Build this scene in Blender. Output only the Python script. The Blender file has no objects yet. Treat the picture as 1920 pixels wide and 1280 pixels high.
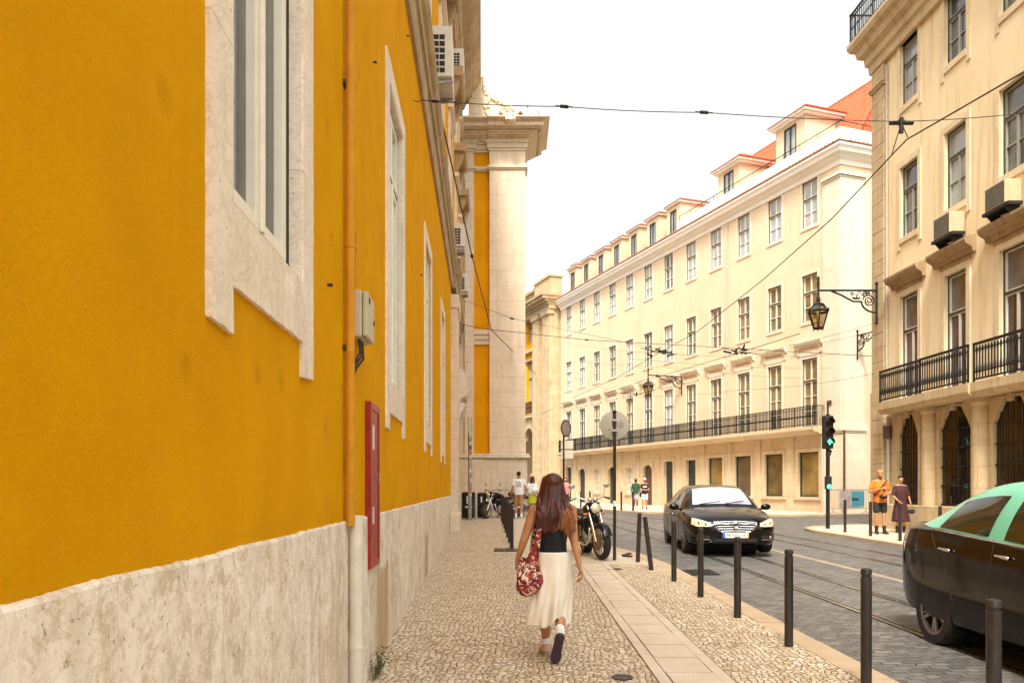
import bpy, bmesh, math, random
from mathutils import Vector, Matrix, Quaternion
from mathutils import noise as mn
random.seed(11)
R = math.radians
C = bpy.context.scene.collection
F, H, HY, S = 1500.0, 1.66, 914.0, .016

def gz(y):
    return S * min(y, 31.0)

def at(px, py, y):
    return Vector(((px - 960) / F * y, y, H + (HY - py) / F * y))

# ---------------------------------------------------------------- objects
def tag(o, label=None, cat=None, group=None, kind=None):
    if label: o['label'] = label
    if cat: o['category'] = cat
    if group: o['group'] = group
    if kind: o['kind'] = kind
    return o

def thing(name, label, cat, loc=(0, 0, 0), rz=0, group=None):
    o = bpy.data.objects.new(name, None)
    o.empty_display_size = .2
    C.objects.link(o)
    o.location = loc
    o.rotation_euler = (0, 0, rz)
    return tag(o, label, cat, group)

def root_of(o):
    while o.parent: o = o.parent
    return o

def obj(name, bm, mat, parent=None, world=False, smooth=None, bevel=0):
    """link a bmesh as ONE mesh object; world=True: its vertices are in world coordinates"""
    if world and parent is not None:
        bmesh.ops.translate(bm, verts=bm.verts, vec=-root_of(parent).location)
    bmesh.ops.recalc_face_normals(bm, faces=bm.faces)
    me = bpy.data.meshes.new(name)
    bm.to_mesh(me); bm.free()
    mats = mat if isinstance(mat, (list, tuple)) else [mat]
    for m in mats: me.materials.append(m)
    o = bpy.data.objects.new(name, me)
    C.objects.link(o)
    if parent is not None: o.parent = parent
    if smooth is not None:
        me.polygons.foreach_set('use_smooth', [True] * len(me.polygons))
        if smooth < 180:
            try: me.set_sharp_from_angle(angle=R(smooth))
            except Exception: pass
    if bevel:
        b = o.modifiers.new('bevel', 'BEVEL'); b.width = bevel; b.segments = 2
        b.limit_method = 'ANGLE'; b.angle_limit = R(40)
    return o

def bake(o):
    """apply the modifiers of an object"""
    dg = bpy.context.evaluated_depsgraph_get(); dg.update()
    ev = o.evaluated_get(dg)
    me = bpy.data.meshes.new_from_object(ev)
    old = o.data
    o.modifiers.clear(); o.data = me
    me.name = old.name
    return o

def copy_tree(o, parent=None):
    c = o.copy(); C.objects.link(c)
    if parent is not None: c.parent = parent
    for ch in [x for x in bpy.data.objects if x.parent == o]:
        copy_tree(ch, c)
    return c

def struct(name, bm, mat, smooth=None):
    o = obj(name, bm, mat, smooth=smooth); o['kind'] = 'structure'; return o

# ---------------------------------------------------------------- shapes
def BM(): return bmesh.new()

def quad(bm, *p):
    return bm.faces.new([bm.verts.new(Vector(q)) for q in p])

def boxpts(bm, P):
    """P: 8 corner points, bottom 4 then top 4"""
    v = [bm.verts.new(p) for p in P]
    for f in ((0, 1, 2, 3), (7, 6, 5, 4), (0, 4, 5, 1), (1, 5, 6, 2), (2, 6, 7, 3), (3, 7, 4, 0)):
        bm.faces.new([v[i] for i in f])

def box(bm, x0, x1, y0, y1, z0, z1):
    boxpts(bm, [Vector(p) for p in ((x0, y0, z0), (x1, y0, z0), (x1, y1, z0), (x0, y1, z0),
                                    (x0, y0, z1), (x1, y0, z1), (x1, y1, z1), (x0, y1, z1))])

def tube(bm, pts, r, n=8, cap=True, closed=False):
    """round bar through pts; r a number or one per point"""
    pts = [Vector(p) for p in pts]
    rs = r if isinstance(r, (list, tuple)) else [r] * len(pts)
    rings = []
    prev = None
    m = len(pts)
    for i, p in enumerate(pts):
        if closed: t = pts[(i + 1) % m] - pts[i - 1]
        else: t = pts[min(i + 1, m - 1)] - pts[max(i - 1, 0)]
        t.normalize()
        if prev is None:
            a = Vector((0, 0, 1)) if abs(t.z) < .9 else Vector((1, 0, 0))
            u = t.cross(a).normalized()
        else:
            u = (prev - t * prev.dot(t)).normalized()
        prev = u
        w = t.cross(u)
        rings.append([bm.verts.new(p + (u * math.cos(2 * math.pi * k / n) + w * math.sin(2 * math.pi * k / n)) * rs[i]) for k in range(n)])
    rng = range(m) if closed else range(m - 1)
    for i in rng:
        a, b = rings[i], rings[(i + 1) % m]
        for k in range(n):
            bm.faces.new((a[k], a[(k + 1) % n], b[(k + 1) % n], b[k]))
    if cap and not closed:
        bm.faces.new(rings[0][::-1]); bm.faces.new(rings[-1])

def lathe(bm, prof, n=20, M=None, cap=True):
    """prof: (r, z) turned about z; M an optional matrix"""
    rings = []
    for r, z in prof:
        rings.append([bm.verts.new((M or Matrix()) @ Vector((r * math.cos(2 * math.pi * k / n), r * math.sin(2 * math.pi * k / n), z))) for k in range(n)])
    for a, b in zip(rings, rings[1:]):
        for k in range(n):
            bm.faces.new((a[k], a[(k + 1) % n], b[(k + 1) % n], b[k]))
    if cap:
        if prof[0][0] > 1e-4: bm.faces.new(rings[0][::-1])
        if prof[-1][0] > 1e-4: bm.faces.new(rings[-1])
    bmesh.ops.remove_doubles(bm, verts=[v for rr in (rings[0], rings[-1]) for v in rr], dist=1e-6)

def prism(bm, pts, vec):
    """closed outline pts swept by vec"""
    a = [bm.verts.new(Vector(p)) for p in pts]
    b = [bm.verts.new(Vector(p) + Vector(vec)) for p in pts]
    n = len(a)
    bm.faces.new(a[::-1]); bm.faces.new(b)
    for i in range(n):
        bm.faces.new((a[i], a[(i + 1) % n], b[(i + 1) % n], b[i]))

def sphere(bm, c, r, sc=(1, 1, 1), sub=2, rot=None):
    M_ = Matrix.Translation(Vector(c)) @ (rot.to_matrix().to_4x4() if rot else Matrix()) @ Matrix.Diagonal((sc[0], sc[1], sc[2], 1))
    bmesh.ops.create_icosphere(bm, subdivisions=sub, radius=r, matrix=M_)

class Fr:
    """a wall's own frame: u along it, o out of it, z up"""
    def __init__(s, O, d, n):
        s.O = Vector((O[0], O[1], 0)); s.d = Vector((d[0], d[1], 0)).normalized(); s.n = Vector((n[0], n[1], 0)).normalized()
    def P(s, u, o, z): return s.O + s.d * u + s.n * o + Vector((0, 0, z))
    def box(s, bm, u0, u1, o0, o1, z0, z1):
        boxpts(bm, [s.P(*p) for p in ((u0, o0, z0), (u1, o0, z0), (u1, o1, z0), (u0, o1, z0),
                                      (u0, o0, z1), (u1, o0, z1), (u1, o1, z1), (u0, o1, z1))])
    def mould(s, bm, prof, u0, u1):
        """prof [(o,z)] closed outline, run from u0 to u1"""
        prism(bm, [s.P(u0, o, z) for o, z in prof], s.d * (u1 - u0))
    def plate(s, bm, uz, o0, o1):
        """outline in the wall plane, from o0 to o1"""
        prism(bm, [s.P(u, o0, z) for u, z in uz], s.n * (o1 - o0))
    def wall(s, bm, u0, u1, z0, z1, holes, depth, o=0):
        """front face with rectangular openings and their reveals"""
        us = sorted({u0, u1} | {h[0] for h in holes} | {h[1] for h in holes})
        zs = sorted({z0, z1} | {h[2] for h in holes} | {h[3] for h in holes})
        us = [u for u in us if u0 <= u <= u1]; zs = [z for z in zs if z0 <= z <= z1]
        V = {}
        def v(i, j):
            if (i, j) not in V: V[i, j] = bm.verts.new(s.P(us[i], o, zs[j]))
            return V[i, j]
        for i in range(len(us) - 1):
            for j in range(len(zs) - 1):
                uc, zc = (us[i] + us[i + 1]) / 2, (zs[j] + zs[j + 1]) / 2
                if any(h[0] < uc < h[1] and h[2] < zc < h[3] for h in holes): continue
                bm.faces.new((v(i, j), v(i + 1, j), v(i + 1, j + 1), v(i, j + 1)))
        for a, b, c, d in holes:
            for p, q in (((a, c), (b, c)), ((b, c), (b, d)), ((b, d), (a, d)), ((a, d), (a, c))):
                quad(bm, s.P(p[0], o, p[1]), s.P(q[0], o, q[1]), s.P(q[0], o - depth, q[1]), s.P(p[0], o - depth, p[1]))

# ---------------------------------------------------------------- materials
class NT:
    def __init__(s, name):
        s.m = bpy.data.materials.new(name); s.m.use_nodes = True
        s.t = s.m.node_tree; s.b = s.t.nodes['Principled BSDF']
    def n(s, ty, **kw):
        x = s.t.nodes.new(ty)
        for k, v in kw.items(): setattr(x, k, v)
        return x
    def l(s, a, b): s.t.links.new(a, b)
    def put(s, sock, v):
        if hasattr(v, 'is_output') or hasattr(v, 'links'): s.l(v, sock)
        else:
            if isinstance(v, (tuple, list)) and len(v) == 3 and sock.type == 'RGBA': v = (*v, 1)
            sock.default_value = v
    def pos(s): return s.n('ShaderNodeNewGeometry').outputs['Position']
    def objc(s): return s.n('ShaderNodeTexCoord').outputs['Object']
    def mapv(s, vec, scale=(1, 1, 1), rot=(0, 0, 0), loc=(0, 0, 0)):
        x = s.n('ShaderNodeMapping'); s.l(vec, x.inputs[0])
        x.inputs['Scale'].default_value = scale; x.inputs['Rotation'].default_value = rot; x.inputs['Location'].default_value = loc
        return x.outputs[0]
    def wallv(s, d):
        p = s.pos()
        x = s.n('ShaderNodeVectorMath', operation='DOT_PRODUCT'); s.l(p, x.inputs[0]); x.inputs[1].default_value = (d[0], d[1], 0)
        sp = s.n('ShaderNodeSeparateXYZ'); s.l(p, sp.inputs[0])
        cb = s.n('ShaderNodeCombineXYZ'); s.l(x.outputs['Value'], cb.inputs[0]); s.l(sp.outputs[2], cb.inputs[1])
        return cb.outputs[0]
    def noise(s, vec, scale, detail=4, rough=.55, dist=0):
        x = s.n('ShaderNodeTexNoise'); s.l(vec, x.inputs['Vector'])
        x.inputs['Scale'].default_value = scale; x.inputs['Detail'].default_value = detail
        x.inputs['Roughness'].default_value = rough; x.inputs['Distortion'].default_value = dist
        return x.outputs[0]
    def ramp(s, fac, stops, interp='LINEAR'):
        x = s.n('ShaderNodeValToRGB'); s.l(fac, x.inputs[0])
        cr = x.color_ramp; cr.interpolation = interp
        while len(cr.elements) < len(stops): cr.elements.new(.5)
        for e, (p, c) in zip(cr.elements, stops):
            e.position = p
            if not isinstance(c, (tuple, list)): c = (c, c, c)
            e.color = (*c, 1)
        return x.outputs[0]
    def mix(s, fac, a, b, mode='MIX'):
        x = s.n('ShaderNodeMix', data_type='RGBA', blend_type=mode)
        s.put(x.inputs[0], fac); s.put(x.inputs[6], a); s.put(x.inputs[7], b)
        return x.outputs[2]
    def math(s, op, a, b=0.0):
        x = s.n('ShaderNodeMath', operation=op); s.put(x.inputs[0], a); s.put(x.inputs[1], b); return x.outputs[0]
    def bump(s, h, strength=.3, dist=.01, nrm=None):
        x = s.n('ShaderNodeBump'); s.l(h, x.inputs['Height']); x.inputs['Strength'].default_value = strength
        x.inputs['Distance'].default_value = dist
        if nrm is not None: s.l(nrm, x.inputs['Normal'])
        return x.outputs[0]
    def out(s, col=None, rough=None, nrm=None, **kw):
        if col is not None: s.put(s.b.inputs['Base Color'], col)
        if rough is not None: s.put(s.b.inputs['Roughness'], rough)
        if nrm is not None: s.l(nrm, s.b.inputs['Normal'])
        for k, v in kw.items(): s.put(s.b.inputs[k.replace('_', ' ')], v)
        return s.m

def plain(name, col, rough=.6, var=.12, scale=6, bump=.0, bscale=60, metal=0, spec=.5, coat=0):
    t = NT(name); p = t.objc()
    a = t.noise(p, scale, 5)
    c2 = tuple(c * (1 - var) for c in col); c1 = tuple(min(1, c * (1 + var)) for c in col)
    c = t.ramp(a, [(.3, c2), (.7, c1)])
    rr = t.ramp(t.noise(p, scale * 2.3, 3), [(.3, max(.02, rough - .06)), (.7, min(1, rough + .08))])
    nrm = t.bump(t.noise(p, bscale, 4), bump, .01) if bump else None
    t.out(c, rr, nrm, Metallic=metal, Coat_Weight=coat)
    t.b.inputs['Specular IOR Level'].default_value = spec
    return t.m

def plaster(name, col, dark, stain, grain=140, gstr=.5, gdist=.006, big=.7, streak=.35, spots=0, rough=.9):
    """painted render: uneven tone, rain streaks, fine grain"""
    t = NT(name); p = t.pos()
    c = t.ramp(t.noise(p, big, 6, .6), [(.3, dark), (.62, col)])
    c = t.mix(t.math('MULTIPLY', t.noise(p, 9, 5), .22), c, dark)
    st = t.noise(t.mapv(p, (2.2, 2.2, .16)), 1.6, 5, .65)
    st = t.ramp(st, [(.52, 0.0), (.75, 1.0)])
    c = t.mix(t.math('MULTIPLY', st, streak), c, stain)
    if spots:
        v = t.n('ShaderNodeTexVoronoi', voronoi_dimensions='2D'); t.l(t.wallv((-.0367, 1)), v.inputs['Vector']); v.inputs['Scale'].default_value = 1.15
        dd = t.math('ADD', v.outputs['Distance'], t.math('MULTIPLY', t.math('SUBTRACT', t.noise(p, 22, 3), .5), .07))
        m = t.ramp(dd, [(.02, 1.0), (.085, 0.0)])
        low = t.n('ShaderNodeSeparateXYZ'); t.l(p, low.inputs[0])
        sp2 = t.ramp(t.math('ADD', t.math('SUBTRACT', low.outputs[2], 1.42), t.math('MULTIPLY', t.noise(t.mapv(p, (1, 1, .4)), 2.6, 6, .7), .9)), [(.38, 1.0), (.62, 0.0)])
        m = t.math('MAXIMUM', m, t.math('MULTIPLY', sp2, .55))
        c = t.mix(t.math('MULTIPLY', m, spots), c, stain)
    h = t.mix(.3, t.noise(p, grain, 5, .7), t.noise(p, grain * .3, 4))
    return t.out(c, rough, t.bump(h, gstr, gdist), Specular_IOR_Level=.05)

def stone(name, col, dark, stain, block=(1.1, .55), d=(0, 1), joint=.006, streak=.5, gstr=.45, grain=60, tint=.5, pits=True, patch=0):
    """limestone: blocks of slightly different tone, joints, brown streaks, pits"""
    t = NT(name); p = t.pos(); w = t.wallv(d)
    br = t.n('ShaderNodeTexBrick'); t.l(w, br.inputs['Vector'])
    br.inputs['Color1'].default_value = (0, 0, 0, 1); br.inputs['Color2'].default_value = (1, 1, 1, 1); br.inputs['Mortar'].default_value = (.5, .5, .5, 1)
    br.inputs['Scale'].default_value = 1; br.inputs['Brick Width'].default_value = block[0]; br.inputs['Row Height'].default_value = block[1]
    br.inputs['Mortar Size'].default_value = joint; br.inputs['Mortar Smooth'].default_value = .3
    c = t.ramp(t.noise(p, 1.3, 7, .65), [(.3, dark), (.65, col)])
    c = t.mix(t.math('MULTIPLY', br.outputs['Color'], tint * .4), c, dark)
    if patch:
        pa = t.ramp(br.outputs['Color'], [(.70, 0.0), (.76, 1.0)])
        pz = t.n('ShaderNodeSeparateXYZ'); t.l(p, pz.inputs[0])
        up_ = t.ramp(t.math('MULTIPLY', t.math('ADD', pz.outputs[2], t.math('MULTIPLY', t.noise(t.mapv(p, (1, 1, .2)), 2.4, 3), .9)), .5), [(.66, 1.0), (.70, 0.0)])
        c = t.mix(t.math('MULTIPLY', t.math('MULTIPLY', pa, up_), t.math('ADD', .25, t.math('MULTIPLY', t.noise(t.mapv(p, (1, 1, .4)), 5, 6, .7), patch))), c, tuple(x * 1.25 for x in stain))
    st = t.ramp(t.noise(t.mapv(p, (3.4, 3.4, .5)), 1.3, 6, .7, .4), [(.5, 0.0), (.72, 1.0)])
    c = t.mix(t.math('MULTIPLY', st, streak), c, stain)
    vein = t.ramp(t.noise(t.mapv(p, (1, 1, 1.6)), 4.5, 8, .75, 1.2), [(.46, 0.0), (.5, .6), (.54, 0.0)])
    c = t.mix(t.math('MULTIPLY', vein, .5), c, stain)
    if patch:
        bl = t.ramp(t.noise(t.mapv(p, (1, 1, .6)), 2.1, 9, .82, .5), [(.48, 0.0), (.57, 1.0)])
        c = t.mix(t.math('MULTIPLY', bl, .55), c, (.48, .40, .30))
        bl = t.ramp(t.noise(p, 6.5, 9, .85, .3), [(.51, 0.0), (.58, 1.0)])
        c = t.mix(t.math('MULTIPLY', bl, .55), c, (.50, .36, .20))
    c = t.mix(t.math('MULTIPLY', br.outputs['Fac'], .6), c, tuple(x * .45 for x in dark))
    h = t.noise(p, grain, 6, .7)
    if patch: h = t.mix(.5, h, t.noise(p, 11, 7, .75))
    if pits:
        pt = t.ramp(t.noise(p, 34, 3, .6), [(.27, 0.0), (.36, 1.0)])
        h = t.mix(.6, h, pt)
        c = t.mix(t.math('MULTIPLY', t.math('SUBTRACT', 1.0, pt), .6), c, tuple(x * .5 for x in stain))
    h = t.mix(t.math('MULTIPLY', br.outputs['Fac'], 1.0), h, (0, 0, 0))
    return t.out(c, .85, t.bump(h, gstr, .008), Specular_IOR_Level=.25)

def glass(name, col=(.03, .035, .035), rough=.06, var=.5, spec=.5):
    """window pane seen from outside in daylight: dark room, sky reflection, old uneven glass"""
    t = NT(name); p = t.pos()
    c = t.ramp(t.noise(p, 1.1, 3), [(.35, tuple(x * (1 - var) for x in col)), (.65, tuple(min(1, x * (1 + var)) for x in col))])
    n = t.bump(t.noise(p, 1.4, 2), .12, .05)
    return t.out(c, rough, n, Specular_IOR_Level=spec)
LD = Vector((-.0367, 1, 0)).normalized()     # direction of the left wall
MD = Vector((-.3387, .9409, 0)).normalized() # direction of the middle building
RD = Vector((-.0267, 1, 0)).normalized()
m = {}
m['yellow'] = plaster('yellow_render', (.80, .385, .001), (.71, .325, .001), (.46, .19, .004), grain=95, gstr=1.0, gdist=.014, big=1.6, streak=.16, spots=.34)
m['yellow_far'] = plaster('yellow_render_far', (.78, .36, .008), (.66, .28, .006), (.5, .2, .01), gstr=.2)
m['lime'] = stone('limestone_left', (.94, .88, .78), (.80, .72, .59), (.44, .30, .15), (.83, 3.0), LD, .0012, .42, 1.0, 45, .5, True, 1.4)
m['lime_frame'] = stone('limestone_frame', (.90, .80, .66), (.78, .67, .52), (.36, .25, .15), (30, 1.1), LD, .003, .3, .5, 80, .3)
m['lime_pier'] = stone('limestone_pier', (.80, .69, .54), (.70, .58, .43), (.40, .29, .17), (1.3, .62), (1, 0), .008, .3, .3, 40, .5)
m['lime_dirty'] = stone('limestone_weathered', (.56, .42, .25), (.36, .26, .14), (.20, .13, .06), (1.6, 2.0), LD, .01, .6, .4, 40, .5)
m['hood_right'] = stone('dirty_hood_stone', (.46, .33, .19), (.34, .23, .12), (.14, .08, .04), (9, .8), RD, .003, .7, .3, 40, .3)  # darker, streaked stone tone over the whole hood
m['trim_right'] = stone('pale_window_trim', (.80, .67, .46), (.70, .56, .36), (.42, .28, .14), (9, .8), RD, .003, .4, .25, 40, .3)
m['lime_mid'] = stone('limestone_middle', (.74, .66, .52), (.66, .57, .43), (.48, .37, .23), (1.2, .7), MD, .006, .3, .25, 40, .3)
m['lime_midg'] = stone('limestone_ground_storey', (.66, .54, .36), (.56, .43, .27), (.38, .26, .13), (1.2, .6), MD, .006, .45, .25, 40, .5)
m['lime_right'] = stone('limestone_right', (.62, .49, .30), (.50, .37, .21), (.28, .18, .09), (1.0, .55), RD, .008, .6, .35, 40, .6)
m['cream'] = plaster('cream_render', (.72, .575, .40), (.67, .525, .355), (.54, .40, .24), gstr=.15, streak=.42)
m['ochre'] = plaster('ochre_render', (.86, .72, .47), (.80, .64, .39), (.50, .34, .17), gstr=.2, streak=.6)
m['white_par'] = plaster('white_parapet', (.86, .83, .76), (.82, .78, .70), (.7, .62, .5), gstr=.1, streak=.2)
m['frame_grey'] = plain('grey_joinery', (.36, .35, .29), .5, .1, 8)
m['frame_white'] = plain('white_joinery', (.72, .68, .58), .5, .06, 8)
m['frame_cream'] = plain('cream_joinery', (.80, .74, .60), .45, .06, 8)
m['frame_dark'] = plain('dark_green_joinery', (.028, .034, .026), .45, .2, 8)
m['frame_brown'] = plain('brown_joinery', (.10, .055, .03), .55, .2, 8)
m['iron'] = plain('black_iron', (.007, .006, .005), .55, .25, 20, .3, 90, metal=.3)
def bollard_mat():
    t = NT('bollard_paint'); p = t.pos()
    c = t.ramp(t.noise(p, 7, 5), [(.3, (.016, .011, .009)), (.7, (.026, .018, .014))])
    k = t.ramp(t.noise(p, 38, 5, .75), [(.61, 0.0), (.66, 1.0)])
    c = t.mix(t.math('MULTIPLY', k, .7), c, (.10, .075, .055))
    k = t.ramp(t.noise(t.mapv(p, (1, 1, .25)), 9, 5, .7), [(.5, 0.0), (.72, 1.0)])
    c = t.mix(t.math('MULTIPLY', k, .35), c, (.075, .058, .042))
    return t.out(c, t.ramp(t.noise(p, 20, 4), [(.3, .32), (.7, .6)]), t.bump(t.noise(p, 60, 4), .25, .01), Metallic=.1)
m['bollard'] = bollard_mat()
m['glass'] = glass('window_glass')
m['glass_pale'] = glass('window_glass_curtained', (.34, .36, .37), .08, .2, .8)  # pale base colour stands in for reflected sky, besides curtains
m['glass_mid'] = glass('window_glass_half_curtained', (.10, .105, .10), .06, .5, .8)
m['glass_ochre'] = glass('window_glass_blinds', (.20, .15, .07), .08, .35)
m['glass_dark'] = glass('window_glass_dark', (.02, .018, .015), .05, .4)
m['glass_plum'] = glass('window_glass_plum', (.065, .035, .035), .10, .5)
m['grille_dark'] = plain('ac_grille', (.10, .085, .06), .6, .25, 9)
m['shop'] = glass('shop_glass', (.13, .095, .045), .06, .3)
m['shop2'] = glass('shop_glass_lit', (.24, .165, .06), .06, .25)  # lighter, golden-brown shop pane colour
m['curtain'] = plain('grey_curtain', (.26, .27, .23), .85, .15, 5)
m['ac'] = plain('ac_casing', (.62, .60, .52), .5, .08, 7)
m['ac_tan'] = plain('ac_casing_tan', (.52, .42, .26), .55, .12, 7)
m['black'] = plain('matt_black', (.010, .009, .008), .7, .2, 9)
m['pipe_y'] = plain('pipe_yellow_paint', (.58, .25, .004), .8, .12, 7, .2, 50)
m['pipe_c'] = plain('pipe_cream_paint', (.68, .62, .50), .5, .1, 7, .2, 50)
m['pipe_g'] = plain('pipe_grey', (.45, .40, .32), .6, .1, 7)
m['red'] = plain('red_enamel', (.30, .012, .010), .4, .3, 9, .1, 60)
m['meter'] = plain('meter_box_plastic', (.48, .44, .29), .5, .08, 6)
m['cable'] = plain('cable', (.04, .025, .018), .6)
m['chrome'] = plain('chrome', (.75, .74, .72), .12, .05, 9, metal=1)
m['steel'] = plain('galvanised_steel', (.38, .37, .35), .38, .15, 20, metal=.8)
m['rail'] = plain('rail_steel', (.36, .34, .31), .22, .25, 15, metal=.8)
m['white_pl'] = plain('white_plastic', (.72, .72, .70), .5, .04)

def tiles():
    t = NT('red_roof_tile'); p = t.pos()
    c = t.ramp(t.noise(p, 3.5, 5, .7), [(.3, (.40, .06, .018)), (.7, (.66, .13, .04))])
    c = t.mix(t.math('MULTIPLY', t.noise(p, 30, 3), .3), c, (.25, .08, .04))
    return t.out(c, .85, t.bump(t.noise(p, 25, 4), .3, .02))
m['tile'] = tiles()
m['tile_dull'] = plain('weathered_roof_tile', (.40, .19, .12), .85, .3, 5, .3, 25)

def calcada():
    t = NT('limestone_setts'); p = t.pos()
    p = t.mapv(p, (1, 1, 1), (0, 0, R(3)))
    sp = t.n('ShaderNodeSeparateXYZ'); t.l(p, sp.inputs[0])
    cb = t.n('ShaderNodeCombineXYZ'); t.l(sp.outputs[0], cb.inputs[0]); t.l(sp.outputs[1], cb.inputs[1])
    wob = t.n('ShaderNodeTexNoise'); t.l(cb.outputs[0], wob.inputs['Vector']); wob.inputs['Scale'].default_value = 1.1; wob.inputs['Detail'].default_value = 3
    off = t.n('ShaderNodeVectorMath', operation='SCALE'); t.l(wob.outputs['Color'], off.inputs[0]); off.inputs['Scale'].default_value = .22
    q = t.n('ShaderNodeVectorMath', operation='ADD'); t.l(cb.outputs[0], q.inputs[0]); t.l(off.outputs[0], q.inputs[1])
    q = q.outputs[0]
    def vor(feat):
        v = t.n('ShaderNodeTexVoronoi', feature=feat, voronoi_dimensions='2D'); t.l(q, v.inputs['Vector'])
        v.inputs['Scale'].default_value = 17.5; v.inputs['Randomness'].default_value = .8
        return v
    e = vor('DISTANCE_TO_EDGE').outputs['Distance']; cell = vor('F1')
    rnd = t.n('ShaderNodeSeparateColor'); t.l(cell.outputs['Color'], rnd.inputs[0])
    c = t.ramp(rnd.outputs[0], [(0, (.46, .33, .19)), (.25, (.68, .53, .35)), (.7, (.84, .69, .49)), (1, (.93, .84, .68))])
    c = t.mix(t.math('MULTIPLY', t.noise(p, .8, 5, .65), .22), c, (.62, .46, .28))
    dirt = t.ramp(t.noise(p, .55, 6, .7), [(.5, 0.0), (.72, 1.0)])
    c = t.mix(t.math('MULTIPLY', dirt, .25), c, (.36, .25, .13))
    c = t.mix(t.math('MULTIPLY', t.noise(p, 60, 4), .3), c, (.3, .22, .14))
    joint = t.ramp(e, [(.02, 1.0), (.13, 0.0)])
    jv = t.ramp(t.noise(p, 7, 4, .7), [(.35, .45), (.6, 1.0)])
    c = t.mix(t.math('MULTIPLY', joint, jv), c, (.075, .042, .02))
    hgt = t.ramp(e, [(0, 0.0), (.12, .7), (.4, 1.0)])
    tilt = t.math('MULTIPLY', rnd.outputs[1], .35)
    hh = t.math('ADD', t.math('MULTIPLY', hgt, 1.0), t.math('ADD', tilt, t.math('MULTIPLY', t.noise(p, 45, 4), .25)))
    return t.out(c, t.ramp(rnd.outputs[2], [(0, .42), (1, .75)]), t.bump(hh, .9, .022), Specular_IOR_Level=.4)
m['calcada'] = calcada()

def slab(name, col, dark, var=.3, d=(1, 0)):
    t = NT(name); p = t.pos()
    c = t.ramp(t.noise(p, 2.1, 7, .65), [(.3, dark), (.68, col)])
    c = t.mix(t.math('MULTIPLY', t.noise(p, 40, 5), var), c, tuple(x * .6 for x in dark))
    return t.out(c, .7, t.bump(t.noise(p, 70, 5), .3, .006), Specular_IOR_Level=.35)
m['slab'] = slab('smooth_stone_slab', (.76, .65, .51), (.60, .49, .36), .55)
m['slab_gap'] = slab('slab_joint', (.16, .10, .06), (.10, .06, .035))
m['kerb'] = slab('kerb_stone', (.52, .40, .26), (.40, .29, .18))
m['pave_smooth'] = slab('worn_pale_paving', (.62, .52, .39), (.50, .41, .29))

def setts():
    t = NT('granite_setts'); p = t.pos()
    sp = t.n('ShaderNodeSeparateXYZ'); t.l(p, sp.inputs[0])
    cb = t.n('ShaderNodeCombineXYZ'); t.l(sp.outputs[0], cb.inputs[0]); t.l(sp.outputs[1], cb.inputs[1])
    wob = t.n('ShaderNodeTexNoise'); t.l(cb.outputs[0], wob.inputs['Vector']); wob.inputs['Scale'].default_value = 2.2; wob.inputs['Detail'].default_value = 4
    off = t.n('ShaderNodeVectorMath', operation='SCALE'); t.l(wob.outputs['Color'], off.inputs[0]); off.inputs['Scale'].default_value = .22
    q = t.n('ShaderNodeVectorMath', operation='ADD'); t.l(cb.outputs[0], q.inputs[0]); t.l(off.outputs[0], q.inputs[1])
    q2 = t.mapv(q.outputs[0], (1, 1, 1), (0, 0, R(-4)))
    br = t.n('ShaderNodeTexBrick'); t.l(q2, br.inputs['Vector'])
    br.inputs['Color1'].default_value = (0, 0, 0, 1); br.inputs['Color2'].default_value = (1, 1, 1, 1); br.inputs['Mortar'].default_value = (.5, .5, .5, 1)
    br.inputs['Scale'].default_value = 1; br.inputs['Brick Width'].default_value = .17; br.inputs['Row Height'].default_value = .105
    br.inputs['Mortar Size'].default_value = .009; br.inputs['Mortar Smooth'].default_value = .7
    c = t.ramp(br.outputs['Color'], [(0, (.075, .073, .068)), (.5, (.13, .126, .118)), (1, (.22, .213, .198))])
    c = t.mix(t.math('MULTIPLY', t.noise(p, 1.1, 6, .7), .6), c, (.14, .132, .118))
    c = t.mix(t.math('MULTIPLY', t.noise(p, 50, 4), .35), c, (.06, .055, .05))
    jv = t.ramp(t.noise(p, 1.7, 5, .7), [(.35, .25), (.65, 1.0)])
    c = t.mix(t.math('MULTIPLY', br.outputs['Fac'], jv), c, (.025, .020, .016))
    c = t.mix(t.math('MULTIPLY', t.ramp(t.noise(t.mapv(p, (1, .15, 1)), 1.1, 4), [(.5, 0.0), (.7, 1.0)]), .35), c, (.09, .085, .08))
    h = t.math('SUBTRACT', t.math('ADD', t.math('MULTIPLY', br.outputs['Color'], .3), t.math('MULTIPLY', t.noise(p, 30, 4), .3)), br.outputs['Fac'])
    return t.out(c, t.ramp(t.noise(p, 2.5, 5), [(.3, .38), (.7, .62)]), t.bump(h, .8, .02), Specular_IOR_Level=.45)
m['setts'] = setts()
m['asphalt'] = slab('ground_asphalt', (.14, .13, .115), (.10, .092, .08), .4)
def lerp_pts(pts, y):
    """x at depth y on a polyline given as (x, y) with rising y"""
    if y <= pts[0][1]: return pts[0][0]
    for (x0, y0), (x1, y1) in zip(pts, pts[1:]):
        if y <= y1: return x0 + (x1 - x0) * (y - y0) / (y1 - y0)
    return pts[-1][0]

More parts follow.
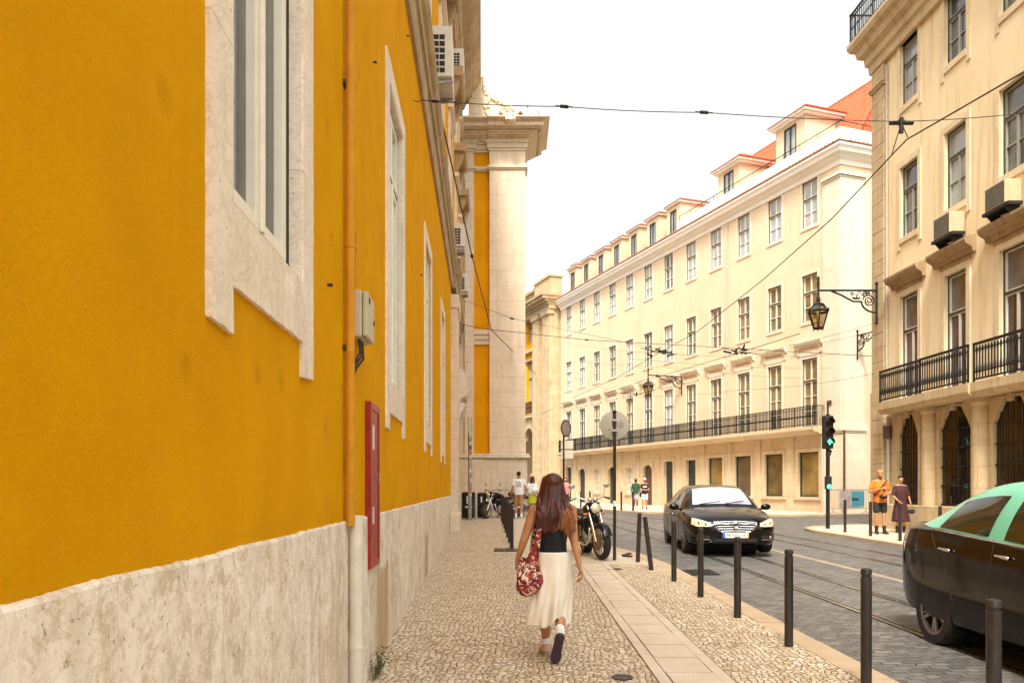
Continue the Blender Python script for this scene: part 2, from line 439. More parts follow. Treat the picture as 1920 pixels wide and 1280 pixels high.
def strip(bm, left, right, ys, dz=0.0, skirt=0.0):
    """sheet between two x(y) lines, following the slope of the street"""
    L = [bm.verts.new((left(y), y, gz(y) + dz)) for y in ys]
    Rr = [bm.verts.new((right(y), y, gz(y) + dz)) for y in ys]
    for i in range(len(ys) - 1):
        bm.faces.new((L[i], Rr[i], Rr[i + 1], L[i + 1]))
        if skirt:
            for V in (L, Rr):
                a, b = V[i].co, V[i + 1].co
                quad(bm, a, b, b - Vector((0, 0, skirt)), a - Vector((0, 0, skirt)))
    if skirt:
        for i in (0, -1):
            a, b = L[i].co, Rr[i].co
            quad(bm, a, b, b - Vector((0, 0, skirt)), a - Vector((0, 0, skirt)))

def offset(pts, w):
    out = []
    for i, p in enumerate(pts):
        a = Vector(pts[max(i - 1, 0)]); b = Vector(pts[min(i + 1, len(pts) - 1)])
        t = (b - a).normalized(); out.append((p[0] + t.y * w, p[1] - t.x * w))
    return out

def kerb_run(bm, pts, w, dz=0.0, h=.2):
    """kerb stones along a line; w > 0 puts them to the right of the running direction"""
    q = offset(pts, w)
    for i in range(len(pts) - 1):
        a, b, c, d = pts[i], pts[i + 1], q[i + 1], q[i]
        boxpts(bm, [Vector((x, y, gz(y) + dz - h)) for x, y in (a, b, c, d)] + [Vector((x, y, gz(y) + dz)) for x, y in (a, b, c, d)])

def poly(bm, pts, dz=0.0, skirt=0.0):
    v = [bm.verts.new((x, y, gz(y) + dz)) for x, y in pts]
    f = bm.faces.new(v)
    bmesh.ops.triangulate(bm, faces=[f])

# the land far around
bm = BM(); ys = [-60, 0, 31, 400]
strip(bm, lambda y: -300, lambda y: 300, ys, -.16)
struct('ground', bm, m['asphalt'])
# roadway of granite setts
ys = [-12, 0, 8, 16, 24, 31, 45, 60, 90, 130]
bm = BM(); strip(bm, lambda y: -1.0, lambda y: 30, ys, -.09)
struct('road', bm, m['setts'])

KL = [(3.26, -8), (3.22, 0), (3.09, 6.5), (2.99, 12), (2.93, 15), (2.72, 17), (2.25, 19), (1.65, 22), (1.3, 26), (1.1, 31), (.95, 42), (.9, 60)]
ysk = [p[1] for p in KL] + [10.0]
ysk = sorted(set(ysk + [2, 4, 8, 14, 16, 18, 20, 24, 28]))
KW = .27
# pavement under the yellow wall
bm = BM(); yl = [y for y in ysk if y <= 33]
def pav_r(y):
    return lerp_pts(KL, y) - KW if y < 14.9 else -.02
bm2 = BM(); ya = sorted(set([y for y in yl if y < 14.9] + [14.9]))
strip(bm2, lambda y: -1.3 - .0367 * y, lambda y: lerp_pts(KL, y) - KW, ya)
yb = sorted(set([y for y in yl if y > 14.9] + [14.9, 33.5]))
strip(bm2, lambda y: -1.3 - .0367 * y, lambda y: .08, yb)
struct('pavement', bm2, m['calcada'])
bm.free()
bm = BM(); yb = sorted(set([y for y in ysk if y > 14.9] + [14.9, 33.5]))
strip(bm, lambda y: .08, lambda y: lerp_pts(KL, y) - KW * .9, yb, -.002)
struct('worn_paving', bm, m['pave_smooth'])
bm = BM()
kp = [(lerp_pts(KL, y), y) for y in ysk]
kp2 = []
for a, b in zip(kp, kp[1:]):
    n = max(1, int((b[1] - a[1]) / .95))
    for k in range(n): kp2.append((a[0] + (b[0] - a[0]) * k / n, a[1] + (b[1] - a[1]) * k / n))
kp2.append(kp[-1])
q = offset(kp2, -KW)
for i in range(len(kp2) - 1):
    g = .006
    a, b, c, d = kp2[i], kp2[i + 1], q[i + 1], q[i]
    j = random.uniform(-.003, .004)
    P8 = [(a[0], a[1] + g), (b[0], b[1] - g), (c[0], c[1] - g), (d[0], d[1] + g)]
    boxpts(bm, [Vector((x, y, gz(y) - .2)) for x, y in P8] + [Vector((x, y, gz(y) + .003 + j)) for x, y in P8])
struct('kerb', bm, m['kerb'])

# ribbon of smooth slabs let into the setts
bm = BM(); strip(bm, lambda y: 1.17, lambda y: 1.80, [-3, 6, 14.9], .003)
struct('slab_bedding', bm, m['slab_gap'])
bm = BM(); y = -2.6
rr = random.Random(4)
while y < 14.6:
    ln = .535
    for x0, x1 in ((1.285, 1.675),):
        j = rr.uniform(-.006, .006); z = rr.uniform(.007, .011)
        P4 = [(x0 + j, y + .008), (x1 + j, y + .008), (x1 + j, y + ln), (x0 + j, y + ln)]
        boxpts(bm, [Vector((x, yy, gz(yy) - .03)) for x, yy in P4] + [Vector((x, yy, gz(yy) + z)) for x, yy in P4])
    y += ln + .012
y = -2.6
while y < 14.2:
    for x0, x1 in ((1.18, 1.277), (1.684, 1.785)):
        P4 = [(x0, y + .004), (x1, y + .004), (x1, y + 1.1), (x0, y + 1.1)]
        boxpts(bm, [Vector((x, yy, gz(yy) - .03)) for x, yy in P4] + [Vector((x, yy, gz(yy) + .008)) for x, yy in P4])
    y += 1.11
struct('path_slabs', bm, m['slab'])

# pavement of the right-hand building
RK = [(9.55, -10), (9.5, 5), (9.45, 12), (9.38, 19), (9.22, 22), (9.05, 24), (9.2, 25.2), (9.8, 26.1), (11.2, 26.9), (13.5, 27.6), (24, 29)]
bm = BM(); kerb_run(bm, RK, .25, -.002)
struct('kerb_right', bm, m['kerb'])
bm = BM(); poly(bm, offset(RK, .24) + [(24, -10)], -.006)
struct('pavement_right', bm, m['pave_smooth'])
# pavement of the long cream building
MK = [(2.0, 80), (2.2, 62), (2.8, 52), (3.8, 46), (6.2, 39.3), (9, 36.7), (12, 35.0), (14.8, 35.2), (18.5, 36.6), (30, 41)]
bm = BM(); kerb_run(bm, MK, -.25, -.0)
struct('kerb_far', bm, m['kerb'])
bm = BM(); poly(bm, offset(MK, -.24) + [(34, 46), (12, 80)], -.004)
struct('pavement_far', bm, m['pave_smooth'])

# tram rails
def rail(pts, label):
    t = thing('tram_rail', label, 'tram rail', (pts[0][0], pts[0][1], gz(pts[0][1]) - .09), 0, 'tram rails set into the roadway')
    # resample smoothly
    P = [];
    for i in range(len(pts) - 1):
        p0 = Vector(pts[max(i - 1, 0)]); p1 = Vector(pts[i]); p2 = Vector(pts[i + 1]); p3 = Vector(pts[min(i + 2, len(pts) - 1)])
        for k in range(6):
            s = k / 6
            P.append(.5 * ((2 * p1) + (p2 - p0) * s + (2 * p0 - 5 * p1 + 4 * p2 - p3) * s * s + (3 * p1 - p0 - 3 * p2 + p3) * s ** 3))
    P.append(Vector(pts[-1])); P = [(p.x, p.y) for p in P]
    hb, gb = BM(), BM()
    for o0, w, bmx, dz in ((-.040, .052, hb, .010), (.060, .024, hb, .008), (.012, .048, gb, .004), (-.062, .022, gb, .003)):
        a = offset(P, o0); b = offset(P, o0 + w)
        for i in range(len(P) - 1):
            c = [a[i], a[i + 1], b[i + 1], b[i]]
            boxpts(bmx, [Vector((x, y, gz(y) - .12)) for x, y in c] + [Vector((x, y, gz(y) - .09 + dz)) for x, y in c])
    obj('rail_head', hb, m['rail'], t, True)
    obj('rail_groove', gb, m['black'], t, True)
R1 = [(4.7, -9), (4.60, 2), (4.45, 10), (4.34, 13), (4.23, 16.4), (3.92, 22), (3.5, 27.5), (2.9, 34), (2.1, 45), (1.6, 60), (1.5, 90)]
R3 = [(7.9, -9), (7.75, 2), (7.60, 12), (7.48, 16), (7.25, 20), (6.85, 24), (6.2, 30), (5.3, 37), (4.2, 46), (3.5, 60), (3.2, 90)]
rail(R1, 'tram rail running closest to the row of dark bollards, under the cars')
rail(offset(R1, .93), 'second tram rail from the bollards, right rail of the near track')
rail(R3, 'tram rail just beyond the pale line in the middle of the road')
rail(offset(R3, .9), 'tram rail farthest from the bollards, nearest the right pavement')
bm = BM()
L5 = [(6.9, -9), (6.62, 6), (6.42, 13.4), (6.22, 17), (5.8, 22), (5.2, 28), (4.4, 36)]
a, b = offset(L5, -.09), offset(L5, .09)
for i in range(len(L5) - 1):
    quad(bm, *[(x, y, gz(y) - .086) for x, y in (a[i], b[i], b[i + 1], a[i + 1])])
struct('road_centre_line', bm, slab('pale_granite_line', (.34, .27, .19), (.24, .19, .14)))
LW = Fr((-.95, 0), (-.0367, 1), (1, .0367))
root = thing('yellow_building', 'long ochre yellow rendered palace wall with pale stone plinth on the left', 'building', (-.95, 0, 0))
def chip(bm, cuts=26, amp=.007):
    """worn arrises: long edges are divided and knocked about a little"""
    bmesh.ops.subdivide_edges(bm, edges=[e for e in bm.edges if e.calc_length() > .12], cuts=cuts, use_grid_fill=False)
    for v in bm.verts:
        q = v.co * 14; a = mn.noise(q) + .6 * mn.noise(q * 3.1)
        v.co += Vector((.15 * a * amp, amp * a, amp * (mn.noise(q + Vector((7, 3, 1))) + .6 * mn.noise(q * 3.3)) * 1.1))
def window_left(u0, w, zb=2.72, zt=5.75, detail=True):
    """stone surround with ears; opening u0+.25 .. u0+w-.25"""
    a, b = u0 + .25, u0 + w - .25
    bm = BM(); o = .02
    # jamb, jamb, lintel, apron with two ears: butted end to end
    LW.plate(bm, [(u0, 2.25), (a, 2.235), (a, zt), (u0, zt)], -.02, o)
    LW.plate(bm, [(b, 2.235), (u0 + w, 2.25), (u0 + w, zt), (b, zt)], -.02, o)
    LW.plate(bm, [(u0, zt + .001), (u0 + w, zt + .001), (u0 + w, zt + .22), (u0, zt + .22)], -.02, o)
    LW.plate(bm, [(a + .001, 2.415), (b - .001, 2.415), (b - .001, zb), (a + .001, zb)], -.02, o + .001)
    if detail: chip(bm)
    # reveals
    for p in ((a - .012, a + .012), (b - .012, b + .012)):
        LW.box(bm, p[0], p[1], -.30, .012 if detail else -.021, zb, zt)
    LW.box(bm, a + .012, b - .012, -.30, .012 if detail else -.021, zt - .012, zt + .012)
    LW.box(bm, a + .012, b - .012, -.30, .012 if detail else -.021, zb - .012, zb + .012)
    s = obj('window', bm, m['lime_frame'], root, True, bevel=0 if detail else .006)
    f = BM(); A, B, z0, z1 = a + .013, b - .013, zb + .013, zt - .013
    c = (A + B) / 2; zt2 = z0 + (z1 - z0) * .74
    for q in ((A, A + .05, z0, z1), (B - .05, B, z0, z1), (A + .05, B - .05, z1 - .05, z1), (A + .05, B - .05, z0, z0 + .06), (A + .05, B - .05, zt2, zt2 + .06)):
        LW.box(f, q[0], q[1], -.12, -.05, q[2], q[3])
    obj('frame', f, m['black'], s, True, bevel=.003)
    f = BM()
    for x0, x1 in ((A + .051, c - .001), (c + .001, B - .10)):
        for zz0, zz1 in ((z0 + .061, zt2 - .001), (zt2 + .061, z1 - .051)):
            LW.box(f, x0, x0 + .07, -.10, -.040, zz0, zz1); LW.box(f, x1 - .07, x1, -.10, -.040, zz0, zz1)
            LW.box(f, x0 + .07, x1 - .07, -.10, -.040, zz0, zz0 + .06); LW.box(f, x0 + .07, x1 - .07, -.10, -.040, zz1 - .06, zz1)
    LW.box(f, c - .02, c + .02, -.040, -.022, z0 + .06, zt2)
    obj('sash', f, m['frame_cream'], s, True, bevel=.004)
    f = BM(); LW.box(f, A + .06, B - .06, -.09, -.084, z0 + .06, z1 - .06); obj('pane', f, m['glass'] if not detail else m['glass_left'], s, True)
    if detail:
        f = BM(); n = 60
        vs = []
        for i in range(n + 1):
            u = A + .02 + (B - A - .04) * i / n
            o2 = -.16 + .018 * math.sin(i * 1.25) + .008 * math.sin(i * .5)
            vs.append((f.verts.new(LW.P(u, o2, z0)), f.verts.new(LW.P(u, o2, z1))))
        for p, q in zip(vs, vs[1:]): f.faces.new((p[0], q[0], q[1], p[1]))
        obj('curtain', f, m['curtain'], s, True, smooth=180)

def glass_clear():
    t = NT('thin_window_glass')
    g = t.n('ShaderNodeBsdfGlossy'); g.inputs['Roughness'].default_value = .03; g.inputs['Color'].default_value = (1, 1, 1, 1)
    tr = t.n('ShaderNodeBsdfTransparent'); tr.inputs['Color'].default_value = (.50, .54, .50, 1)
    fr = t.n('ShaderNodeFresnel'); fr.inputs['IOR'].default_value = 1.55
    mx = t.n('ShaderNodeMixShader'); t.l(fr.outputs[0], mx.inputs[0]); t.l(tr.outputs[0], mx.inputs[1]); t.l(g.outputs[0], mx.inputs[2])
    t.l(mx.outputs[0], t.t.nodes['Material Output'].inputs['Surface'])
    t.t.nodes.remove(t.b)
    return t.m
m['glass_left'] = glass_clear()

wins = [(-2.2, 1.75), (2.74, 1.66), (7.8, 1.83), (12.95, 1.86), (18.05, 1.86)]
cols = [-7.1, -2.2, 2.65, 7.5, 12.3, 17.15, 22.0, 26.9, 31.0]
holes = [(u + .25, u + w - .25, 2.72, 5.75) for u, w in wins]
up = []
for u in cols:
    up += [(u + .3, u + 1.5, 9.6, 11.9), (u + .3, u + 1.5, 13.25, 15.7)]
door = (26.6, 28.2, .3, 4.3)
bm = BM(); LW.wall(bm, -9, 33.4, 1.38, 17.5, holes + up + [(26.6, 28.2, 1.38, 4.3)], .3)
obj('wall', bm, m['yellow'], root, True)
# the rest of the block behind the facade, so that it has depth
bm = BM(); LW.box(bm, -9, 33.4, -12, -.62, -.2, 17.4); obj('block', bm, m['yellow_far'], root, True)
bm = BM()
PX = [5.41, 5.63]
def plinth(bmx, u0, u1, n):
    """stone facing with an uneven top edge"""
    G = []
    for k in range(n + 1):
        u = u0 + (u1 - u0) * k / n; zt_ = 1.430 + .010 * mn.noise(Vector((u * 1.7, 0, 0))) + .006 * mn.noise(Vector((u * 9, 3, 0))) + .004 * mn.noise(Vector((u * 30, 5, 0)))
        o_ = .020 + .004 * mn.noise(Vector((u * 3, 9, 0)))
        G.append([bmx.verts.new(LW.P(u, q, z)) for q, z in ((-.05, -.3), (o_, -.3), (o_, .4), (o_ + .003, .9), (o_, zt_ - .012), (o_ - .006, zt_), (-.05, zt_ + .004))])
    for a_, b_ in zip(G, G[1:]):
        for j in range(6): bmx.faces.new((a_[j], a_[j + 1], b_[j + 1], b_[j]))
    bmx.faces.new(G[0]); bmx.faces.new(G[-1][::-1])
plinth(bm, -9, PX[0], 700)
plinth(bm, PX[0] + .012, 23.79, 900)
LW.box(bm, 25.7, 26.6, -.3, .03, .1, 1.42); LW.box(bm, 28.2, 33.4, -.3, .03, .1, 1.42)
obj('plinth', bm, m['lime'], root, True)
bm = BM(); LW.box(bm, PX[0] - .002, PX[0] + .014, -.3, .004, -.2, 1.41); obj('plinth_joint', bm, m['black'], root, True)
for u, w in wins: window_left(u, w, detail=(u in (2.74, 7.8)))
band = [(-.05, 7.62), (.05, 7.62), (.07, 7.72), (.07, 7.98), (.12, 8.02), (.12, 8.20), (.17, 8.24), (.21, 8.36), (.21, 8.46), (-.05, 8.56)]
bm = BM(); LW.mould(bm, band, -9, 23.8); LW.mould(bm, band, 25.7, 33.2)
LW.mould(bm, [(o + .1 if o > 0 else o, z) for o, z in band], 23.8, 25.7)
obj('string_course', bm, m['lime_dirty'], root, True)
# upper windows: surround, joinery, pane; balcony slabs on consoles
for u in cols:
    for k, (z0, z1) in enumerate(((9.6, 11.9), (13.25, 15.7))):
        a, b = u + .3, u + 1.5; bm = BM()
        LW.box(bm, a - .2, a, -.02, .06, z0 - .15, z1); LW.box(bm, b, b + .2, -.02, .06, z0 - .15, z1)
        LW.box(bm, a - .2, b + .2, -.02, .06, z1 + .001, z1 + .22)
        if k == 0: LW.box(bm, a - .3, b + .3, -.02, .16, z1 + .23, z1 + .36)
        else: LW.box(bm, a - .3, b + .3, -.02, .2, z1 + .23, z1 + .34)
        s = obj('window', bm, m['lime_frame'], root, True)
        f = BM(); c = (a + b) / 2
        for q in ((a, a + .07, z0, z1), (b - .07, b, z0, z1), (c - .04, c + .04, z0, z1 - .07), (a + .07, b - .07, z1 - .07, z1)):
            LW.box(f, q[0], q[1], -.14, -.06, q[2], q[3])
        obj('frame', f, m['frame_cream'], s, True)
        f = BM(); LW.box(f, a, b, -.12, -.1, z0, z1); obj('pane', f, m['glass'], s, True)
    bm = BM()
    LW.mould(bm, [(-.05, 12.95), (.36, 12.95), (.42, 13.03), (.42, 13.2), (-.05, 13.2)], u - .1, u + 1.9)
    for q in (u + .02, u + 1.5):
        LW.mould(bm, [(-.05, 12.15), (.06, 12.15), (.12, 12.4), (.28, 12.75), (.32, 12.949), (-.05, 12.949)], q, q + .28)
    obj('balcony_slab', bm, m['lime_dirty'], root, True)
# stone pier and portal
bm = BM()
LW.box(bm, 23.8, 25.7, -.3, .2, -.1, 7.4); LW.box(bm, 23.74, 25.76, -.3, .25, .1, .9); LW.box(bm, 23.75, 25.75, -.3, .25, 7.0, 7.4)
LW.box(bm, 25.76, 26.6, -.02, .08, .9, 7.4); LW.box(bm, 28.2, 28.8, -.02, .08, .1, 4.75)
obj('pier', bm, m['lime_pier'], root, True, bevel=.015)
bm = BM()
LW.mould(bm, [(-.05, 4.45), (.18, 4.45), (.22, 4.6), (.4, 4.68), (.46, 4.85), (.46, 5.0), (.40, 5.04), (.40, 5.3), (.34, 5.5), (.2, 5.62), (-.05, 5.66)], 26.3, 28.5)
LW.mould(bm, [(-.05, 3.4), (.08, 3.4), (.14, 3.9), (.34, 4.3), (.36, 4.449), (-.05, 4.449)], 26.32, 26.58)
LW.mould(bm, [(-.05, 3.4), (.08, 3.4), (.14, 3.9), (.34, 4.3), (.36, 4.449), (-.05, 4.449)], 28.22, 28.48)
obj('door_canopy', bm, m['lime_pier'], root, True)
bm = BM(); LW.box(bm, 26.6, 28.2, -.2, -.12, .3, 4.3); obj('door', bm, m['frame_dark'], root, True)
# great roof cornice
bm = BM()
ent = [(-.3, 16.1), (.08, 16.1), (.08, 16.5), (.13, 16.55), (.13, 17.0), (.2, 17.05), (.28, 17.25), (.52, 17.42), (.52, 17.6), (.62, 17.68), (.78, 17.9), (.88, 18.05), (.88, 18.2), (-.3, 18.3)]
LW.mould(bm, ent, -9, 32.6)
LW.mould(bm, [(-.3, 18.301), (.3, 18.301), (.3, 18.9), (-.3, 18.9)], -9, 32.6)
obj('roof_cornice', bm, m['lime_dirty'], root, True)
bm = BM()
for i in range(52):
    LW.mould(bm, [(.2, 17.26), (.3, 17.26), (.5, 17.4), (.5, 17.45), (.2, 17.45)], -8.8 + i * .8, -8.45 + i * .8)
obj('dentil_course', bm, m['lime_dirty'], root, True)
# downpipe: yellow above the plinth, cream below
PY = 5.47
pp = thing('drainpipe', 'slim downpipe on the yellow wall, painted yellow above the plinth and cream below', 'drainpipe', (-.95 - .0367 * PY + .09, PY, gz(PY)))
bm = BM(); tube(bm, [LW.P(PY, .045, 1.40), LW.P(PY, .045, 12)], .031, 12)
for z in (1.62, 1.9, 3.3, 5.2, 7.3, 9.5):
    tube(bm, [LW.P(PY, .045, z), LW.P(PY, .045, z + .018)], .036, 12)
for z in (5.02, 1.75): tube(bm, [LW.P(PY, .045, z), LW.P(PY, .045, z + .12)], .035, 12)
obj('pipe', bm, m['pipe_y'], pp, True, smooth=50)
bm = BM(); tube(bm, [LW.P(PY + .06, .078, gz(PY) - .02), LW.P(PY + .06, .078, 1.47)], .046, 14)
tube(bm, [LW.P(PY + .06, .078, .55), LW.P(PY + .06, .078, .57)], .052, 14)
obj('lower_pipe', bm, m['pipe_c'], pp, True, smooth=50)
for z in (2.6, 4.4, 6.2):
    bm = BM(); LW.box(bm, PY - .045, PY + .045, -.02, .02, z, z + .03); obj('wall_clip', bm, m['cable'], pp, True)
for q, z in ((4.9, 2.9), (6.95, 5.35), (10.0, 7.3), (20.5, 3.7), (12.2, 4.9)):
    bm = BM(); tube(bm, [LW.P(q, -.01, z), LW.P(q, .022, z)], .009, 8); sphere(bm, LW.P(q, .022, z), .014, sub=1); obj('wall_eyelet', bm, m['cable'], root, True)
# conduit and meter box
mb = thing('meter_box', 'small beige electric meter box on the yellow wall beside the downpipe', 'meter box', LW.P(5.95, 0, 2.74))
bm = BM(); LW.box(bm, 5.72, 6.10, 0, .085, 2.74, 3.075); obj('case', bm, m['meter'], mb, True, bevel=.01)
bm = BM(); LW.box(bm, 5.725, 6.095, .088, .125, 2.745, 3.07); obj('lid', bm, m['meter'], mb, True, bevel=.012)
bm = BM(); LW.box(bm, 5.80, 5.86, .1255, .128, 3.0, 3.04); LW.box(bm, 6.04, 6.06, .1255, .132, 2.88, 2.92); obj('lock', bm, m['black'], mb, True)
bm = BM()
tube(bm, [LW.P(5.80, .03, 3.07), LW.P(5.80, .03, 3.42), LW.P(5.80, .03, 3.46), LW.P(5.76, .03, 3.49), LW.P(5.58, .03, 3.49), LW.P(5.52, .02, 3.49)], .011, 8)
for z in (3.16, 3.38): tube(bm, [LW.P(5.80, .03, z), LW.P(5.80, .03, z + .02)], .016, 8)
obj('conduit', bm, m['pipe_y'], mb, True, smooth=50)
bm = BM()
for k, (a, b) in enumerate(((5.82, 5.78), (5.90, 5.80), (5.97, 5.83))):
    tube(bm, [LW.P(a, .05, 2.75), LW.P(a, .055, 2.70), LW.P(a - .01 + .01 * k, .06, 2.64 - .01 * k), LW.P(b, .03, 2.57 - .02 * k), LW.P(b, .01, 2.48)], .009, 7)
obj('cables', bm, m['cable'], mb, True, smooth=60)
# red hose cabinet
rc = thing('fire_hydrant_cabinet', 'tall narrow red metal cabinet set on wall and stone plinth', 'fire cabinet', LW.P(6.7, .03, 1.0))
bm = BM()
for q in ((6.46, 6.52, 1.0, 2.36), (6.96, 7.02, 1.0, 2.36), (6.52, 6.96, 1.0, 1.06), (6.52, 6.96, 2.30, 2.36)): LW.box(bm, q[0], q[1], -.02, .050, q[2], q[3])
obj('frame', bm, m['red'], rc, True, bevel=.004)
bm = BM(); LW.box(bm, 6.52, 6.96, -.02, .040, 1.06, 2.30); obj('door', bm, m['red'], rc, True)
bm = BM(); LW.box(bm, 6.62, 6.72, .0405, .042, 1.98, 2.18); obj('notice', bm, m['white_pl'], rc, True)
bm = BM(); LW.box(bm, 6.62, 6.70, .0405, .042, 1.36, 1.50); obj('notice', bm, m['white_pl'], rc, True)
bm = BM(); tube(bm, [LW.P(6.9, .04, 1.7), LW.P(6.9, .06, 1.7), LW.P(6.9, .06, 1.78), LW.P(6.9, .04, 1.78)], .006, 6); obj('handle', bm, m['steel'], rc, True)
# air conditioners on the ledge
def ac_left(u, z, w, h, d, label, base=True):
    t = thing('air_conditioner', label, 'air conditioner', LW.P(u + w / 2, .05, z), 0, 'air conditioners on the upper yellow wall')
    bm = BM(); LW.box(bm, u, u + w, .1, .1 + d, z + .1, z + h); obj('casing', bm, m['ac'], t, True, bevel=.01)
    bm = BM()
    nz = 6
    for i in range(nz):
        for k in range(2):
            zz = z + .16 + i * (h - .28) / nz; oo = .12 + k * d * .31
            LW.box(bm, u - .006, u - .001, oo, oo + d * .27, zz, zz + (h - .28) / nz * .72)
    obj('grille', bm, m['black'], t, True)
    bm = BM()
    for q in (u + .08, u + w - .14):
        LW.mould(bm, [(0, z - .02), (.12 + d, z + .055), (.12 + d, z + .1), (0, z + .1)], q, q + .06)
    obj('bracket', bm, m['steel'], t, True)
ac_left(13.5, 8.50, .9, .95, .33, 'biggest white air conditioner above the stone band, nearest the camera')
ac_left(22.4, 13.20, .8, .75, .32, 'highest air conditioner, standing on a stone balcony slab')
ac_left(23.2, 8.56, .85, .75, .32, 'white air conditioner above the top of the stone pier')
ac_left(28.5, 8.56, .85, .72, .32, 'air conditioner farthest along the yellow wall, nearest the pavilion')
# weed at the foot of the wall
bm = BM(); rw = random.Random(3)
for s in range(16):
    base = LW.P(6.62 + rw.uniform(-.12, .12), .045 + rw.uniform(0, .05), gz(6.6))
    tip = base + Vector((rw.uniform(-.02, .09), rw.uniform(-.1, .1), rw.uniform(.1, .27)))
    mid = (base + tip) / 2 + Vector((rw.uniform(-.02, .02), 0, .02))
    tube(bm, [base, mid, tip], [.003, .002, .001], 5)
    for k in range(13):
        p = base.lerp(tip, rw.uniform(.2, 1)); a = rw.uniform(0, 6.28); L = rw.uniform(.018, .04)
        dr = Vector((math.cos(a), math.sin(a), rw.uniform(.1, .9))).normalized(); sd = dr.cross(Vector((0, 0, 1))).normalized() * L * .28
        quad(bm, p, p + dr * L * .5 + sd, p + dr * L, p + dr * L * .5 - sd)
wd = obj('weed', bm, plain('weed_green', (.10, .11, .025), .7, .35, 30))
tag(wd, 'small green weed growing where the plinth meets the pavement', 'plant')
PV = Fr((0, 33.0), (1, 0), (0, -1))
pr = thing('corner_pavilion', 'tall stone and yellow corner pavilion with heavy cornice closing the pavement', 'building', (-.5, 33, gz(33)))
bm = BM(); box(bm, -12, .35, 33.02, 35.1, .2, 16.4); box(bm, -12, -.6, 35.101, 52, .2, 16.4); obj('wall', bm, m['yellow_far'], pr, True)
bm = BM()
PV.box(bm, -1.96, -1.57, -.3, .14, 3.05, 15.6)
PV.box(bm, -.93, .55, -.6, .22, 3.05, 15.6)
PV.box(bm, -12, -1.97, -.3, .02, 3.05, 15.6)
box(bm, .30, .54, 33.65, 35.1, 3.05, 15.6)
obj('pilaster', bm, m['lime_pier'], pr, True, bevel=.02)
bm = BM(); PV.box(bm, -2.3, .62, -1, .3, .1, 2.82); box(bm, .2, .62, 34.001, 35.15, .1, 2.82); obj('base', bm, m['lime_pier'], pr, True, bevel=.02)
bm = BM()
for k, (a, z0, z1) in enumerate(((.34, 2.82, 2.87), (.42, 2.871, 2.98), (.36, 2.981, 3.05))):
    PV.box(bm, -.98 - a * .2, .33 + a, -1, a, z0, z1)
    PV.box(bm, -2.3, -.98 - a * .2 - .001, -1, a - .1, z0, z1)
box(bm, .2, .72, 34.01, 35.2, 2.82, 3.05)
obj('base_ledge', bm, m['lime_mid'], pr, True, bevel=.03)
bm = BM()
PV.box(bm, -1.569, -.931, -.3, .06, 7.55, 7.75); PV.box(bm, -1.569, -.931, -.3, .10, 7.751, 7.95); PV.box(bm, -1.569, -.931, -.3, .15, 7.951, 8.15)
obj('panel_moulding', bm, m['lime_mid'], pr, True, bevel=.01)
# necking and capital
bm = BM()
for z0, z1, a in ((14.68, 14.74, .05), (14.741, 14.82, .09), (14.821, 14.87, .05), (15.45, 15.55, .05), (15.551, 15.75, .10), (15.751, 15.85, .15)):
    PV.box(bm, -2.0 - a, -1.568 + a, -.3, .14 + a, z0, z1)
    PV.box(bm, -.93 - a, .55 + a, -.6, .22 + a, z0, z1)
    PV.box(bm, -1.567 + a, -.931 - a, -.3, .02 + a, z0, z1)
obj('capital', bm, m['lime_mid'], pr, True, bevel=.012)
bm = BM()
# frieze flaring into the cornice, breaking forward over the corner pier
def ring(z0, z1, a, bmx):
    PV.box(bmx, -2.4, -1.0, -2, .16 + a, z0, z1)
    PV.box(bmx, -.999, .57 + a, -2, .24 + a, z0, z1)
for z0, z1, a in ((15.851, 15.95, .10), (15.951, 16.0, .22), (16.001, 16.06, .34), (16.061, 16.12, .46), (16.121, 16.18, .60), (16.181, 16.36, .72), (16.361, 16.41, .80), (16.411, 16.48, .94)):
    ring(z0, z1, a, bm)
obj('cornice', bm, m['lime_dirty_light'] if 'lime_dirty_light' in m else m['lime_pier'], pr, True, bevel=.02)
bm = BM()
for i in range(9):
    PV.box(bm, -.9 + i * .25, -.78 + i * .25, .34, .60, 16.002, 16.06)
obj('modillion_course', bm, m['lime_pier'], pr, True)
# tiled roof edge, gutter tiles as half-round rows
bm = BM()
for i in range(11):
    x = -1.35 + i * .17
    pts = [(x + .085 * math.cos(R(a)), 32.9, 17.06 + .08 * math.sin(R(a))) for a in range(0, 181, 30)]
    prism(bm, pts, (0, 2.5, .9))
prism(bm, [(-1.5, 32.95, 17.0), (.45, 32.95, 17.0), (.45, 35.4, 17.9), (-1.5, 35.4, 17.9)], (0, .1, -.05))
obj('roof_tiles', bm, m['tile_pale'] if 'tile_pale' in m else m['tile'], pr, True, smooth=40)
bm = BM(); box(bm, -2.2, .5, 32.98, 35, 16.481, 16.98); obj('attic_course', bm, m['white_par'], pr, True)
# carved mask on the cornice and scroll beside the roof
def mask(cx, cy, cz, r):
    bm = BM()
    sphere(bm, (cx, cy, cz), r * .62, (1, .7, 1.05), 2)
    for sx in (-1, 1):
        sphere(bm, (cx + sx * .24 * r, cy - .4 * r, cz + .2 * r), r * .17)
        sphere(bm, (cx + sx * .3 * r, cy - .38 * r, cz - .22 * r), r * .26, (1, .9, .8))
        for k in range(4):
            a = R(10 + 32 * k); sphere(bm, (cx + sx * r * .85 * math.cos(a), cy - .1 * r, cz + r * .8 * math.sin(a) - .05 * r), r * .27, (1.3, .7, .7), 2, Quaternion((0, 1, 0), -a * sx))
    sphere(bm, (cx, cy - .5 * r, cz), r * .2, (.8, 1, 1.3))
    lathe(bm, [(r * .16, 0), (r * .18, r * .3)], 10, Matrix.Translation((cx, cy - .45 * r, cz - .34 * r)) @ Matrix.Rotation(R(90), 4, 'X'))
    return bm
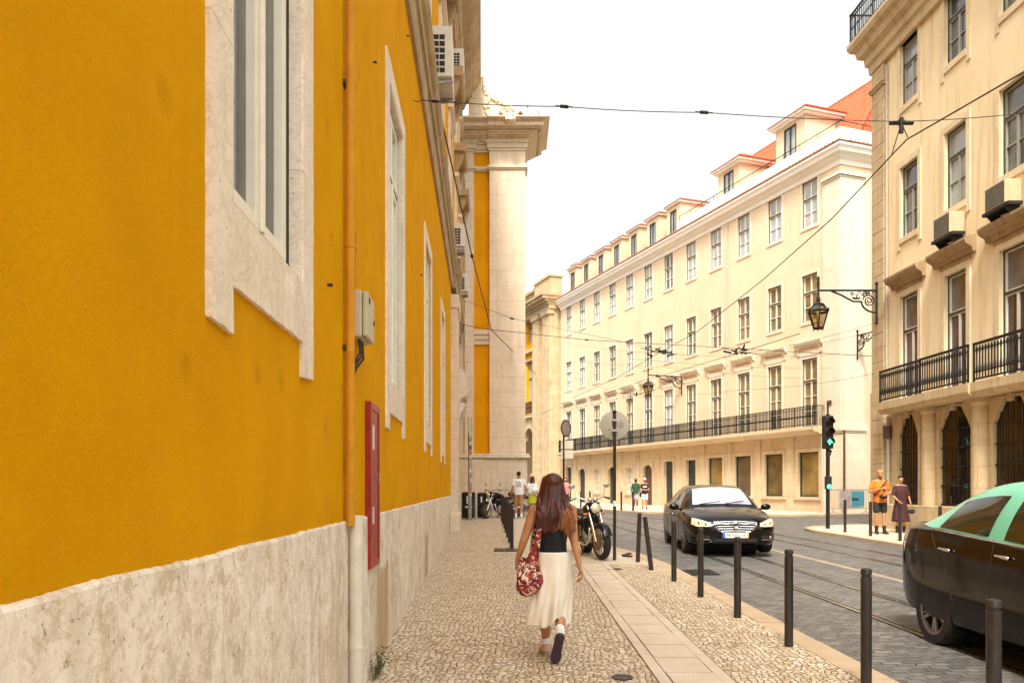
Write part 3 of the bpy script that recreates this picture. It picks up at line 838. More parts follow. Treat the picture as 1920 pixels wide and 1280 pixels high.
obj('carved_mask', mask(-.07, 32.0, 16.42, .40), m['lime_frame'], pr, True, smooth=180)
bm = BM()
P_ = []
for k in range(26):
    a = k * .5; r = .42 * math.exp(-.11 * k)
    P_.append((-1.05 + r * math.cos(a), 32.7, 17.45 + r * math.sin(a)))
tube(bm, P_, [.085 * math.exp(-.04 * k) for k in range(26)], 8)
prism(bm, [(-1.3, 32.6, 16.5), (-1.3, 32.6, 18.1), (-1.12, 32.6, 18.05), (-1.0, 32.6, 17.8), (-.78, 32.6, 17.65), (-.4, 32.6, 17.45), (-.05, 32.6, 17.4), (-.05, 32.6, 17.2), (-.5, 32.6, 17.05), (-.7, 32.6, 16.5)], (0, .35, 0))
for k in range(22):
    f_ = k / 21; sphere(bm, (-1.15 + 1.1 * f_, 32.58, 17.98 - .8 * f_ ** .5 + .05 * math.sin(k * 2.3)), .10 - .03 * f_, (1, .7, .9))
    sphere(bm, (-1.2 + .55 * random.random(), 32.58, 16.7 + .8 * random.random()), .09, (1, .6, 1))
box(bm, -1.75, -1.22, 32.3, 33.2, 16.49, 18.2); box(bm, -1.80, -1.17, 32.25, 33.25, 18.201, 18.35)
obj('scroll', bm, m['lime_pier'], pr, True, smooth=50)
for px, top, bot in ((989, 193, 225), (1010, 206, 226)):
    p = at(px, bot, 34.5); q_ = at(px, top, 34.5)
    bm = BM(); tube(bm, [(p.x, p.y, 16.4), q_], .014, 6)
    tube(bm, [q_ - Vector((0, 0, .18)), q_ - Vector((0, 0, .08))], .035, 6)
    o = obj('roof_antenna', bm, m['steel'])
    tag(o, 'taller thin rod standing on the pavilion roof' if px == 989 else 'shorter thin rod near the cornice tip of the pavilion roof', 'antenna')
MW = Fr((14.82, 38.0), (-.3387, .9409), (-.9409, -.3387))
MC = MW.P(-1.06, 0, 0)
MS = Fr((MC.x, MC.y), (.9409, .3387), (.3387, -.9409))
mr = thing('cream_building', 'long cream apartment building with four rows of windows and a full width iron balcony', 'building', (14.8, 38, gz(38)))
NC = 12
def mu(i): return .44 + 2.625 * i
rows = [(14.36, 16.60), (9.74, 12.04), (4.62, 7.94)]
UE = 31.6
holes = [(mu(i), mu(i) + 1.09, z0, z1) for i in range(NC) for z0, z1 in rows]
gt = ['shop'] * 4 + ['door', 'door', 'arch', 'small', 'arch', 'small', 'arch', 'door']
gh = []
for i, g in enumerate(gt):
    a = mu(i)
    gh.append({'shop': (a - .12, a + 1.33, 1.22, 3.40), 'door': (a + .0, a + 1.1, .48, 3.35), 'arch': (a - .02, a + 1.25, .48, 3.2), 'small': (a + .15, a + .95, 1.3, 3.05)}[g])
bm = BM(); MW.wall(bm, -1.06, UE, 4.25, 17.2, holes, .16); obj('wall', bm, m['cream'], mr, True)
bm = BM(); MW.wall(bm, -1.06, UE, .3, 4.25, gh, .3); obj('ground_storey', bm, m['lime_midg'], mr, True)
bm = BM(); MS.wall(bm, 0, 16, .3, 17.2, [(3.2, 4.3, 9.7, 12), (3.2, 4.3, 14.3, 16.6), (6, 7.1, 9.7, 12), (6, 7.1, 14.3, 16.6)], .16)
obj('side_wall', bm, m['cream'], mr, True)
bm = BM(); boxpts(bm, [MW.P(-.85, -.5, .2), MW.P(UE, -.5, .2), MW.P(UE, -14, .2), MW.P(-.85, -14, .2), MW.P(-.85, -.5, 17.2), MW.P(UE, -.5, 17.2), MW.P(UE, -14, 17.2), MW.P(-.85, -14, 17.2)])
obj('core', bm, m['cream'], mr, True)

def win(fr, root_, u0, u1, z0, z1, sm, gm, o=0.0, dep=.12, sw=.13, rows_=2, cols_=2, split=.64, dark=None, sill=True, proud=.03, door=False, top_light=None, sash_m=None):
    bm = BM()
    fr.box(bm, u0 - sw, u0, o - .01, o + proud, z0 - (0 if door else sw), z1); fr.box(bm, u1, u1 + sw, o - .01, o + proud, z0 - (0 if door else sw), z1)
    fr.box(bm, u0 - sw, u1 + sw, o - .01, o + proud, z1 + .001, z1 + sw)
    if not door: fr.box(bm, u0 + .001, u1 - .001, o - .01, o + proud + .012, z0 - sw, z0)
    s = obj('window', bm, sm, root_, True)
    zt = z0 + (z1 - z0) * split; c = (u0 + u1) / 2; w = .045
    f = BM()
    for q in ((u0, u0 + w, z0, z1), (u1 - w, u1, z0, z1), (u0 + w, u1 - w, z1 - w, z1), (u0 + w, u1 - w, z0, z0 + .05), (u0 + w, u1 - w, zt - .035, zt + .035)):
        fr.box(f, q[0], q[1], o - dep - .02, o - dep + .05, q[2], q[3])
    obj('frame', f, dark or m['frame_dark'], s, True)
    f = BM(); W = .035
    for a, b in ((z0 + .05, zt - .036), (zt + .036, z1 - w)):
        if top_light and a > zt:
            for q in ((u0 + w, u1 - w, a, a + .035), (u0 + w, u1 - w, b - .035, b), (u0 + w, u0 + w + .035, a + .035, b - .035), (u1 - w - .035, u1 - w, a + .035, b - .035)): fr.box(f, q[0], q[1], o - dep - .02, o - dep + .03, q[2], q[3])
            continue
        fr.box(f, c - W, c + W, o - dep - .02, o - dep + .03, a, b)
        fr.box(f, u0 + w, u0 + w + .04, o - dep - .02, o - dep + .03, a, b); fr.box(f, u1 - w - .04, u1 - w, o - dep - .02, o - dep + .03, a, b)
        for k0, k1 in ((u0 + w + .04, c - W), (c + W, u1 - w - .04)):
            fr.box(f, k0, k1, o - dep - .02, o - dep + .03, b - .035, b); fr.box(f, k0, k1, o - dep - .02, o - dep + .03, a, a + .035)
    zm = [z0 + .05 + (zt - z0 - .08) * k / rows_ for k in range(1, rows_)]
    for z in zm:
        for k0, k1 in ((u0 + w + .04, c - W), (c + W, u1 - w - .04)): fr.box(f, k0, k1, o - dep - .02, o - dep + .025, z - .014, z + .014)
    obj('sash', f, sash_m or m['frame_white'], s, True)
    if top_light:
        f = BM(); fr.box(f, u0, u1, o - dep - .035, o - dep - .021, z0, zt); obj('pane', f, gm, s, True)
        f = BM(); fr.box(f, u0, u1, o - dep - .035, o - dep - .021, zt + .001, z1); obj('pane', f, top_light, s, True)
    else: f = BM(); fr.box(f, u0, u1, o - dep - .035, o - dep - .021, z0, z1); obj('pane', f, gm, s, True)
    return s
rg = random.Random(8)
for i in range(NC):
    for k, (z0, z1) in enumerate(rows):
        if k == 0: g = rg.choice([m['glass_pale'], m['glass_pale'], m['glass_mid']])
        elif i < 5: g = m['glass_ochre']
        elif i < 10: g = rg.choice([m['glass_pale'], m['glass_mid'], m['glass_pale'], m['glass_ochre']])
        else: g = m['glass_pale'] if k == 1 else m['glass']
        win(MW, mr, mu(i), mu(i) + 1.09, z0, z1, m['lime_mid'], g, split=.62 if k < 2 else .68, rows_=2 if k < 2 else 3, door=(k == 2))
for u0 in (3.2, 6):
    for z0, z1 in ((9.7, 12), (14.3, 16.6)): win(MS, mr, u0, u0 + 1.1, z0, z1, m['lime_mid'], m['glass'])
# hoods over the balcony doors
for i in range(NC):
    bm = BM(); a = mu(i)
    MW.mould(bm, [(-.02, 8.50), (.10, 8.50), (.16, 8.60), (.20, 8.66), (.23, 8.76), (-.02, 8.84)], a - .42, a + 1.51)
    for q in (a - .32, a + 1.23):
        MW.mould(bm, [(-.02, 8.16), (.05, 8.16), (.07, 8.35), (.14, 8.499), (-.02, 8.499)], q, q + .18)
    MW.box(bm, a - .14, a + 1.23, -.02, .05, 8.08, 8.3)
    obj('window_hood', bm, m['lime_mid'], mr, True)
# balcony: slab with nosing, then railings
bm = BM()
sl = lambda d: [(-.02, 4.22 + d), (.35, 4.22 + d), (.50, 4.30 + d), (.72, 4.34 + d), (.76, 4.42 + d), (.76, 4.56 + d), (-.02, 4.60 + d)]
MW.mould(bm, sl(0), -.15, 15.0); MW.mould(bm, sl(-.0), 15.001, 30.6)
obj('balcony_slab', bm, m['lime_midg'], mr, True)
def railing(fr, root_, u0, u1, o, z, h=.98, step=.115, r=.015, name='balcony_railing'):
    bm = BM()
    n = int((u1 - u0) / step)
    for i in range(n + 1):
        u = u0 + (u1 - u0) * i / n; big = i % 12 == 0
        q = (.022 if big else r)
        fr.box(bm, u - q, u + q, o - q, o + q, z + .02, z + h - .03)
        if not big: fr.box(bm, u - q * 1.7, u + q * 1.7, o - q * 1.7, o + q * 1.7, z + h * .45, z + h * .53)
    fr.box(bm, u0 - .03, u1 + .03, o - .03, o + .03, z + h - .03, z + h)
    fr.box(bm, u0, u1, o - .018, o + .018, z + .09, z + .115); fr.box(bm, u0, u1, o - .018, o + .018, z + h - .16, z + h - .14)
    return obj(name, bm, m['iron'], root_, True)
segs = [(-.1 + 3.06 * k, -.1 + 3.06 * k + 3.0) for k in range(10)]
for a, b in segs: railing(MW, mr, a, b, .66, 4.58)
bm = BM()
for o_ in (.1, .22, .34, .46, .58): MW.box(bm, -.13, -.105, o_ - .01, o_ + .01, 4.6, 5.53)
MW.box(bm, -.14, -.095, 0, .63, 5.531, 5.56)
obj('railing_end', bm, m['iron'], mr, True)
# ground storey trim and openings
for i, (g, h) in enumerate(zip(gt, gh)):
    a, b, z0, z1 = h; bm = BM()
    if g == 'arch':
        # four-centred head: surround follows it, a panel fills the corners
        c = (a + b) / 2; rw_ = (b - a) / 2
        hd = [(c + rw_ * math.cos(R(t)), z1 - .45 + .45 * math.sin(R(t))) for t in range(0, 181, 15)]
        for (p0, p1) in zip(hd, hd[1:]):
            MW.plate(bm, [p0, p1, (p1[0], z1 + .16), (p0[0], z1 + .16)], -.1, .045)
        MW.box(bm, a - .16, a, -.01, .045, z0, z1 + .16); MW.box(bm, b, b + .16, -.01, .045, z0, z1 + .16)
    else:
        MW.box(bm, a - .16, a, -.01, .045, z0, z1); MW.box(bm, b, b + .16, -.01, .045, z0, z1)
        MW.box(bm, a - .16, b + .16, -.01, .045, z1 + .001, z1 + .2); 
        MW.box(bm, (a + b) / 2 - .05, (a + b) / 2 + .05, .046, .07, z1 + .05, z1 + .15)
        if g in ('shop', 'small'): MW.box(bm, a - .25, b + .25, -.01, .10, z0 - .14, z0 - .001)
    nm = 'shop_window' if g == 'shop' else 'window' if g == 'small' else 'doorway'
    s = obj(nm, bm, m['lime_midg'], mr, True)
    f = BM()
    if g == 'shop':
        for q in ((a, a + .07, z0, z1), (b - .07, b, z0, z1), (a + .07, b - .07, z1 - .07, z1), (a + .07, b - .07, z0, z0 + .08)): MW.box(f, q[0], q[1], -.18, -.08, q[2], q[3])
        obj('frame', f, m['frame_dark'], s, True); f = BM(); MW.box(f, a, b, -.16, -.14, z0, z1); obj('pane', f, m['shop2'] if i in (0, 3) else m['shop'], s, True)
    elif g == 'small':
        n = 3
        for k in range(n + 1): MW.box(f, a + (b - a) * k / n - .025, a + (b - a) * k / n + .025, -.12, -.06, z0, z1)
        for k in range(5): MW.box(f, a + .026, b - .026, -.115, -.065, z0 + (z1 - z0 - .05) * k / 4, z0 + .05 + (z1 - z0 - .05) * k / 4)
        obj('frame', f, m['frame_white'], s, True); f = BM(); MW.box(f, a, b, -.16, -.14, z0, z1); obj('pane', f, m['glass_pale'], s, True)
    else:
        c = (a + b) / 2
        MW.box(f, a, b, -.22, -.18, z0, z1)
        for x0, x1 in ((a + .08, c - .04), (c + .04, b - .08)):
            for zz0, zz1 in ((z0 + .15, z0 + .9), (z0 + 1.0, z0 + 2.05)): MW.box(f, x0, x1, -.18, -.165, zz0, zz1)
        MW.box(f, a, b, -.18, -.15, z0 + 2.15, z0 + 2.25)
        obj('door', f, m['frame_dark'] if i != 6 else m['frame_brown'], s, True)
        f = BM(); sphere(f, MW.P(c + .08, -.15, z0 + 1.05), .035, sub=1); obj('handle', f, m['steel'], s, True)
for i in range(NC + 1):
    bm = BM(); u = mu(i) - 1.0 + (.25 if i else .55)
    if i == 0: continue
    MW.box(bm, u - .2, u + .2, -.01, .06, .45, 4.0); MW.box(bm, u - .26, u + .26, -.01, .10, 4.001, 4.2); MW.box(bm, u - .24, u + .24, -.01, .09, .3, .95)
    obj('pilaster', bm, m['lime_midg'], mr, True)
bm = BM()
MW.box(bm, -1.18, 0.0, -.05, .10, 4.62, 16.0); MW.box(bm, -1.18, 0, -.05, .13, .3, 4.2)
MS.box(bm, .001, 1.30, -.05, .12, 4.62, 16.0); MS.box(bm, .001, 1.36, -.05, .16, .3, 4.2)
obj('corner_pilaster', bm, m['lime_mid'], mr, True, bevel=.01)
for ZZ in (((4.201, 4.3, .18), (4.301, 4.5, .22), (4.501, 4.619, .16)), ((16.001, 16.1, .14), (16.101, 16.25, .20))):
    bm = BM()
    for z0, z1, a in ZZ: MW.box(bm, -1.06 - a, .02, -.05, a, z0, z1); MS.box(bm, .001, 1.38, -.05, a, z0, z1)
    obj('pilaster_cap', bm, m['lime_mid'], mr, True)
# eaves cornice round the corner, tile edge, parapet
bm = BM()
pc = [(0, 16.62), (.06, 16.62), (.08, 16.82), (.16, 16.88), (.28, 17.02), (.40, 17.08), (.44, 17.22), (.52, 17.32), (.52, 17.42), (0, 17.50)]
def wrap(bmx, prof, uE, vE):
    """profile carried round the corner with a mitre"""
    A = [MW.P(uE, o, z) for o, z in prof]
    d1, d2 = MW.d, MS.d
    B = [MC + MW.n * o + MS.n * o + Vector((0, 0, z)) for o, z in prof]
    Cc = [MS.P(vE, o, z) for o, z in prof]
    for X, Y in ((A, B), (B, Cc)):
        x = [bmx.verts.new(p) for p in X]; y = [bmx.verts.new(p) for p in Y]
        for i in range(len(x)): bmx.faces.new((x[i], x[(i + 1) % len(x)], y[(i + 1) % len(y)], y[i]))
    bmx.faces.new([bmx.verts.new(p) for p in A]); bmx.faces.new([bmx.verts.new(p) for p in Cc])
wrap(bm, pc, UE, 16)
obj('cornice', bm, m['white_par'], mr, True)
bm = BM()
wrap(bm, [(-.3, 17.505), (.50, 17.43), (.56, 17.47), (.56, 17.50), (-.3, 17.62)], UE, 16)
for k in range(130):
    u = -1.2 + k * .25
    tube(bm, [MW.P(u, .575, 17.485), MW.P(u, .1, 17.62)], .055, 6)
for k in range(50): tube(bm, [MS.P(.1 + k * .25, .575, 17.485), MS.P(.1 + k * .25, .1, 17.62)], .055, 6)
obj('eaves_tiles', bm, m['tile_dull'], mr, True)
UP = 13.3  # the parapet covers the nearer half
bm = BM(); wrap(bm, [(-.55, 17.50), (-.1, 17.56), (-.1, 18.42), (-.55, 18.42)], UP, 16); obj('parapet', bm, m['white_par'], mr, True)
bm = BM()
a_ = MW.P(UP, -.3, 18.8); c_ = MC + MW.n * -.3 + MS.n * -.3 + Vector((0, 0, 18.8)); e_ = MS.P(16, -.3, 18.8)
tube(bm, [a_, c_, e_], .022, 6)
for k in range(12):
    p = MW.P(UP - k * 1.25, -.3, 18.4); tube(bm, [p, p + Vector((0, 0, .4))], .014, 5)
obj('parapet_handrail', bm, m['iron'], mr, True)
# dormers
def dormer(u0, w, z0, z1, o, depth, big):
    bm = BM()
    c = u0 + w / 2; ww = .75 if not big else .95
    MW.wall(bm, u0, u0 + w, z0, z1, [(c - ww / 2, c + ww / 2, z0 + .35, z1 - .3)], .1, o)
    for u in (u0, u0 + w): quad(bm, MW.P(u, o, z0), MW.P(u, o - depth, z0), MW.P(u, o - depth, z1), MW.P(u, o, z1))
    s = obj('dormer', bm, m['cream'], mr, True)
    f = BM(); A, B, Z0, Z1 = c - ww / 2, c + ww / 2, z0 + .35, z1 - .3
    for q in ((A, A + .06, Z0, Z1), (B - .06, B, Z0, Z1), (c - .03, c + .03, Z0, Z1 - .06), (A + .06, B - .06, Z1 - .06, Z1), (A + .06, B - .06, Z0, Z0 + .06)):
        MW.box(f, q[0], q[1], o - .08, o + .02, q[2], q[3])
    obj('frame', f, m['frame_dark'], s, True)
    f = BM(); MW.box(f, A, B, o - .07, o - .05, Z0, Z1); obj('pane', f, m['glass_pale'], s, True)
    e = .14 if not big else .3
    f = BM()
    MW.box(f, u0 - e, u0 + w + e, o - depth, o + e, z1 + .001, z1 + .12); 
    if big: MW.box(f, u0 - e * .6, u0 + w + e * .6, o - depth, o + e * .6, z1 - .12, z1)
    obj('dormer_eaves', f, m['white_par'], s, True)
    f = BM(); h = .42 if not big else .75
    E = e + .06; Z = z1 + .121
    p = [MW.P(u0 - E, o + E, Z), MW.P(u0 + w + E, o + E, Z), MW.P(u0 + w + E, o - depth, Z), MW.P(u0 - E, o - depth, Z)]
    r0, r1 = MW.P(c, o - w * .5, Z + h), MW.P(c, o - depth, Z + h)
    quad(f, p[0], p[1], r0); quad(f, p[1], p[2], r1, r0); quad(f, p[3], p[0], r0, r1); quad(f, *p); quad(f, p[2], p[3], r1)
    # rows of tiles
    for side in (1, -1):
        k = 0
        while k * .2 < depth + E:
            oo = o + E - k * .2
            edge = MW.P(c + side * (w / 2 + E), oo, Z + .03)
            tfrac = min(1, (k * .2) / (w * .5 + E)); top = MW.P(c + side * (w / 2 + E) * (1 - tfrac), oo, Z + h * tfrac + .03)
            if k: tube(f, [edge, top], .045, 5)
            k += 1
    obj('dormer_roof', f, m['tile_dull'] if not big else m['tile'], s, True)
for i in range(5, 12): dormer(mu(i) - .25, 1.6, 17.35, 19.75, -.35, 3.2, False)
dormer(mu(3) - .45, 2.1, 17.6, 20.35, -.9, 4.5, True)
dormer(mu(1) - .45, 2.3, 17.6, 20.85, -1.1, 5.0, True)
# main roof
bm = BM()
def roofquad(bmx, u0, u1, o0, z0, o1, z1, pitch=.24):
    quad(bmx, MW.P(u0, o0, z0), MW.P(u1, o0, z0), MW.P(u1, o1, z1), MW.P(u0, o1, z1))
    n = int(abs(u1 - u0) / pitch)
    for k in range(n):
        u = u0 + (u1 - u0) * (k + .5) / n
        tube(bmx, [MW.P(u, o0, z0 + .03), MW.P(u, o1, z1 + .03)], .07, 6)
roofquad(bm, 13.3, UE, -.3, 17.6, -5.5, 20.2)
quad(bm, MW.P(13.3, -.3, 17.6), MW.P(13.3, -5.5, 17.6), MW.P(13.3, -5.5, 20.2))
hip0 = MW.P(4.5, -7, 24.6); 
q0, q1, q2 = MW.P(13.3, -1.6, 18.4), MC + MW.n * -1.6 + MS.n * -.8 + Vector((0, 0, 18.4)), MS.P(16, -.8, 18.4)
rA, rB = MW.P(13.3, -5.0, 22.8), MW.P(1.0, -5.0, 22.8)
quad(bm, q0, q1, rB, rA)
rC = MS.P(16, -2.06, 22.8)
quad(bm, q1, q2, rC, rB)
for k in range(60):
    s_ = k / 60; a = q1.lerp(q2, s_); d_ = (q2 - q1).normalized()
    t_ = min(1.0, s_ * (q2 - q1).length / 3.4)
    up_ = MS.n * -1.26 * t_ + Vector((0, 0, 4.4 * t_))
    tube(bm, [a + Vector((0, 0, .03)), a + up_ + Vector((0, 0, .03))], .075, 6)
for k in range(60):
    s_ = k / 60; a = q1.lerp(q0, s_)
    t_ = min(1.0, s_ * (q0 - q1).length / 1.26)
    up_ = MW.n * -3.4 * t_ + Vector((0, 0, 4.4 * t_))
    tube(bm, [a + Vector((0, 0, .03)), a + up_ + Vector((0, 0, .03))], .075, 6)
tube(bm, [q1, rB], .12, 8); tube(bm, [rB, rA], .12, 8); tube(bm, [rB, rC], .12, 8)
quad(bm, q0, rA, MW.P(13.3, -5, 17))
obj('roof', bm, m['tile'], mr, True)
bm = BM(); MW.box(bm, 29.8, 30.9, -1.8, -.6, 17.6, 20.3); MW.box(bm, 29.7, 31.0, -1.9, -.5, 20.301, 20.45); obj('chimney', bm, m['white_par'], mr, True)
# downpipes
for u, o_, z0, z1, mm in ((mu(3) - .62, .07, .5, 16.6, 'pipe_g'), (mu(7) - .62, .07, .5, 4.2, 'pipe_g'), (-.05, .16, .5, 4.6, 'pipe_g')):
    bm = BM(); tube(bm, [MW.P(u, o_, z0), MW.P(u, o_, z1)], .05, 8)
    for z in range(int(z0) + 1, int(z1), 3): tube(bm, [MW.P(u, o_, z), MW.P(u, o_, z + .06)], .062, 8)
    obj('downpipe', bm, m[mm], mr, True)
bm = BM(); tube(bm, [MS.P(.04, .22, .5), MS.P(.04, .22, 4.3)], .055, 8); obj('downpipe', bm, m['frame_brown'], mr, True)
bm = BM(); MW.box(bm, -.65, -.35, .131, .15, 3.55 + 2.0, 5.75); obj('street_sign', bm, m['frame_brown'], mr, True)

# ------------------------------------------------ arcaded building beyond
ar = thing('arcaded_building', 'yellow and stone building with tall arch and double pilasters far down the street', 'building', MW.P(34, .5, gz(60)))
AW = Fr(MW.P(0, .5, 0).xy, (-.3387, .9409), (-.9409, -.3387))
bm = BM(); AW.wall(bm, 32, 46, 8.0, 17.3, [(36.6, 38.2, 14.8, 17.0), (36.5, 38.3, 8.5, 13.2), (41.2, 42.8, 14.8, 17.0), (41.2, 42.8, 8.5, 13.2)], .5)
obj('wall', bm, m['yellow_far'], ar, True)
bm = BM(); AW.box(bm, 32, 46, -9, -2.2, .3, 17.2); AW.box(bm, 31.9, 32, -9, 0, .3, 17.3); obj('core', bm, m['lime_right'], ar, True)
bm = BM()
for a, b in ((31.95, 33.6), (34.4, 35.9), (39.2, 40.6), (43.4, 44.9)):
    AW.box(bm, a, b, -.02, .4, 2.9, 16.4); AW.box(bm, a - .1, b + .1, -.02, .55, .3, 2.899)
    AW.box(bm, a - .12, b + .12, -.02, .55, 16.401, 16.8)
for a, b in ((35.91, 39.19), (40.61, 43.39)):
    c = (a + b) / 2
    AW.box(bm, a, a + .55, -.02, .12, .3, 6.0); AW.box(bm, b - .55, b, -.02, .12, .3, 6.0)
    r_ = (b - a) / 2 - .55
    pts = [(c + r_ * math.cos(R(t)), 6.0 + r_ * math.sin(R(t))) for t in range(0, 181, 12)]
    for p0, p1 in zip(pts, pts[1:]): AW.plate(bm, [p0, p1, (p1[0], 8.0), (p0[0], 8.0)], -.3, .12)
    AW.box(bm, a, a + .55, -.3, .12, 6.001, 8.0); AW.box(bm, b - .55, b, -.3, .12, 6.001, 8.0)
    AW.box(bm, a, b, -.02, .35, 8.001, 8.35)
    for z0, z1 in ((8.5, 13.2), (14.8, 17.0)):
        AW.box(bm, c - 1.15, c - .9, -.02, .1, z0, z1); AW.box(bm, c + .9, c + 1.15, -.02, .1, z0, z1); AW.box(bm, c - 1.15, c + 1.15, -.02, .1, z1 + .001, z1 + .25)
    AW.box(bm, c - 1.5, c + 1.5, -.02, .35, 13.9, 14.2)
obj('pilasters', bm, m['lime_right'], ar, True)
bm = BM()
for z0, z1, a in ((16.801, 17.2, .5), (17.201, 17.4, .65), (17.401, 17.6, .9), (17.601, 17.85, 1.15), (17.851, 18.0, 1.3)):
    AW.box(bm, 31.9 - a * .3, 46, -1, a, z0, z1)
obj('cornice', bm, m['lime_dirty'], ar, True)
bm = BM()
AW.box(bm, 32, 35.6, -.8, .3, 18.001, 19.6); AW.box(bm, 31.9, 35.7, -.9, .4, 19.601, 19.8)
for k in range(12): AW.box(bm, 35.8 + k * .32, 35.95 + k * .32, -.1, .1, 18.001, 19.2)
AW.box(bm, 35.701, 46, -.2, .3, 19.201, 19.45)
obj('balustrade', bm, m['lime_right'], ar, True)
for c in (37.55, 42.0):
    for z0, z1 in ((8.5, 13.2), (14.8, 17.0)):
        f = BM(); AW.box(f, c - .9, c + .9, -.3, -.28, z0, z1); p_ = obj('window', f, m['glass_pale'], ar, True)
        f = BM()
        for q in (c - .9, c - .04, c + .82): AW.box(f, q, q + .08, -.27, -.22, z0, z1)
        AW.box(f, c - .81, c + .81, -.27, -.22, z0 + (z1 - z0) * .66, z0 + (z1 - z0) * .66 + .1)
        obj('frame', f, m['frame_dark'], p_, True)
    railing(AW, ar, c - 1.4, c + 1.4, .4, 8.36, 1.05, .16, .018)
RW = Fr((11.9, 26.2), (.0267, -1), (-1, -.0267))
RS = Fr((11.9, 26.2), (1, .0267), (-.0267, 1))   # its flank along the side street
rb = thing('ochre_building', 'weathered ochre building on the right with stepped iron balconies and barred openings', 'building', (11.9, 26.2, gz(26)))
NR = 8
def ru(i): return 1.62 + 2.4 * i
holes = [(ru(i), ru(i) + 1.02, z0, z1) for i in range(NR) for z0, z1 in ((13.28, 15.2), (9.3, 11.45), (4.35, 7.5))]
UR = 21
bm = BM(); RW.wall(bm, 0, UR, 3.95, 16.0, holes, .2); obj('wall', bm, m['ochre'], rb, True)
g0 = []
for i in range(NR):
    c = ru(i) + .52; w = .55 if i == 0 else .74
    g0.append((c - w, c + w, 1.16, 3.85))
bm = BM(); RW.wall(bm, 0, UR, .1, 3.95, g0, .12); obj('ground_storey', bm, m['lime_right'], rb, True)
bm = BM(); RS.wall(bm, 0, 12, .1, 16, [], .2); obj('side_wall', bm, m['ochre'], rb, True)
bm = BM(); box(bm, 12.6, 24, 5, 25.9, .1, 15.9); obj('core', bm, m['ochre'], rb, True)
for i in range(NR):
    for k, (z0, z1) in enumerate(((13.28, 15.2), (9.3, 11.45), (4.35, 7.5))):
        g = m['glass_plum'] if k == 2 else m['glass_pale'] if (i * 2 + k) % 3 == 0 else m['glass_mid']
        s = win(RW, rb, ru(i), ru(i) + 1.02, z0, z1, m['trim_right'], g, dep=.13, sw=.17, split=.66, rows_=2 if k < 2 else 1, door=(k == 2), proud=.035, top_light=m['glass_mid'] if k == 2 else g, sash_m=m['frame_grey'] if k < 2 else None)
        if k < 2:
            for q in (-.17, 1.04):
                f = BM(); RW.box(f, ru(i) + q, ru(i) + q + .15, -.01, .034, z0 - .36, z0 - .171); obj('sill_ear', f, m['trim_right'], s, True)
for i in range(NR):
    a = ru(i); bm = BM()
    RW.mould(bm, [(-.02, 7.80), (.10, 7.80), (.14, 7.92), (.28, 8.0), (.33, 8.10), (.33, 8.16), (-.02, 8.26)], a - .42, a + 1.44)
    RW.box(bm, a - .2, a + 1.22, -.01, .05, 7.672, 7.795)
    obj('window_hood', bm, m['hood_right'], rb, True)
# stepped balcony
for i in range(NR):
    a = 1.2 + 2.4 * i if i else 1.15; b = 1.2 + 2.4 * (i + 1)
    off = .50 + (0.06 if i % 2 else 0)
    bm = BM(); RW.mould(bm, [(-.02, 3.951), (off - .12, 3.951), (off - .02, 4.04), (off, 4.08), (off, 4.30), (-.02, 4.34)], a, b - .002)
    s = obj('balcony_slab', bm, m['lime_right'], rb, True)
    bm = BM(); n = 19; o = off - .06
    for k in range(n + 1):
        u = a + .06 + (b - a - .14) * k / n
        big = k in (0, n)
        P_ = lambda z: RW.P(u, o, z)
        if big: tube(bm, [P_(4.31), P_(5.28)], .028, 8)
        else: tube(bm, [P_(4.36), P_(4.55), P_(4.62), P_(4.75), P_(5.0), P_(5.12), P_(5.2)], [.015, .017, .030, .018, .016, .028, .016], 6)
    for z, r in ((4.38, .020), (4.56, .018), (5.10, .014), (5.26, .032)): RW.box(bm, a + .05, b - .07, o - r, o + r, z - r, z + r)
    obj('railing', bm, m['iron'], s, True)
# barred openings
for i, (a, b, z0, z1) in enumerate(g0):
    bm = BM(); c = (a + b) / 2; w = b - a
    hd = [(a, z1 - .62), (a + w * .10, z1 - .38), (a + w * .30, z1), (b - w * .30, z1), (b - w * .10, z1 - .38), (b, z1 - .62)]
    for p0, p1 in zip(hd, hd[1:]):
        if p0[0] != p1[0]: RW.plate(bm, [p0, p1, (p1[0], z1 + .06), (p0[0], z1 + .06)], -.06, .05)
    RW.box(bm, a - .14, a, -.01, .05, z0, z1 + .06); RW.box(bm, b, b + .14, -.01, .05, z0, z1 + .06)
    RW.box(bm, c - .1, c + .1, .051, .12, z1 - .1, z1 + .09)
    s = obj('window', bm, m['lime_right'], rb, True)
    f = BM(); RW.box(f, a, b, -.07, -.05, z0, z1); obj('pane', f, m['glass_dark'], s, True)
    f = BM(); n = 7
    for k in range(1, n):
        u = a + w * k / n; tube(f, [RW.P(u, -.02, z0), RW.P(u, -.02, z1)], .011, 5)
    for z in (z0 + .05, z0 + .55, z0 + 1.08, z0 + 1.6, z0 + 2.1): RW.box(f, a, b, -.035, -.005, z - .016, z + .016)
    obj('grille', f, m['iron'], s, True)
for i in range(NR):
    bm = BM(); u = ru(i) + 1.72
    tube(bm, [RW.P(u, .02, 1.15), RW.P(u, .02, 3.75)], [.26, .235], 18)
    tube(bm, [RW.P(u, .02, 3.751), RW.P(u, .02, 3.85)], [.25, .30], 18)
    RW.box(bm, u - .33, u + .33, -.01, .30, 3.851, 3.949)
    obj('column', bm, m['lime_right'], rb, True, smooth=40)
bm = BM(); RW.box(bm, .76, UR, -.01, .28, .1, 1.149); obj('plinth', bm, m['lime_right'], rb, True, bevel=.02)
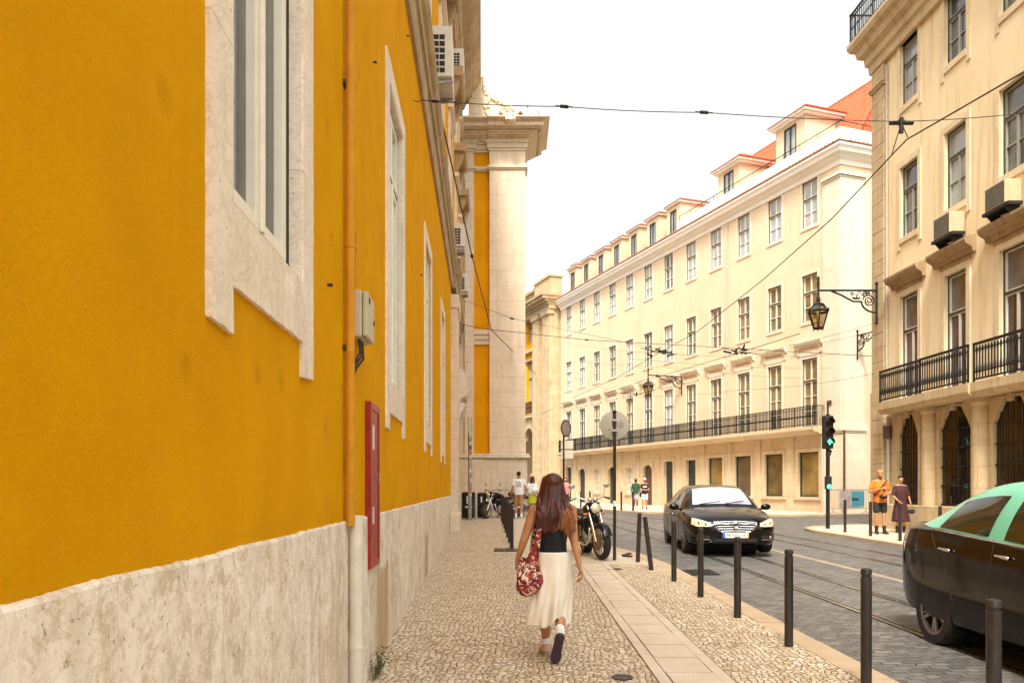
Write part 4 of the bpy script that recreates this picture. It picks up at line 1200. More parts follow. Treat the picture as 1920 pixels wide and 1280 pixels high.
# rusticated corner pier
bm = BM()
z = .1
while z < 15.2:
    h = .46; RW.box(bm, -.06, .74, -.3, .10 if z > 4.3 else .14, z + .006, min(z + h, 15.2)); z += h + .006
RW.box(bm, -.05, .73, -.3, .085, .1, 15.2)
RS.box(bm, .0, .8, -.3, .07, .1, 15.2)
obj('corner_pier', bm, m['lime_right'], rb, True, bevel=.008)
bm = BM(); tube(bm, [RW.P(1.0, .08, .3), RW.P(1.0, .08, 3.9)], .055, 8); tube(bm, [RW.P(.87, .06, 4.4), RW.P(.87, .06, 15.0)], .04, 8); obj('downpipe', bm, m['pipe_g'], rb, True)
bm = BM(); tube(bm, [RW.P(1.0, .1, 3.2), RW.P(1.0, .1, 3.6)], .13, 8); obj('rain_hopper', bm, m['frame_brown'], rb, True)
# cornice and roof railing
def wrapR(bmx, prof):
    A = [RW.P(UR, o, z) for o, z in prof]; B = [Vector((11.9, 26.2, 0)) + RW.n * o + RS.n * o + Vector((0, 0, z)) for o, z in prof]; D = [RS.P(12, o, z) for o, z in prof]
    for X, Y in ((A, B), (B, D)):
        x = [bmx.verts.new(p) for p in X]; y = [bmx.verts.new(p) for p in Y]
        for i in range(len(x)): bmx.faces.new((x[i], x[(i + 1) % len(x)], y[(i + 1) % len(y)], y[i]))
    bmx.faces.new([bmx.verts.new(p) for p in A]); bmx.faces.new([bmx.verts.new(p) for p in D])
bm = BM(); wrapR(bm, [(-.2, 15.2), (.14, 15.2), (.16, 15.45), (.24, 15.52), (.26, 15.75), (.42, 15.86), (.46, 16.06), (.60, 16.16), (.66, 16.3), (.66, 16.42), (-.2, 16.46)])
RW.box(bm, -.10, .80, -.05, .16, 14.5, 14.58); RW.box(bm, -.12, .82, -.05, .20, 14.581, 14.66)
obj('cornice', bm, m['lime_right'], rb, True)
s = railing(RW, rb, -.6, UR, .55, 16.45, 1.0, .13, .012, 'roof_railing')
bm = BM()
for k in range(90):
    v = -.55 + k * .13; p = RS.P(v, .55, 16.45); tube(bm, [p, p + Vector((0, 0, .97))], .012, 4, False)
tube(bm, [RS.P(-.6, .55, 17.43), RS.P(12, .55, 17.43)], .03, 6)
obj('roof_railing', bm, m['iron'], rb, True)
def ac_right(u, z, label):
    t = thing('air_conditioner', label, 'air conditioner', RW.P(u, .3, z), 0, 'air conditioners on the ochre building')
    bm = BM(); RW.box(bm, u - .38, u + .38, .05, .46, z + .06, z + .62); obj('casing', bm, m['ac_tan'], t, True, bevel=.015)
    bm = BM(); RW.box(bm, u - .36, u + .36, .461, .468, z + .09, z + .59); obj('grille', bm, m['grille_dark'], t, True)
    bm = BM(); RW.box(bm, u - .5, u + .5, .10, .46, z - .02, z + .058); 
    RW.mould(bm, [(0, z - .5), (.05, z - .5), (.45, z - .03), (0, z - .03)], u - .36, u - .33); RW.mould(bm, [(0, z - .5), (.05, z - .5), (.45, z - .03), (0, z - .03)], u + .33, u + .36)
    obj('bracket', bm, m['black'], t, True)
ac_right(4.64, 8.36, 'tan air conditioner on the ochre wall, the lower left of the two')
ac_right(6.92, 8.34, 'upper right of the two tan air conditioners on the ochre wall')
# ---------------------------------------------------------------- bollards
def bollard(x, y, label, h=.95, r=.041, lean=None, group='dark bollards'):
    t = thing('bollard', label, 'bollard', (x, y, gz(y) - .01), 0, group)
    bm = BM(); lathe(bm, [(r, 0), (r, h - .07)], 20); obj('post', bm, m['bollard'], t, smooth=40)
    bm = BM(); lathe(bm, [(r, h - .0695), (r * .82, h - .066), (r * .82, h - .052), (r, h - .049), (r, h - .018), (r * .9, h - .006), (r * .5, h)], 20)
    obj('cap', bm, m['bollard'], t, smooth=40)
    if lean: t.rotation_euler = lean
    return t
NB = [(4.65, 2.80, 'nearest dark bollard, lower right, in front of the green roofed taxi'),
      (6.20, 2.745, 'second nearest dark bollard, standing left of the taxi rear wheel'),
      (7.76, 2.685, 'dark bollard between the front of the black car and the taxi'),
      (9.33, 2.63, 'dark bollard in front of the number plate of the black car'),
      (10.9, 2.57, 'dark bollard in front of the left headlight of the black car'),
      (12.5, 2.53, 'dark bollard in front of the side of the black car, beside the street drain')]
for y, x, l in NB: bollard(x, y, l, group='bollards along the right kerb of the pavement')
bollard(2.44, 14.0, 'bollard leaning to the left at the top, nearer of the two crooked ones', lean=(0, R(-7), 0), group='bollards along the right kerb of the pavement')
bollard(2.405, 15.3, 'bollard leaning slightly to the right, the crooked one nearest the motorcycle', lean=(0, R(2.2), 0), group='bollards along the right kerb of the pavement')
o_ = ['nearest', 'second', 'third', 'fourth', 'fifth', 'sixth', 'farthest']
for k, y in enumerate((18.05, 19.6, 21.3, 23.0, 24.8, 26.7, 28.6)):
    bollard(-.005 - .033 * (y - 18), y, f'{o_[k]} bollard of the close row running between the two women and the bins', group='row of bollards left of the walking woman', h=.98)
for x, y, l in ((9.70, 23.3, 'bollard just right of the traffic light pole'), (9.77, 21.8, 'bollard in front of the man in the orange shirt'),
                (9.80, 20.2, 'bollard in front of the woman in the dark dress'), (9.9, 18.5, 'bollard right of the woman in the dark dress, by the ochre plinth'), (9.9, 16.9, 'bollard behind the taxi roof by the ochre wall')):
    bollard(x, y, l, group='bollards on the right pavement')
for px, py, l in ((1089, 951, 'thin far bollard before the leftmost dark doorways'), (1106, 952, 'thin far bollard just left of the motorcycle handlebar'), (1165, 956, 'thin far bollard right of the sign pole'), (1187, 957, 'thin far bollard beside the person in green')):
    y = 1740 / (py - 914); bollard((px - 960) / F * y, y, l, .98, .05, group='bollards on the far pavement')

# ---------------------------------------------------------------- lanterns on wrought brackets
def lantern(M0, dr, L, label, s=1.0):
    """M0: foot of the arm on the wall (arm height), dr: direction of the arm"""
    t = thing('wall_lantern', label, 'street lamp', M0, 0, 'iron lanterns on wrought brackets')
    dr = Vector(dr).normalized(); side = dr.cross(Vector((0, 0, 1)))
    P_ = lambda a, z, o=0: dr * a + Vector((0, 0, z)) + side * o
    bm = BM()
    tube(bm, [P_(0, .18), P_(0, -1.02)], .035, 8); sphere(bm, P_(0, .22), .055); sphere(bm, P_(0, -1.05), .05)
    tube(bm, [P_(0, .0), P_(L, .0)], .034, 8)
    # lower brace: straight from the arm, level run, then quarter curve to the wall
    br = [P_(L * .78, -.02), P_(L * .62, -.14), P_(L * .5, -.26), P_(L * .40, -.36)]
    tube(bm, br, .030, 6)
    tube(bm, [P_(L * .40, -.36), P_(L * .26, -.36)], .030, 6)
    tube(bm, [P_(L * .26 * math.cos(R(a)) , -.36 - .36 * math.sin(R(a))) for a in range(0, 91, 10)], .030, 6)
    # scrolls
    def scroll(ca, cz, r0, turns, a0, sg=1, w=.022):
        pts = []
        for k in range(int(turns * 14) + 1):
            a = a0 + sg * k * 2 * math.pi / 14; r = r0 * (1 - k / (turns * 14 + 4)); pts.append(P_(ca + r * math.cos(a), cz + r * math.sin(a)))
        tube(bm, pts, w, 6)
    scroll(.25, -.34, .20, 2.2, R(10)); scroll(.40 * L / 2, -.12, .09, 1.6, R(180), -1, .019)
    scroll(L * .42, -.12, .06, 1.2, 0, 1, .017); scroll(L * .15, -.10, .07, 1.3, R(90), 1, .017)
    tube(bm, [P_(.08, -.05), P_(L * .22, -.22), P_(L * .3, -.02)], .012, 5); tube(bm, [P_(L * .3, -.02), P_(L * .36, -.3)], .012, 5)
    # small boat shape inside the bracket
    prism(bm, [P_(L * .27, -.22, -.012), P_(L * .30, -.29, -.012), P_(L * .40, -.29, -.012), P_(L * .43, -.20, -.012), P_(L * .38, -.23, -.012), P_(L * .32, -.23, -.012)], side * .024)
    tube(bm, [P_(L * .35, -.24), P_(L * .35, -.05)], .008, 5); tube(bm, [P_(L * .31, -.15), P_(L * .39, -.15)], .008, 5)
    obj('bracket', bm, m['iron'], t)
    # lantern: stem with finial, cap, six-sided tapering cage
    bm = BM(); X = P_(L, 0)
    prof = [(.0, .48), (.03, .44), (.05, .38), (.03, .33), (.045, .26), (.035, .0), (.04, -.2), (.07, -.3), (.05, -.36), (.09, -.42), (.16, -.45)]
    lathe(bm, [(r * s, z) for r, z in prof[::-1]], 12, Matrix.Translation(X)); obj('finial', bm, m['iron'], t, smooth=50)
    def ring(r, z): return [X + Vector((r * math.cos(R(60 * k + 15)), r * math.sin(R(60 * k + 15)), z)) for k in range(6)]
    Tt, Tm, Tb = ring(.17, -.46), ring(.33, -.68), ring(.16, -1.22)
    bm = BM()
    for A_, r in ((Tt, .026), (Tm, .040), (Tb, .028)): tube(bm, A_, r, 5, closed=True)
    for k in range(6): tube(bm, [Tt[k], Tm[k]], .021, 5); tube(bm, [Tm[k], Tb[k]], .021, 5); sphere(bm, Tm[k] + Vector((0, 0, .05)), .03, sub=1); tube(bm, [Tb[k], Tb[k] - Vector((0, 0, .07))], .012, 5)
    obj('cage', bm, m['iron'], t)
    bm = BM()
    for A_, B_ in ((Tt, Tm), (Tm, Tb)):
        for k in range(6): quad(bm, *[X + (p - X) * Vector((1, 1, 1)) for p in (A_[k], A_[(k + 1) % 6], B_[(k + 1) % 6], B_[k])])
    bm.faces.new([bm.verts.new(p) for p in Tb])
    obj('glass', bm, m['lamp_glass'], t)
    bm = BM(); lathe(bm, [(.03, -.62), (.06, -.70), (.055, -.86), (.02, -.92)], 10, Matrix.Translation(X)); obj('bulb', bm, m['frame_white'], t, smooth=60)
    return t
def lampglass():
    t = NT('lantern_glass')
    g = t.n('ShaderNodeBsdfGlossy'); g.inputs['Roughness'].default_value = .1; tr = t.n('ShaderNodeBsdfTransparent'); tr.inputs['Color'].default_value = (.70, .64, .50, 1)
    mx = t.n('ShaderNodeMixShader'); mx.inputs[0].default_value = .12; t.l(tr.outputs[0], mx.inputs[1]); t.l(g.outputs[0], mx.inputs[2])
    t.l(mx.outputs[0], t.t.nodes['Material Output'].inputs['Surface']); t.t.nodes.remove(t.b); return t.m
m['lamp_glass'] = lampglass()
lantern(Vector((11.78, 25.85, 8.03)), (-1, 0, 0), 1.88, 'large iron lantern hanging from the corner of the ochre building')
MWp = MW.P(12.5, .05, 8.55)
lantern(MWp, MW.n, 2.35, 'smaller looking lantern on the front of the cream building above the round sign')
lantern(MS.P(.86, .16, 8.72), MS.n, 1.62, 'wrought lamp bracket on the flank of the cream building, its lantern half hidden')

# ---------------------------------------------------------------- wires
def sagline(A, B, n=10, sag=.0):
    return [A.lerp(B, k / n) - Vector((0, 0, sag * 4 * (k / n) * (1 - k / n))) for k in range(n + 1)]
def wire(pts, r, label, sag=.0, bits=(), name='overhead_wire'):
    P_ = []
    for a, b in zip(pts, pts[1:]):
        s = sagline(Vector(a), Vector(b), 10, sag); P_ += s if not P_ else s[1:]
    if not bits:
        bm = BM(); tube(bm, P_, r, 6); o = obj(name, bm, m['cable']); tag(o, label, 'wire', 'overhead tram wires and their span wires'); return o
    t = thing(name, label, 'wire', P_[0], 0, 'overhead tram wires and their span wires')
    bm = BM(); tube(bm, P_, r, 6); obj('wire', bm, m['cable'], t, True)
    for p, L, rr_ in bits:
        bm = BM(); p = Vector(p); i = min(range(len(P_) - 1), key=lambda k: (P_[k] - p).length); d_ = (P_[i + 1] - P_[i]).normalized()
        p = P_[i] + d_ * max(0, min(1, (p - P_[i]).dot(d_) / (P_[i + 1] - P_[i]).length)) * (P_[i + 1] - P_[i]).length
        tube(bm, [p - d_ * L, p - d_ * L * .5, p - d_ * L * .45, p + d_ * L * .45, p + d_ * L * .5, p + d_ * L], [rr_ * .4, rr_ * .4, rr_, rr_, rr_ * .4, rr_ * .4], 8)
        obj('insulator', bm, m['iron'], t, True)
    return t
hook = LW.P(11.0, .0, 6.98)
s1 = at(1058, 200, 10.96); s2 = at(1320, 211, 11.0); s3 = at(1690, 228, 11.0); s4 = at(1920, 212, 11.6)
wire([hook, hook + Vector((.1, 0, 0)), s1, s2, s3, s4, (12.25, 12.6, 8.3)], .006, 'span wire crossing the white sky from the yellow wall to the ochre building', .02, [(s1, .12, .024), (s2, .12, .024), (s3, .12, .024), (hook + Vector((.25, 0, 0)), .1, .02)])
tw = [at(1985, 98, 8.5), at(1920, 135, 9.2), at(1700, 262, 11.0), at(1675, 288, 11.5), at(1560, 410, 14.3), at(1430, 525, 18.5), at(1310, 620, 24.5), at(1238, 660, 28.3)]
tf = [at(1160, 706, 35), at(1060, 752, 46), at(1010, 780, 60)]
wire(tw + tf, .010, 'thick tram contact wire running down the street from upper right')
bm = BM(); p = s3 - Vector((0, 0, .02)); tube(bm, [p, at(1702, 258, 11.0)], .007, 5); tube(bm, [p, at(1672, 290, 11.4)], .007, 5); tube(bm, [p + Vector((-.16, 0, 0)), p + Vector((.16, 0, 0))], .03, 8); tube(bm, [p + Vector((0, 0, .07)), p - Vector((0, 0, .14))], .03, 8)
tag(obj('wire_hanger', bm, m['iron']), 'dark hanger clamp between span wire and contact wire before the ochre wall', 'wire hanger')
t2 = [at(1640, 520, 17.5), at(1500, 625, 24.9), at(1390, 660, 28.3), at(1290, 690, 32), at(1180, 722, 38), at(1050, 765, 50)]
wire(t2[1:], .012, 'tram contact wire over the far track')
for (px, py, y, l) in ((1236, 660, 28.3, 'cluster of fittings where contact wires cross, left one'), (1390, 660, 28.3, 'cluster of fittings where contact wires cross, right one')):
    bm = BM(); c = at(px, py, y); rx = random.Random(px)
    for k in range(9):
        q_ = c + Vector((rx.uniform(-.35, .35), rx.uniform(-.5, .5), rx.uniform(-.14, .14))); dd = Vector((rx.uniform(-.3, .3), rx.uniform(-.5, .5), rx.uniform(-.04, .10)))
        tube(bm, [q_, q_ + dd], rx.uniform(.018, .035), 6); sphere(bm, q_, .05, sub=1)
    tube(bm, [c + Vector((-.6, .3, .2)), c, c + Vector((.6, -.2, -.12))], .016, 6)
    tag(obj('wire_crossing', bm, m['iron']), l, 'wire fitting', 'fittings in the tram wires')
cab = LW.P(14.2, .15, 8.5); node = at(921, 618, 28)
wire([LW.P(13.9, .16, 8.75), cab, at(885, 480, 22.5), node, at(1003, 700, 40)], .016, 'heavy black cable slanting down from the stone band across the pavilion', .0, [(at(885, 480, 22.5), .09, .05), (cab, .2, .05)])
wire([LW.P(31.5, 0, 8.1), node, at(1100, 637, 27.6), at(1642, 668, 27)], .012, 'span wire from the pavilion side to the corner of the ochre building', .0, [(at(1100, 637, 27.6), .1, .03)])
wire([LW.P(31, 0, 9.0), at(960, 597, 30), at(1236, 655, 28.4)], .008, 'thin wire with small ball in front of the pavilion pier', .0, [(at(960, 597, 30), .12, .035)])
many = [((1562, 665, 37.2), (1236, 662, 28.4)), ((1562, 690, 37.2), (1180, 672, 33)), ((1643, 604, 26), (1390, 662, 28.4)), ((1640, 700, 26), (1390, 730, 33)), ((1390, 730, 33), (1180, 742, 38)),
        ((1545, 709, 37.6), (1290, 690, 32)), ((1290, 690, 32), (1060, 672, 55)), ((1060, 700, 58), (1182, 742, 38)), ((1182, 742, 38), (1290, 700, 32)), ((1045, 768, 60), (1236, 700, 36)), ((1390, 662, 28.4), (1640, 620, 26)), ((1236, 662, 28.3), (1052, 640, 60)), ((990, 780, 58), (1160, 722, 36))]
wl = ['thin wire from the upper pilaster hook to the left crossing', 'thin wire from the lower pilaster hook past the left crossing', 'thin wire from below the large lantern to the right crossing', 'thin wire sloping from beside the ochre balcony over the cream facade',
      'thin wire over the balcony doors of the cream building', 'thin wire fixed to the cream pilaster just above the balcony doors', 'faint wire over the middle windows of the cream facade', 'thin wire dipping toward the round sign from the left',
      'thin wire rising right from above the round sign', 'faint wire above the far end of the iron balcony', 'thin wire passing behind the large lantern', 'faint wire leading to the arcaded building', 'faint wire over the arch of the arcaded building']
for (a, b), l in zip(many, wl): wire([at(*a), at(*b)], .0065, l, .12)
pk = at(1182, 738, 38); bm = BM(); tube(bm, [pk + Vector((-.5, 0, .05)), pk + Vector((.5, 0, -.02))], .02, 6); tube(bm, [pk, pk - Vector((0, 0, .6))], .015, 6); tube(bm, [pk + Vector((.3, 0, .1)), pk + Vector((.3, 0, -.12))], .03, 6)
tag(obj('wire_spreader', bm, m['iron']), 'small dark spreader bar on the wires above the round sign', 'wire fitting')

# ---------------------------------------------------------------- signs
sp = thing('round_sign', 'round traffic sign seen from behind on a dark pole beside the motorcycle', 'sign', (2.0, 15.6, gz(15.6)))
bm = BM(); tube(bm, [(0, 0, -.05), (0, 0, 2.86)], .031, 12); obj('pole', bm, m['bollard'], sp, smooth=40)
bm = BM(); sphere(bm, (0, 0, 2.89), .04); obj('finial', bm, m['iron'], sp, smooth=180)
zc = at(1153, 797, 15.6).z - gz(15.6)
bm = BM(); lathe(bm, [(.0, 0), (.275, 0), (.285, .006), (.285, .018), (.275, .022), (0, .022)], 48, Matrix.Translation((0, .05, zc)) @ Matrix.Rotation(R(90), 4, 'X')); d_o = obj('disc', bm, plain('sign_back_grey', (.33, .30, .23), .5, .12, 5), sp, smooth=40)
for z in (.10, -.10):
    bm = BM(); box(bm, -.05, .05, -.035, .028, zc + z - .02, zc + z + .02); obj('clamp', bm, m['steel'], sp)
bm = BM(); rs_ = random.Random(2)
for row, (z, w) in enumerate(((.085, .05), (.045, .09), (.018, .10), (-.010, .08), (-.035, .09))):
    x = .13 - w / 2
    while x < .13 + w / 2: 
        L = rs_.uniform(.006, .014); box(bm, x, x + L, .0275, .0279, zc + z - .005, zc + z + .005); x += L + .004
obj('maker_marks', bm, m['cable'], d_o)
bm = BM(); sphere(bm, (-.10, .03, zc - .08), .014, sub=1); obj('rivet', bm, m['black'], sp)
bm = BM(); lathe(bm, [(.033, 1.05), (.033, 1.16)], 12); obj('sticker', bm, m['white_pl'], sp, smooth=40)

s2_ = thing('road_signs', 'red rimmed round sign with two plates on a pole left of the iron balcony', 'sign', ((1057 - 960) / F * 42, 42, gz(42)))
bm = BM(); tube(bm, [(0, 0, 0), (0, 0, 4.7)], .05, 8); obj('pole', bm, m['iron'], s2_)
zz = at(1060, 803, 42).z - gz(42)
Mx = Matrix.Translation((.1, -.08, zz)) @ Matrix.Rotation(R(52), 4, 'Z') @ Matrix.Rotation(R(90), 4, 'X')
bm = BM(); lathe(bm, [(.36, -.01), (.46, -.01), (.46, .02), (.36, .02)], 28, Mx, False); obj('rim', bm, m['frame_brown'], s2_)
bm = BM(); lathe(bm, [(.0, 0), (.365, 0), (.365, .012), (0, .012)], 28, Mx); obj('face', bm, plain('sign_face', (.20, .19, .17), .4, .3, 8), s2_)
for k, z in enumerate((zz - .85, zz - 1.35)):
    bm = BM(); box(bm, -.15, .5, -.02, 0, z - .22, z + .22); obj('plate', bm, m['pipe_c'], s2_)

stp = thing('sticker_pole', 'metal sign post covered in torn stickers beside the black bins', 'sign post', ((881 - 960) / F * 29.3, 29.3, gz(29.3)))
bm = BM(); tube(bm, [(0, 0, 0), (0, 0, 3.75)], .07, 12); obj('post', bm, m['steel'], stp, smooth=40)
bm = BM(); lathe(bm, [(0, 0), (.42, 0), (.42, .02), (0, .02)], 28, Matrix.Translation((.02, -.09, 3.35)) @ Matrix.Rotation(R(82), 4, 'Z') @ Matrix.Rotation(R(90), 4, 'X')); obj('disc', bm, m['meter'], stp)
cols_ = [(.7, .68, .6), (.6, .12, .04), (.05, .05, .05), (.65, .6, .5), (.1, .25, .2), (.7, .65, .55), (.3, .28, .25), (.7, .3, .1)]
for k in range(14):
    z = .9 + k * .17; bm = BM(); h = rs_.uniform(.05, .14); a0 = rs_.uniform(-2.6, -.8)
    V = [[(.0715 * math.cos(a0 + j * .3), .0715 * math.sin(a0 + j * .3), z + q) for j in range(5)] for q in (0, h)]
    for j in range(4): quad(bm, V[0][j], V[0][j + 1], V[1][j + 1], V[1][j])
    obj('sticker', bm, plain('sticker_%d' % k, cols_[k % 8], .6, .3, 30), stp)

# ---------------------------------------------------------------- traffic light
tl = thing('traffic_light', 'dark traffic light on a pole with lit green arrow and small green lamp', 'traffic light', (9.83, 24.9, gz(24.9)))
bm = BM(); tube(bm, [(0, 0, -.02), (0, 0, 3.55)], .06, 12); obj('pole', bm, m['iron'], tl, smooth=40)
z1 = 2.62; 
bm = BM(); box(bm, -.15, .13, -.14, .12, z1 - .15, z1 + .88); obj('housing', bm, m['black'], tl, bevel=.03)
bm = BM(); tube(bm, [(0, 0, 3.5), (0, 0, 3.9)], .03, 8); tube(bm, [(.0, 0, z1 - .35), (.06, 0, z1 - .18)], .08, 8); obj('mast_top', bm, m['black'], tl)
def lens(x, y, z, r, mat_, nm='lens'):
    bm = BM(); lathe(bm, [(0, 0), (r, 0), (r, .02), (0, .035)], 20, Matrix.Translation((x, y, z)) @ Matrix.Rotation(R(90), 4, 'X')); return obj(nm, bm, mat_, tl, smooth=50)
def emis(name, col, st):
    t = NT(name); t.out((.02, .02, .02), .4); t.b.inputs['Emission Color'].default_value = (*col, 1); t.b.inputs['Emission Strength'].default_value = st; return t.m
m['green_on'] = emis('green_lamp', (.12, 1.0, .50), 1.0)
m['lens_off'] = plain('unlit_lens', (.03, .012, .01), .2)
for k in range(3): lens(-.01, -.145, z1 + .68 - k * .31, .11, m['lens_off'])
bm = BM()
for k in range(3):
    z = z1 + .68 - k * .31
    pts = [(-.01 + .125 * math.cos(R(a)), z + .125 * math.sin(R(a))) for a in range(-20, 201, 20)]
    for p0, p1 in zip(pts, pts[1:]): quad(bm, (p0[0], -.14, p0[1]), (p1[0], -.14, p1[1]), (p1[0] * .95, -.31, p1[1]), (p0[0] * .95, -.31, p0[1]))
obj('visor', bm, m['black'], tl)
bm = BM(); z = z1 + .06
prism(bm, [(-.035, -.181, z - .09), (.015, -.181, z - .09), (.015, -.181, z + .0), (-.035, -.181, z + .0)], (0, -.006, 0))
prism(bm, [(-.01, -.181, z + .10), (-.11, -.181, z - .01), (-.075, -.181, z - .04), (-.01, -.181, z + .03), (.055, -.181, z - .04), (.09, -.181, z - .01)], (0, -.006, 0))
obj('green_arrow', bm, m['green_on'], tl)
bm = BM(); box(bm, -.09, .09, -.11, .05, 1.22, 1.62); obj('pedestrian_housing', bm, m['black'], tl, bevel=.02)
bm = BM(); sphere(bm, (0, -.115, 1.30), .075, (1, .3, 1)); obj('pedestrian_lamp', bm, m['green_on'], tl, smooth=180)

# ---------------------------------------------------------------- bins, barriers
def litter_bin(px, y, w, h, label, dome=False):
    t = thing('litter_bin', label, 'bin', ((px - 960) / F * y, y, gz(y)), 0, 'black bins by the pavilion')
    bm = BM(); lathe(bm, [(w * .46, .04), (w * .5, .1), (w * .5, h * .72), (w * .47, h * .74)], 18); obj('body', bm, m['black'], t, smooth=40)
    bm = BM()
    if dome:
        tube(bm, [(-w * .5, 0, h * .7), (-w * .5, 0, h * .85), (-w * .35, 0, h * .97), (0, 0, h), (w * .35, 0, h * .97), (w * .5, 0, h * .85), (w * .5, 0, h * .7)], .025, 8)
        lathe(bm, [(w * .5, h * .741), (w * .3, h * .78)], 16)
    else: lathe(bm, [(w * .5, h * .741), (w * .52, h * .76), (w * .52, h * .96), (w * .4, h), (0, h)], 18)
    obj('lid', bm, m['black'], t, smooth=40)
    for sx in (-1, 1):
        bm = BM(); box(bm, sx * w * .5 - .025, sx * w * .5 + .025, -.05, .05, 0, h * .9); obj('side_post', bm, m['steel'], t)
    if not dome:
        bm = BM(); box(bm, -w * .22, w * .3, -w * .5 - .012, -w * .5 - .002, h * .42, h * .48); box(bm, -w * .12, w * .06, -w * .5 - .012, -w * .5 - .002, h * .58, h * .85); obj('label_plate', bm, m['white_pl'], t)
litter_bin(878.5, 30.2, .50, 1.02, 'large black bin with white marks behind the sticker pole')
litter_bin(903.5, 30.8, .34, .98, 'narrower black bin with domed hoop top, right of the large bin')
def barrier(x0, x1, y0, y1, label, poster=False):
    t = thing('crowd_barrier', label, 'barrier', (x0, y0, gz(y0)), 0, 'steel crowd barriers')
    d_ = Vector((x1 - x0, y1 - y0, 0)); L = d_.length; d_.normalize()
    P_ = lambda a, z: d_ * a + Vector((0, 0, z))
    bm = BM(); tube(bm, [P_(0, .15), P_(0, 1.0), P_(.04, 1.06), P_(.1, 1.08), P_(L - .1, 1.08), P_(L - .04, 1.06), P_(L, 1.0), P_(L, .15)], .02, 8); tube(bm, [P_(0, .25), P_(L, .25)], .016, 6)
    obj('frame', bm, m['steel'], t, smooth=60)
    bm = BM(); n = int(L / .13)
    for k in range(1, n): tube(bm, [P_(L * k / n, .25), P_(L * k / n, 1.08)], .008, 5)
    obj('bars', bm, m['steel'], t)
    for a in (.25, L - .25):
        bm = BM(); nn = Vector((-d_.y, d_.x, 0)); tube(bm, [P_(a, .25), P_(a, .1) + nn * .05, P_(a, .02) + nn * .28], .015, 6); tube(bm, [P_(a, .1) + nn * .05, P_(a, .02) - nn * .28], .015, 6); obj('foot', bm, m['steel'], t)
    if poster:
        bm = BM(); nn = Vector((-d_.y, d_.x, 0)) * -.03; a0, a1 = .55, 1.95
        V = [P_(a0, .28) + nn, P_(a1, .28) + nn, P_(a1, 1.02) + nn, P_(a0, 1.02) + nn]; quad(bm, *V)
        obj('banner', bm, m['banner'], t)
        bm = BM(); nn = nn * 1.25
        for k in range(7): 
            a = 1.25 + k * .055; quad(bm, P_(a, .60) + nn, P_(a + .035, .60) + nn, P_(a + .035, .71) + nn, P_(a, .71) + nn)
        obj('banner_lettering', bm, m['black'], t)
def banner():
    t = NT('torn_banner'); p = t.objc()
    c = t.ramp(t.noise(p, 7, 5), [(.4, (.45, .38, .33)), (.6, (.62, .56, .50))])
    sp_ = t.n('ShaderNodeSeparateXYZ'); t.l(p, sp_.inputs[0])
    a = t.math('ABSOLUTE', t.math('SUBTRACT', sp_.outputs[0], 1.5)); b = t.math('ABSOLUTE', t.math('SUBTRACT', sp_.outputs[2], .68))
    d_ = t.math('MAXIMUM', a, b); d_ = t.math('ADD', d_, t.math('MULTIPLY', t.math('SUBTRACT', t.noise(p, 5, 4), .5), .45))
    k = t.ramp(d_, [(.33, 1.0), (.36, 0.0)])
    c = t.mix(k, c, (.10, .40, .55)); return t.out(c, .7)
m['banner'] = banner()
barrier(-1.08, .95, 32.35, 32.3, 'steel crowd barrier behind the bins and the scooter, before the pavilion')
barrier(13.9, 16.1, 35.1, 35.9, 'steel crowd barrier carrying a torn banner with a blue patch', True)

# ---------------------------------------------------------------- covers in the ground
def cover(name, P4, dz, label, mat_, cat='cover', ribs=0):
    bm = BM(); boxpts(bm, [Vector((x, y, gz(y) + dz - .05)) for x, y in P4] + [Vector((x, y, gz(y) + dz)) for x, y in P4])
    if ribs:
        for k in range(ribs):
            f0, f1 = (k + .2) / ribs, (k + .7) / ribs
            a = Vector(P4[0]).lerp(Vector(P4[1]), f0); b = Vector(P4[0]).lerp(Vector(P4[1]), f1); c = Vector(P4[3]).lerp(Vector(P4[2]), f1); d_ = Vector(P4[3]).lerp(Vector(P4[2]), f0)
            boxpts(bm, [Vector((p.x, p.y, gz(p.y) + dz + .0005)) for p in (a, b, c, d_)] + [Vector((p.x, p.y, gz(p.y) + dz + .010)) for p in (a, b, c, d_)])
    tag(obj(name, bm, mat_), label, cat)
cover('access_cover', [(-.40, 17.35), (.20, 17.35), (.20, 17.95), (-.40, 17.95)], .012, 'rectangular dark access cover at the foot of the nearest left row bollard', m['bollard'], 'cover', 5)
cover('street_drain', [(3.0, 13.9), (3.65, 14.0), (3.65, 14.75), (3.0, 14.6)], -.078, 'iron street drain grate in the road beside the kerb bollards', m['black'], 'drain', 8)
def rcover(name, x, y, r, label):
    bm = BM(); lathe(bm, [(0, .0), (r, 0), (r, .009), (r * .8, .009), (r * .78, .006), (0, .006)], 20, Matrix.Translation((x, y, gz(y))))
    tag(obj(name, bm, m['bollard']), label, 'cover')
rcover('valve_cover', 1.80, 14.1, .13, 'small round dark valve cover just in front of the motorcycle')
rcover('valve_cover', .90, 6.55, .09, 'small round valve cover at the bottom of the picture between woman and slabs')
bm = BM(); rq = random.Random(5)
for k in range(4): sphere(bm, (2.28 + .04 * k, 16.3 + .02 * k, gz(16) + .035 + .008 * k), .04, (1.3, .8, .6), 2)
tube(bm, [(2.26, 16.3, gz(16) + .02), (2.42, 16.1, gz(16) + .03)], .02, 8)
tag(obj('bollard_stump', bm, m['bollard'], smooth=180), 'broken dark bollard stump lying on the kerb left of the crooked bollards', 'stump')
from mathutils.bvhtree import BVHTree
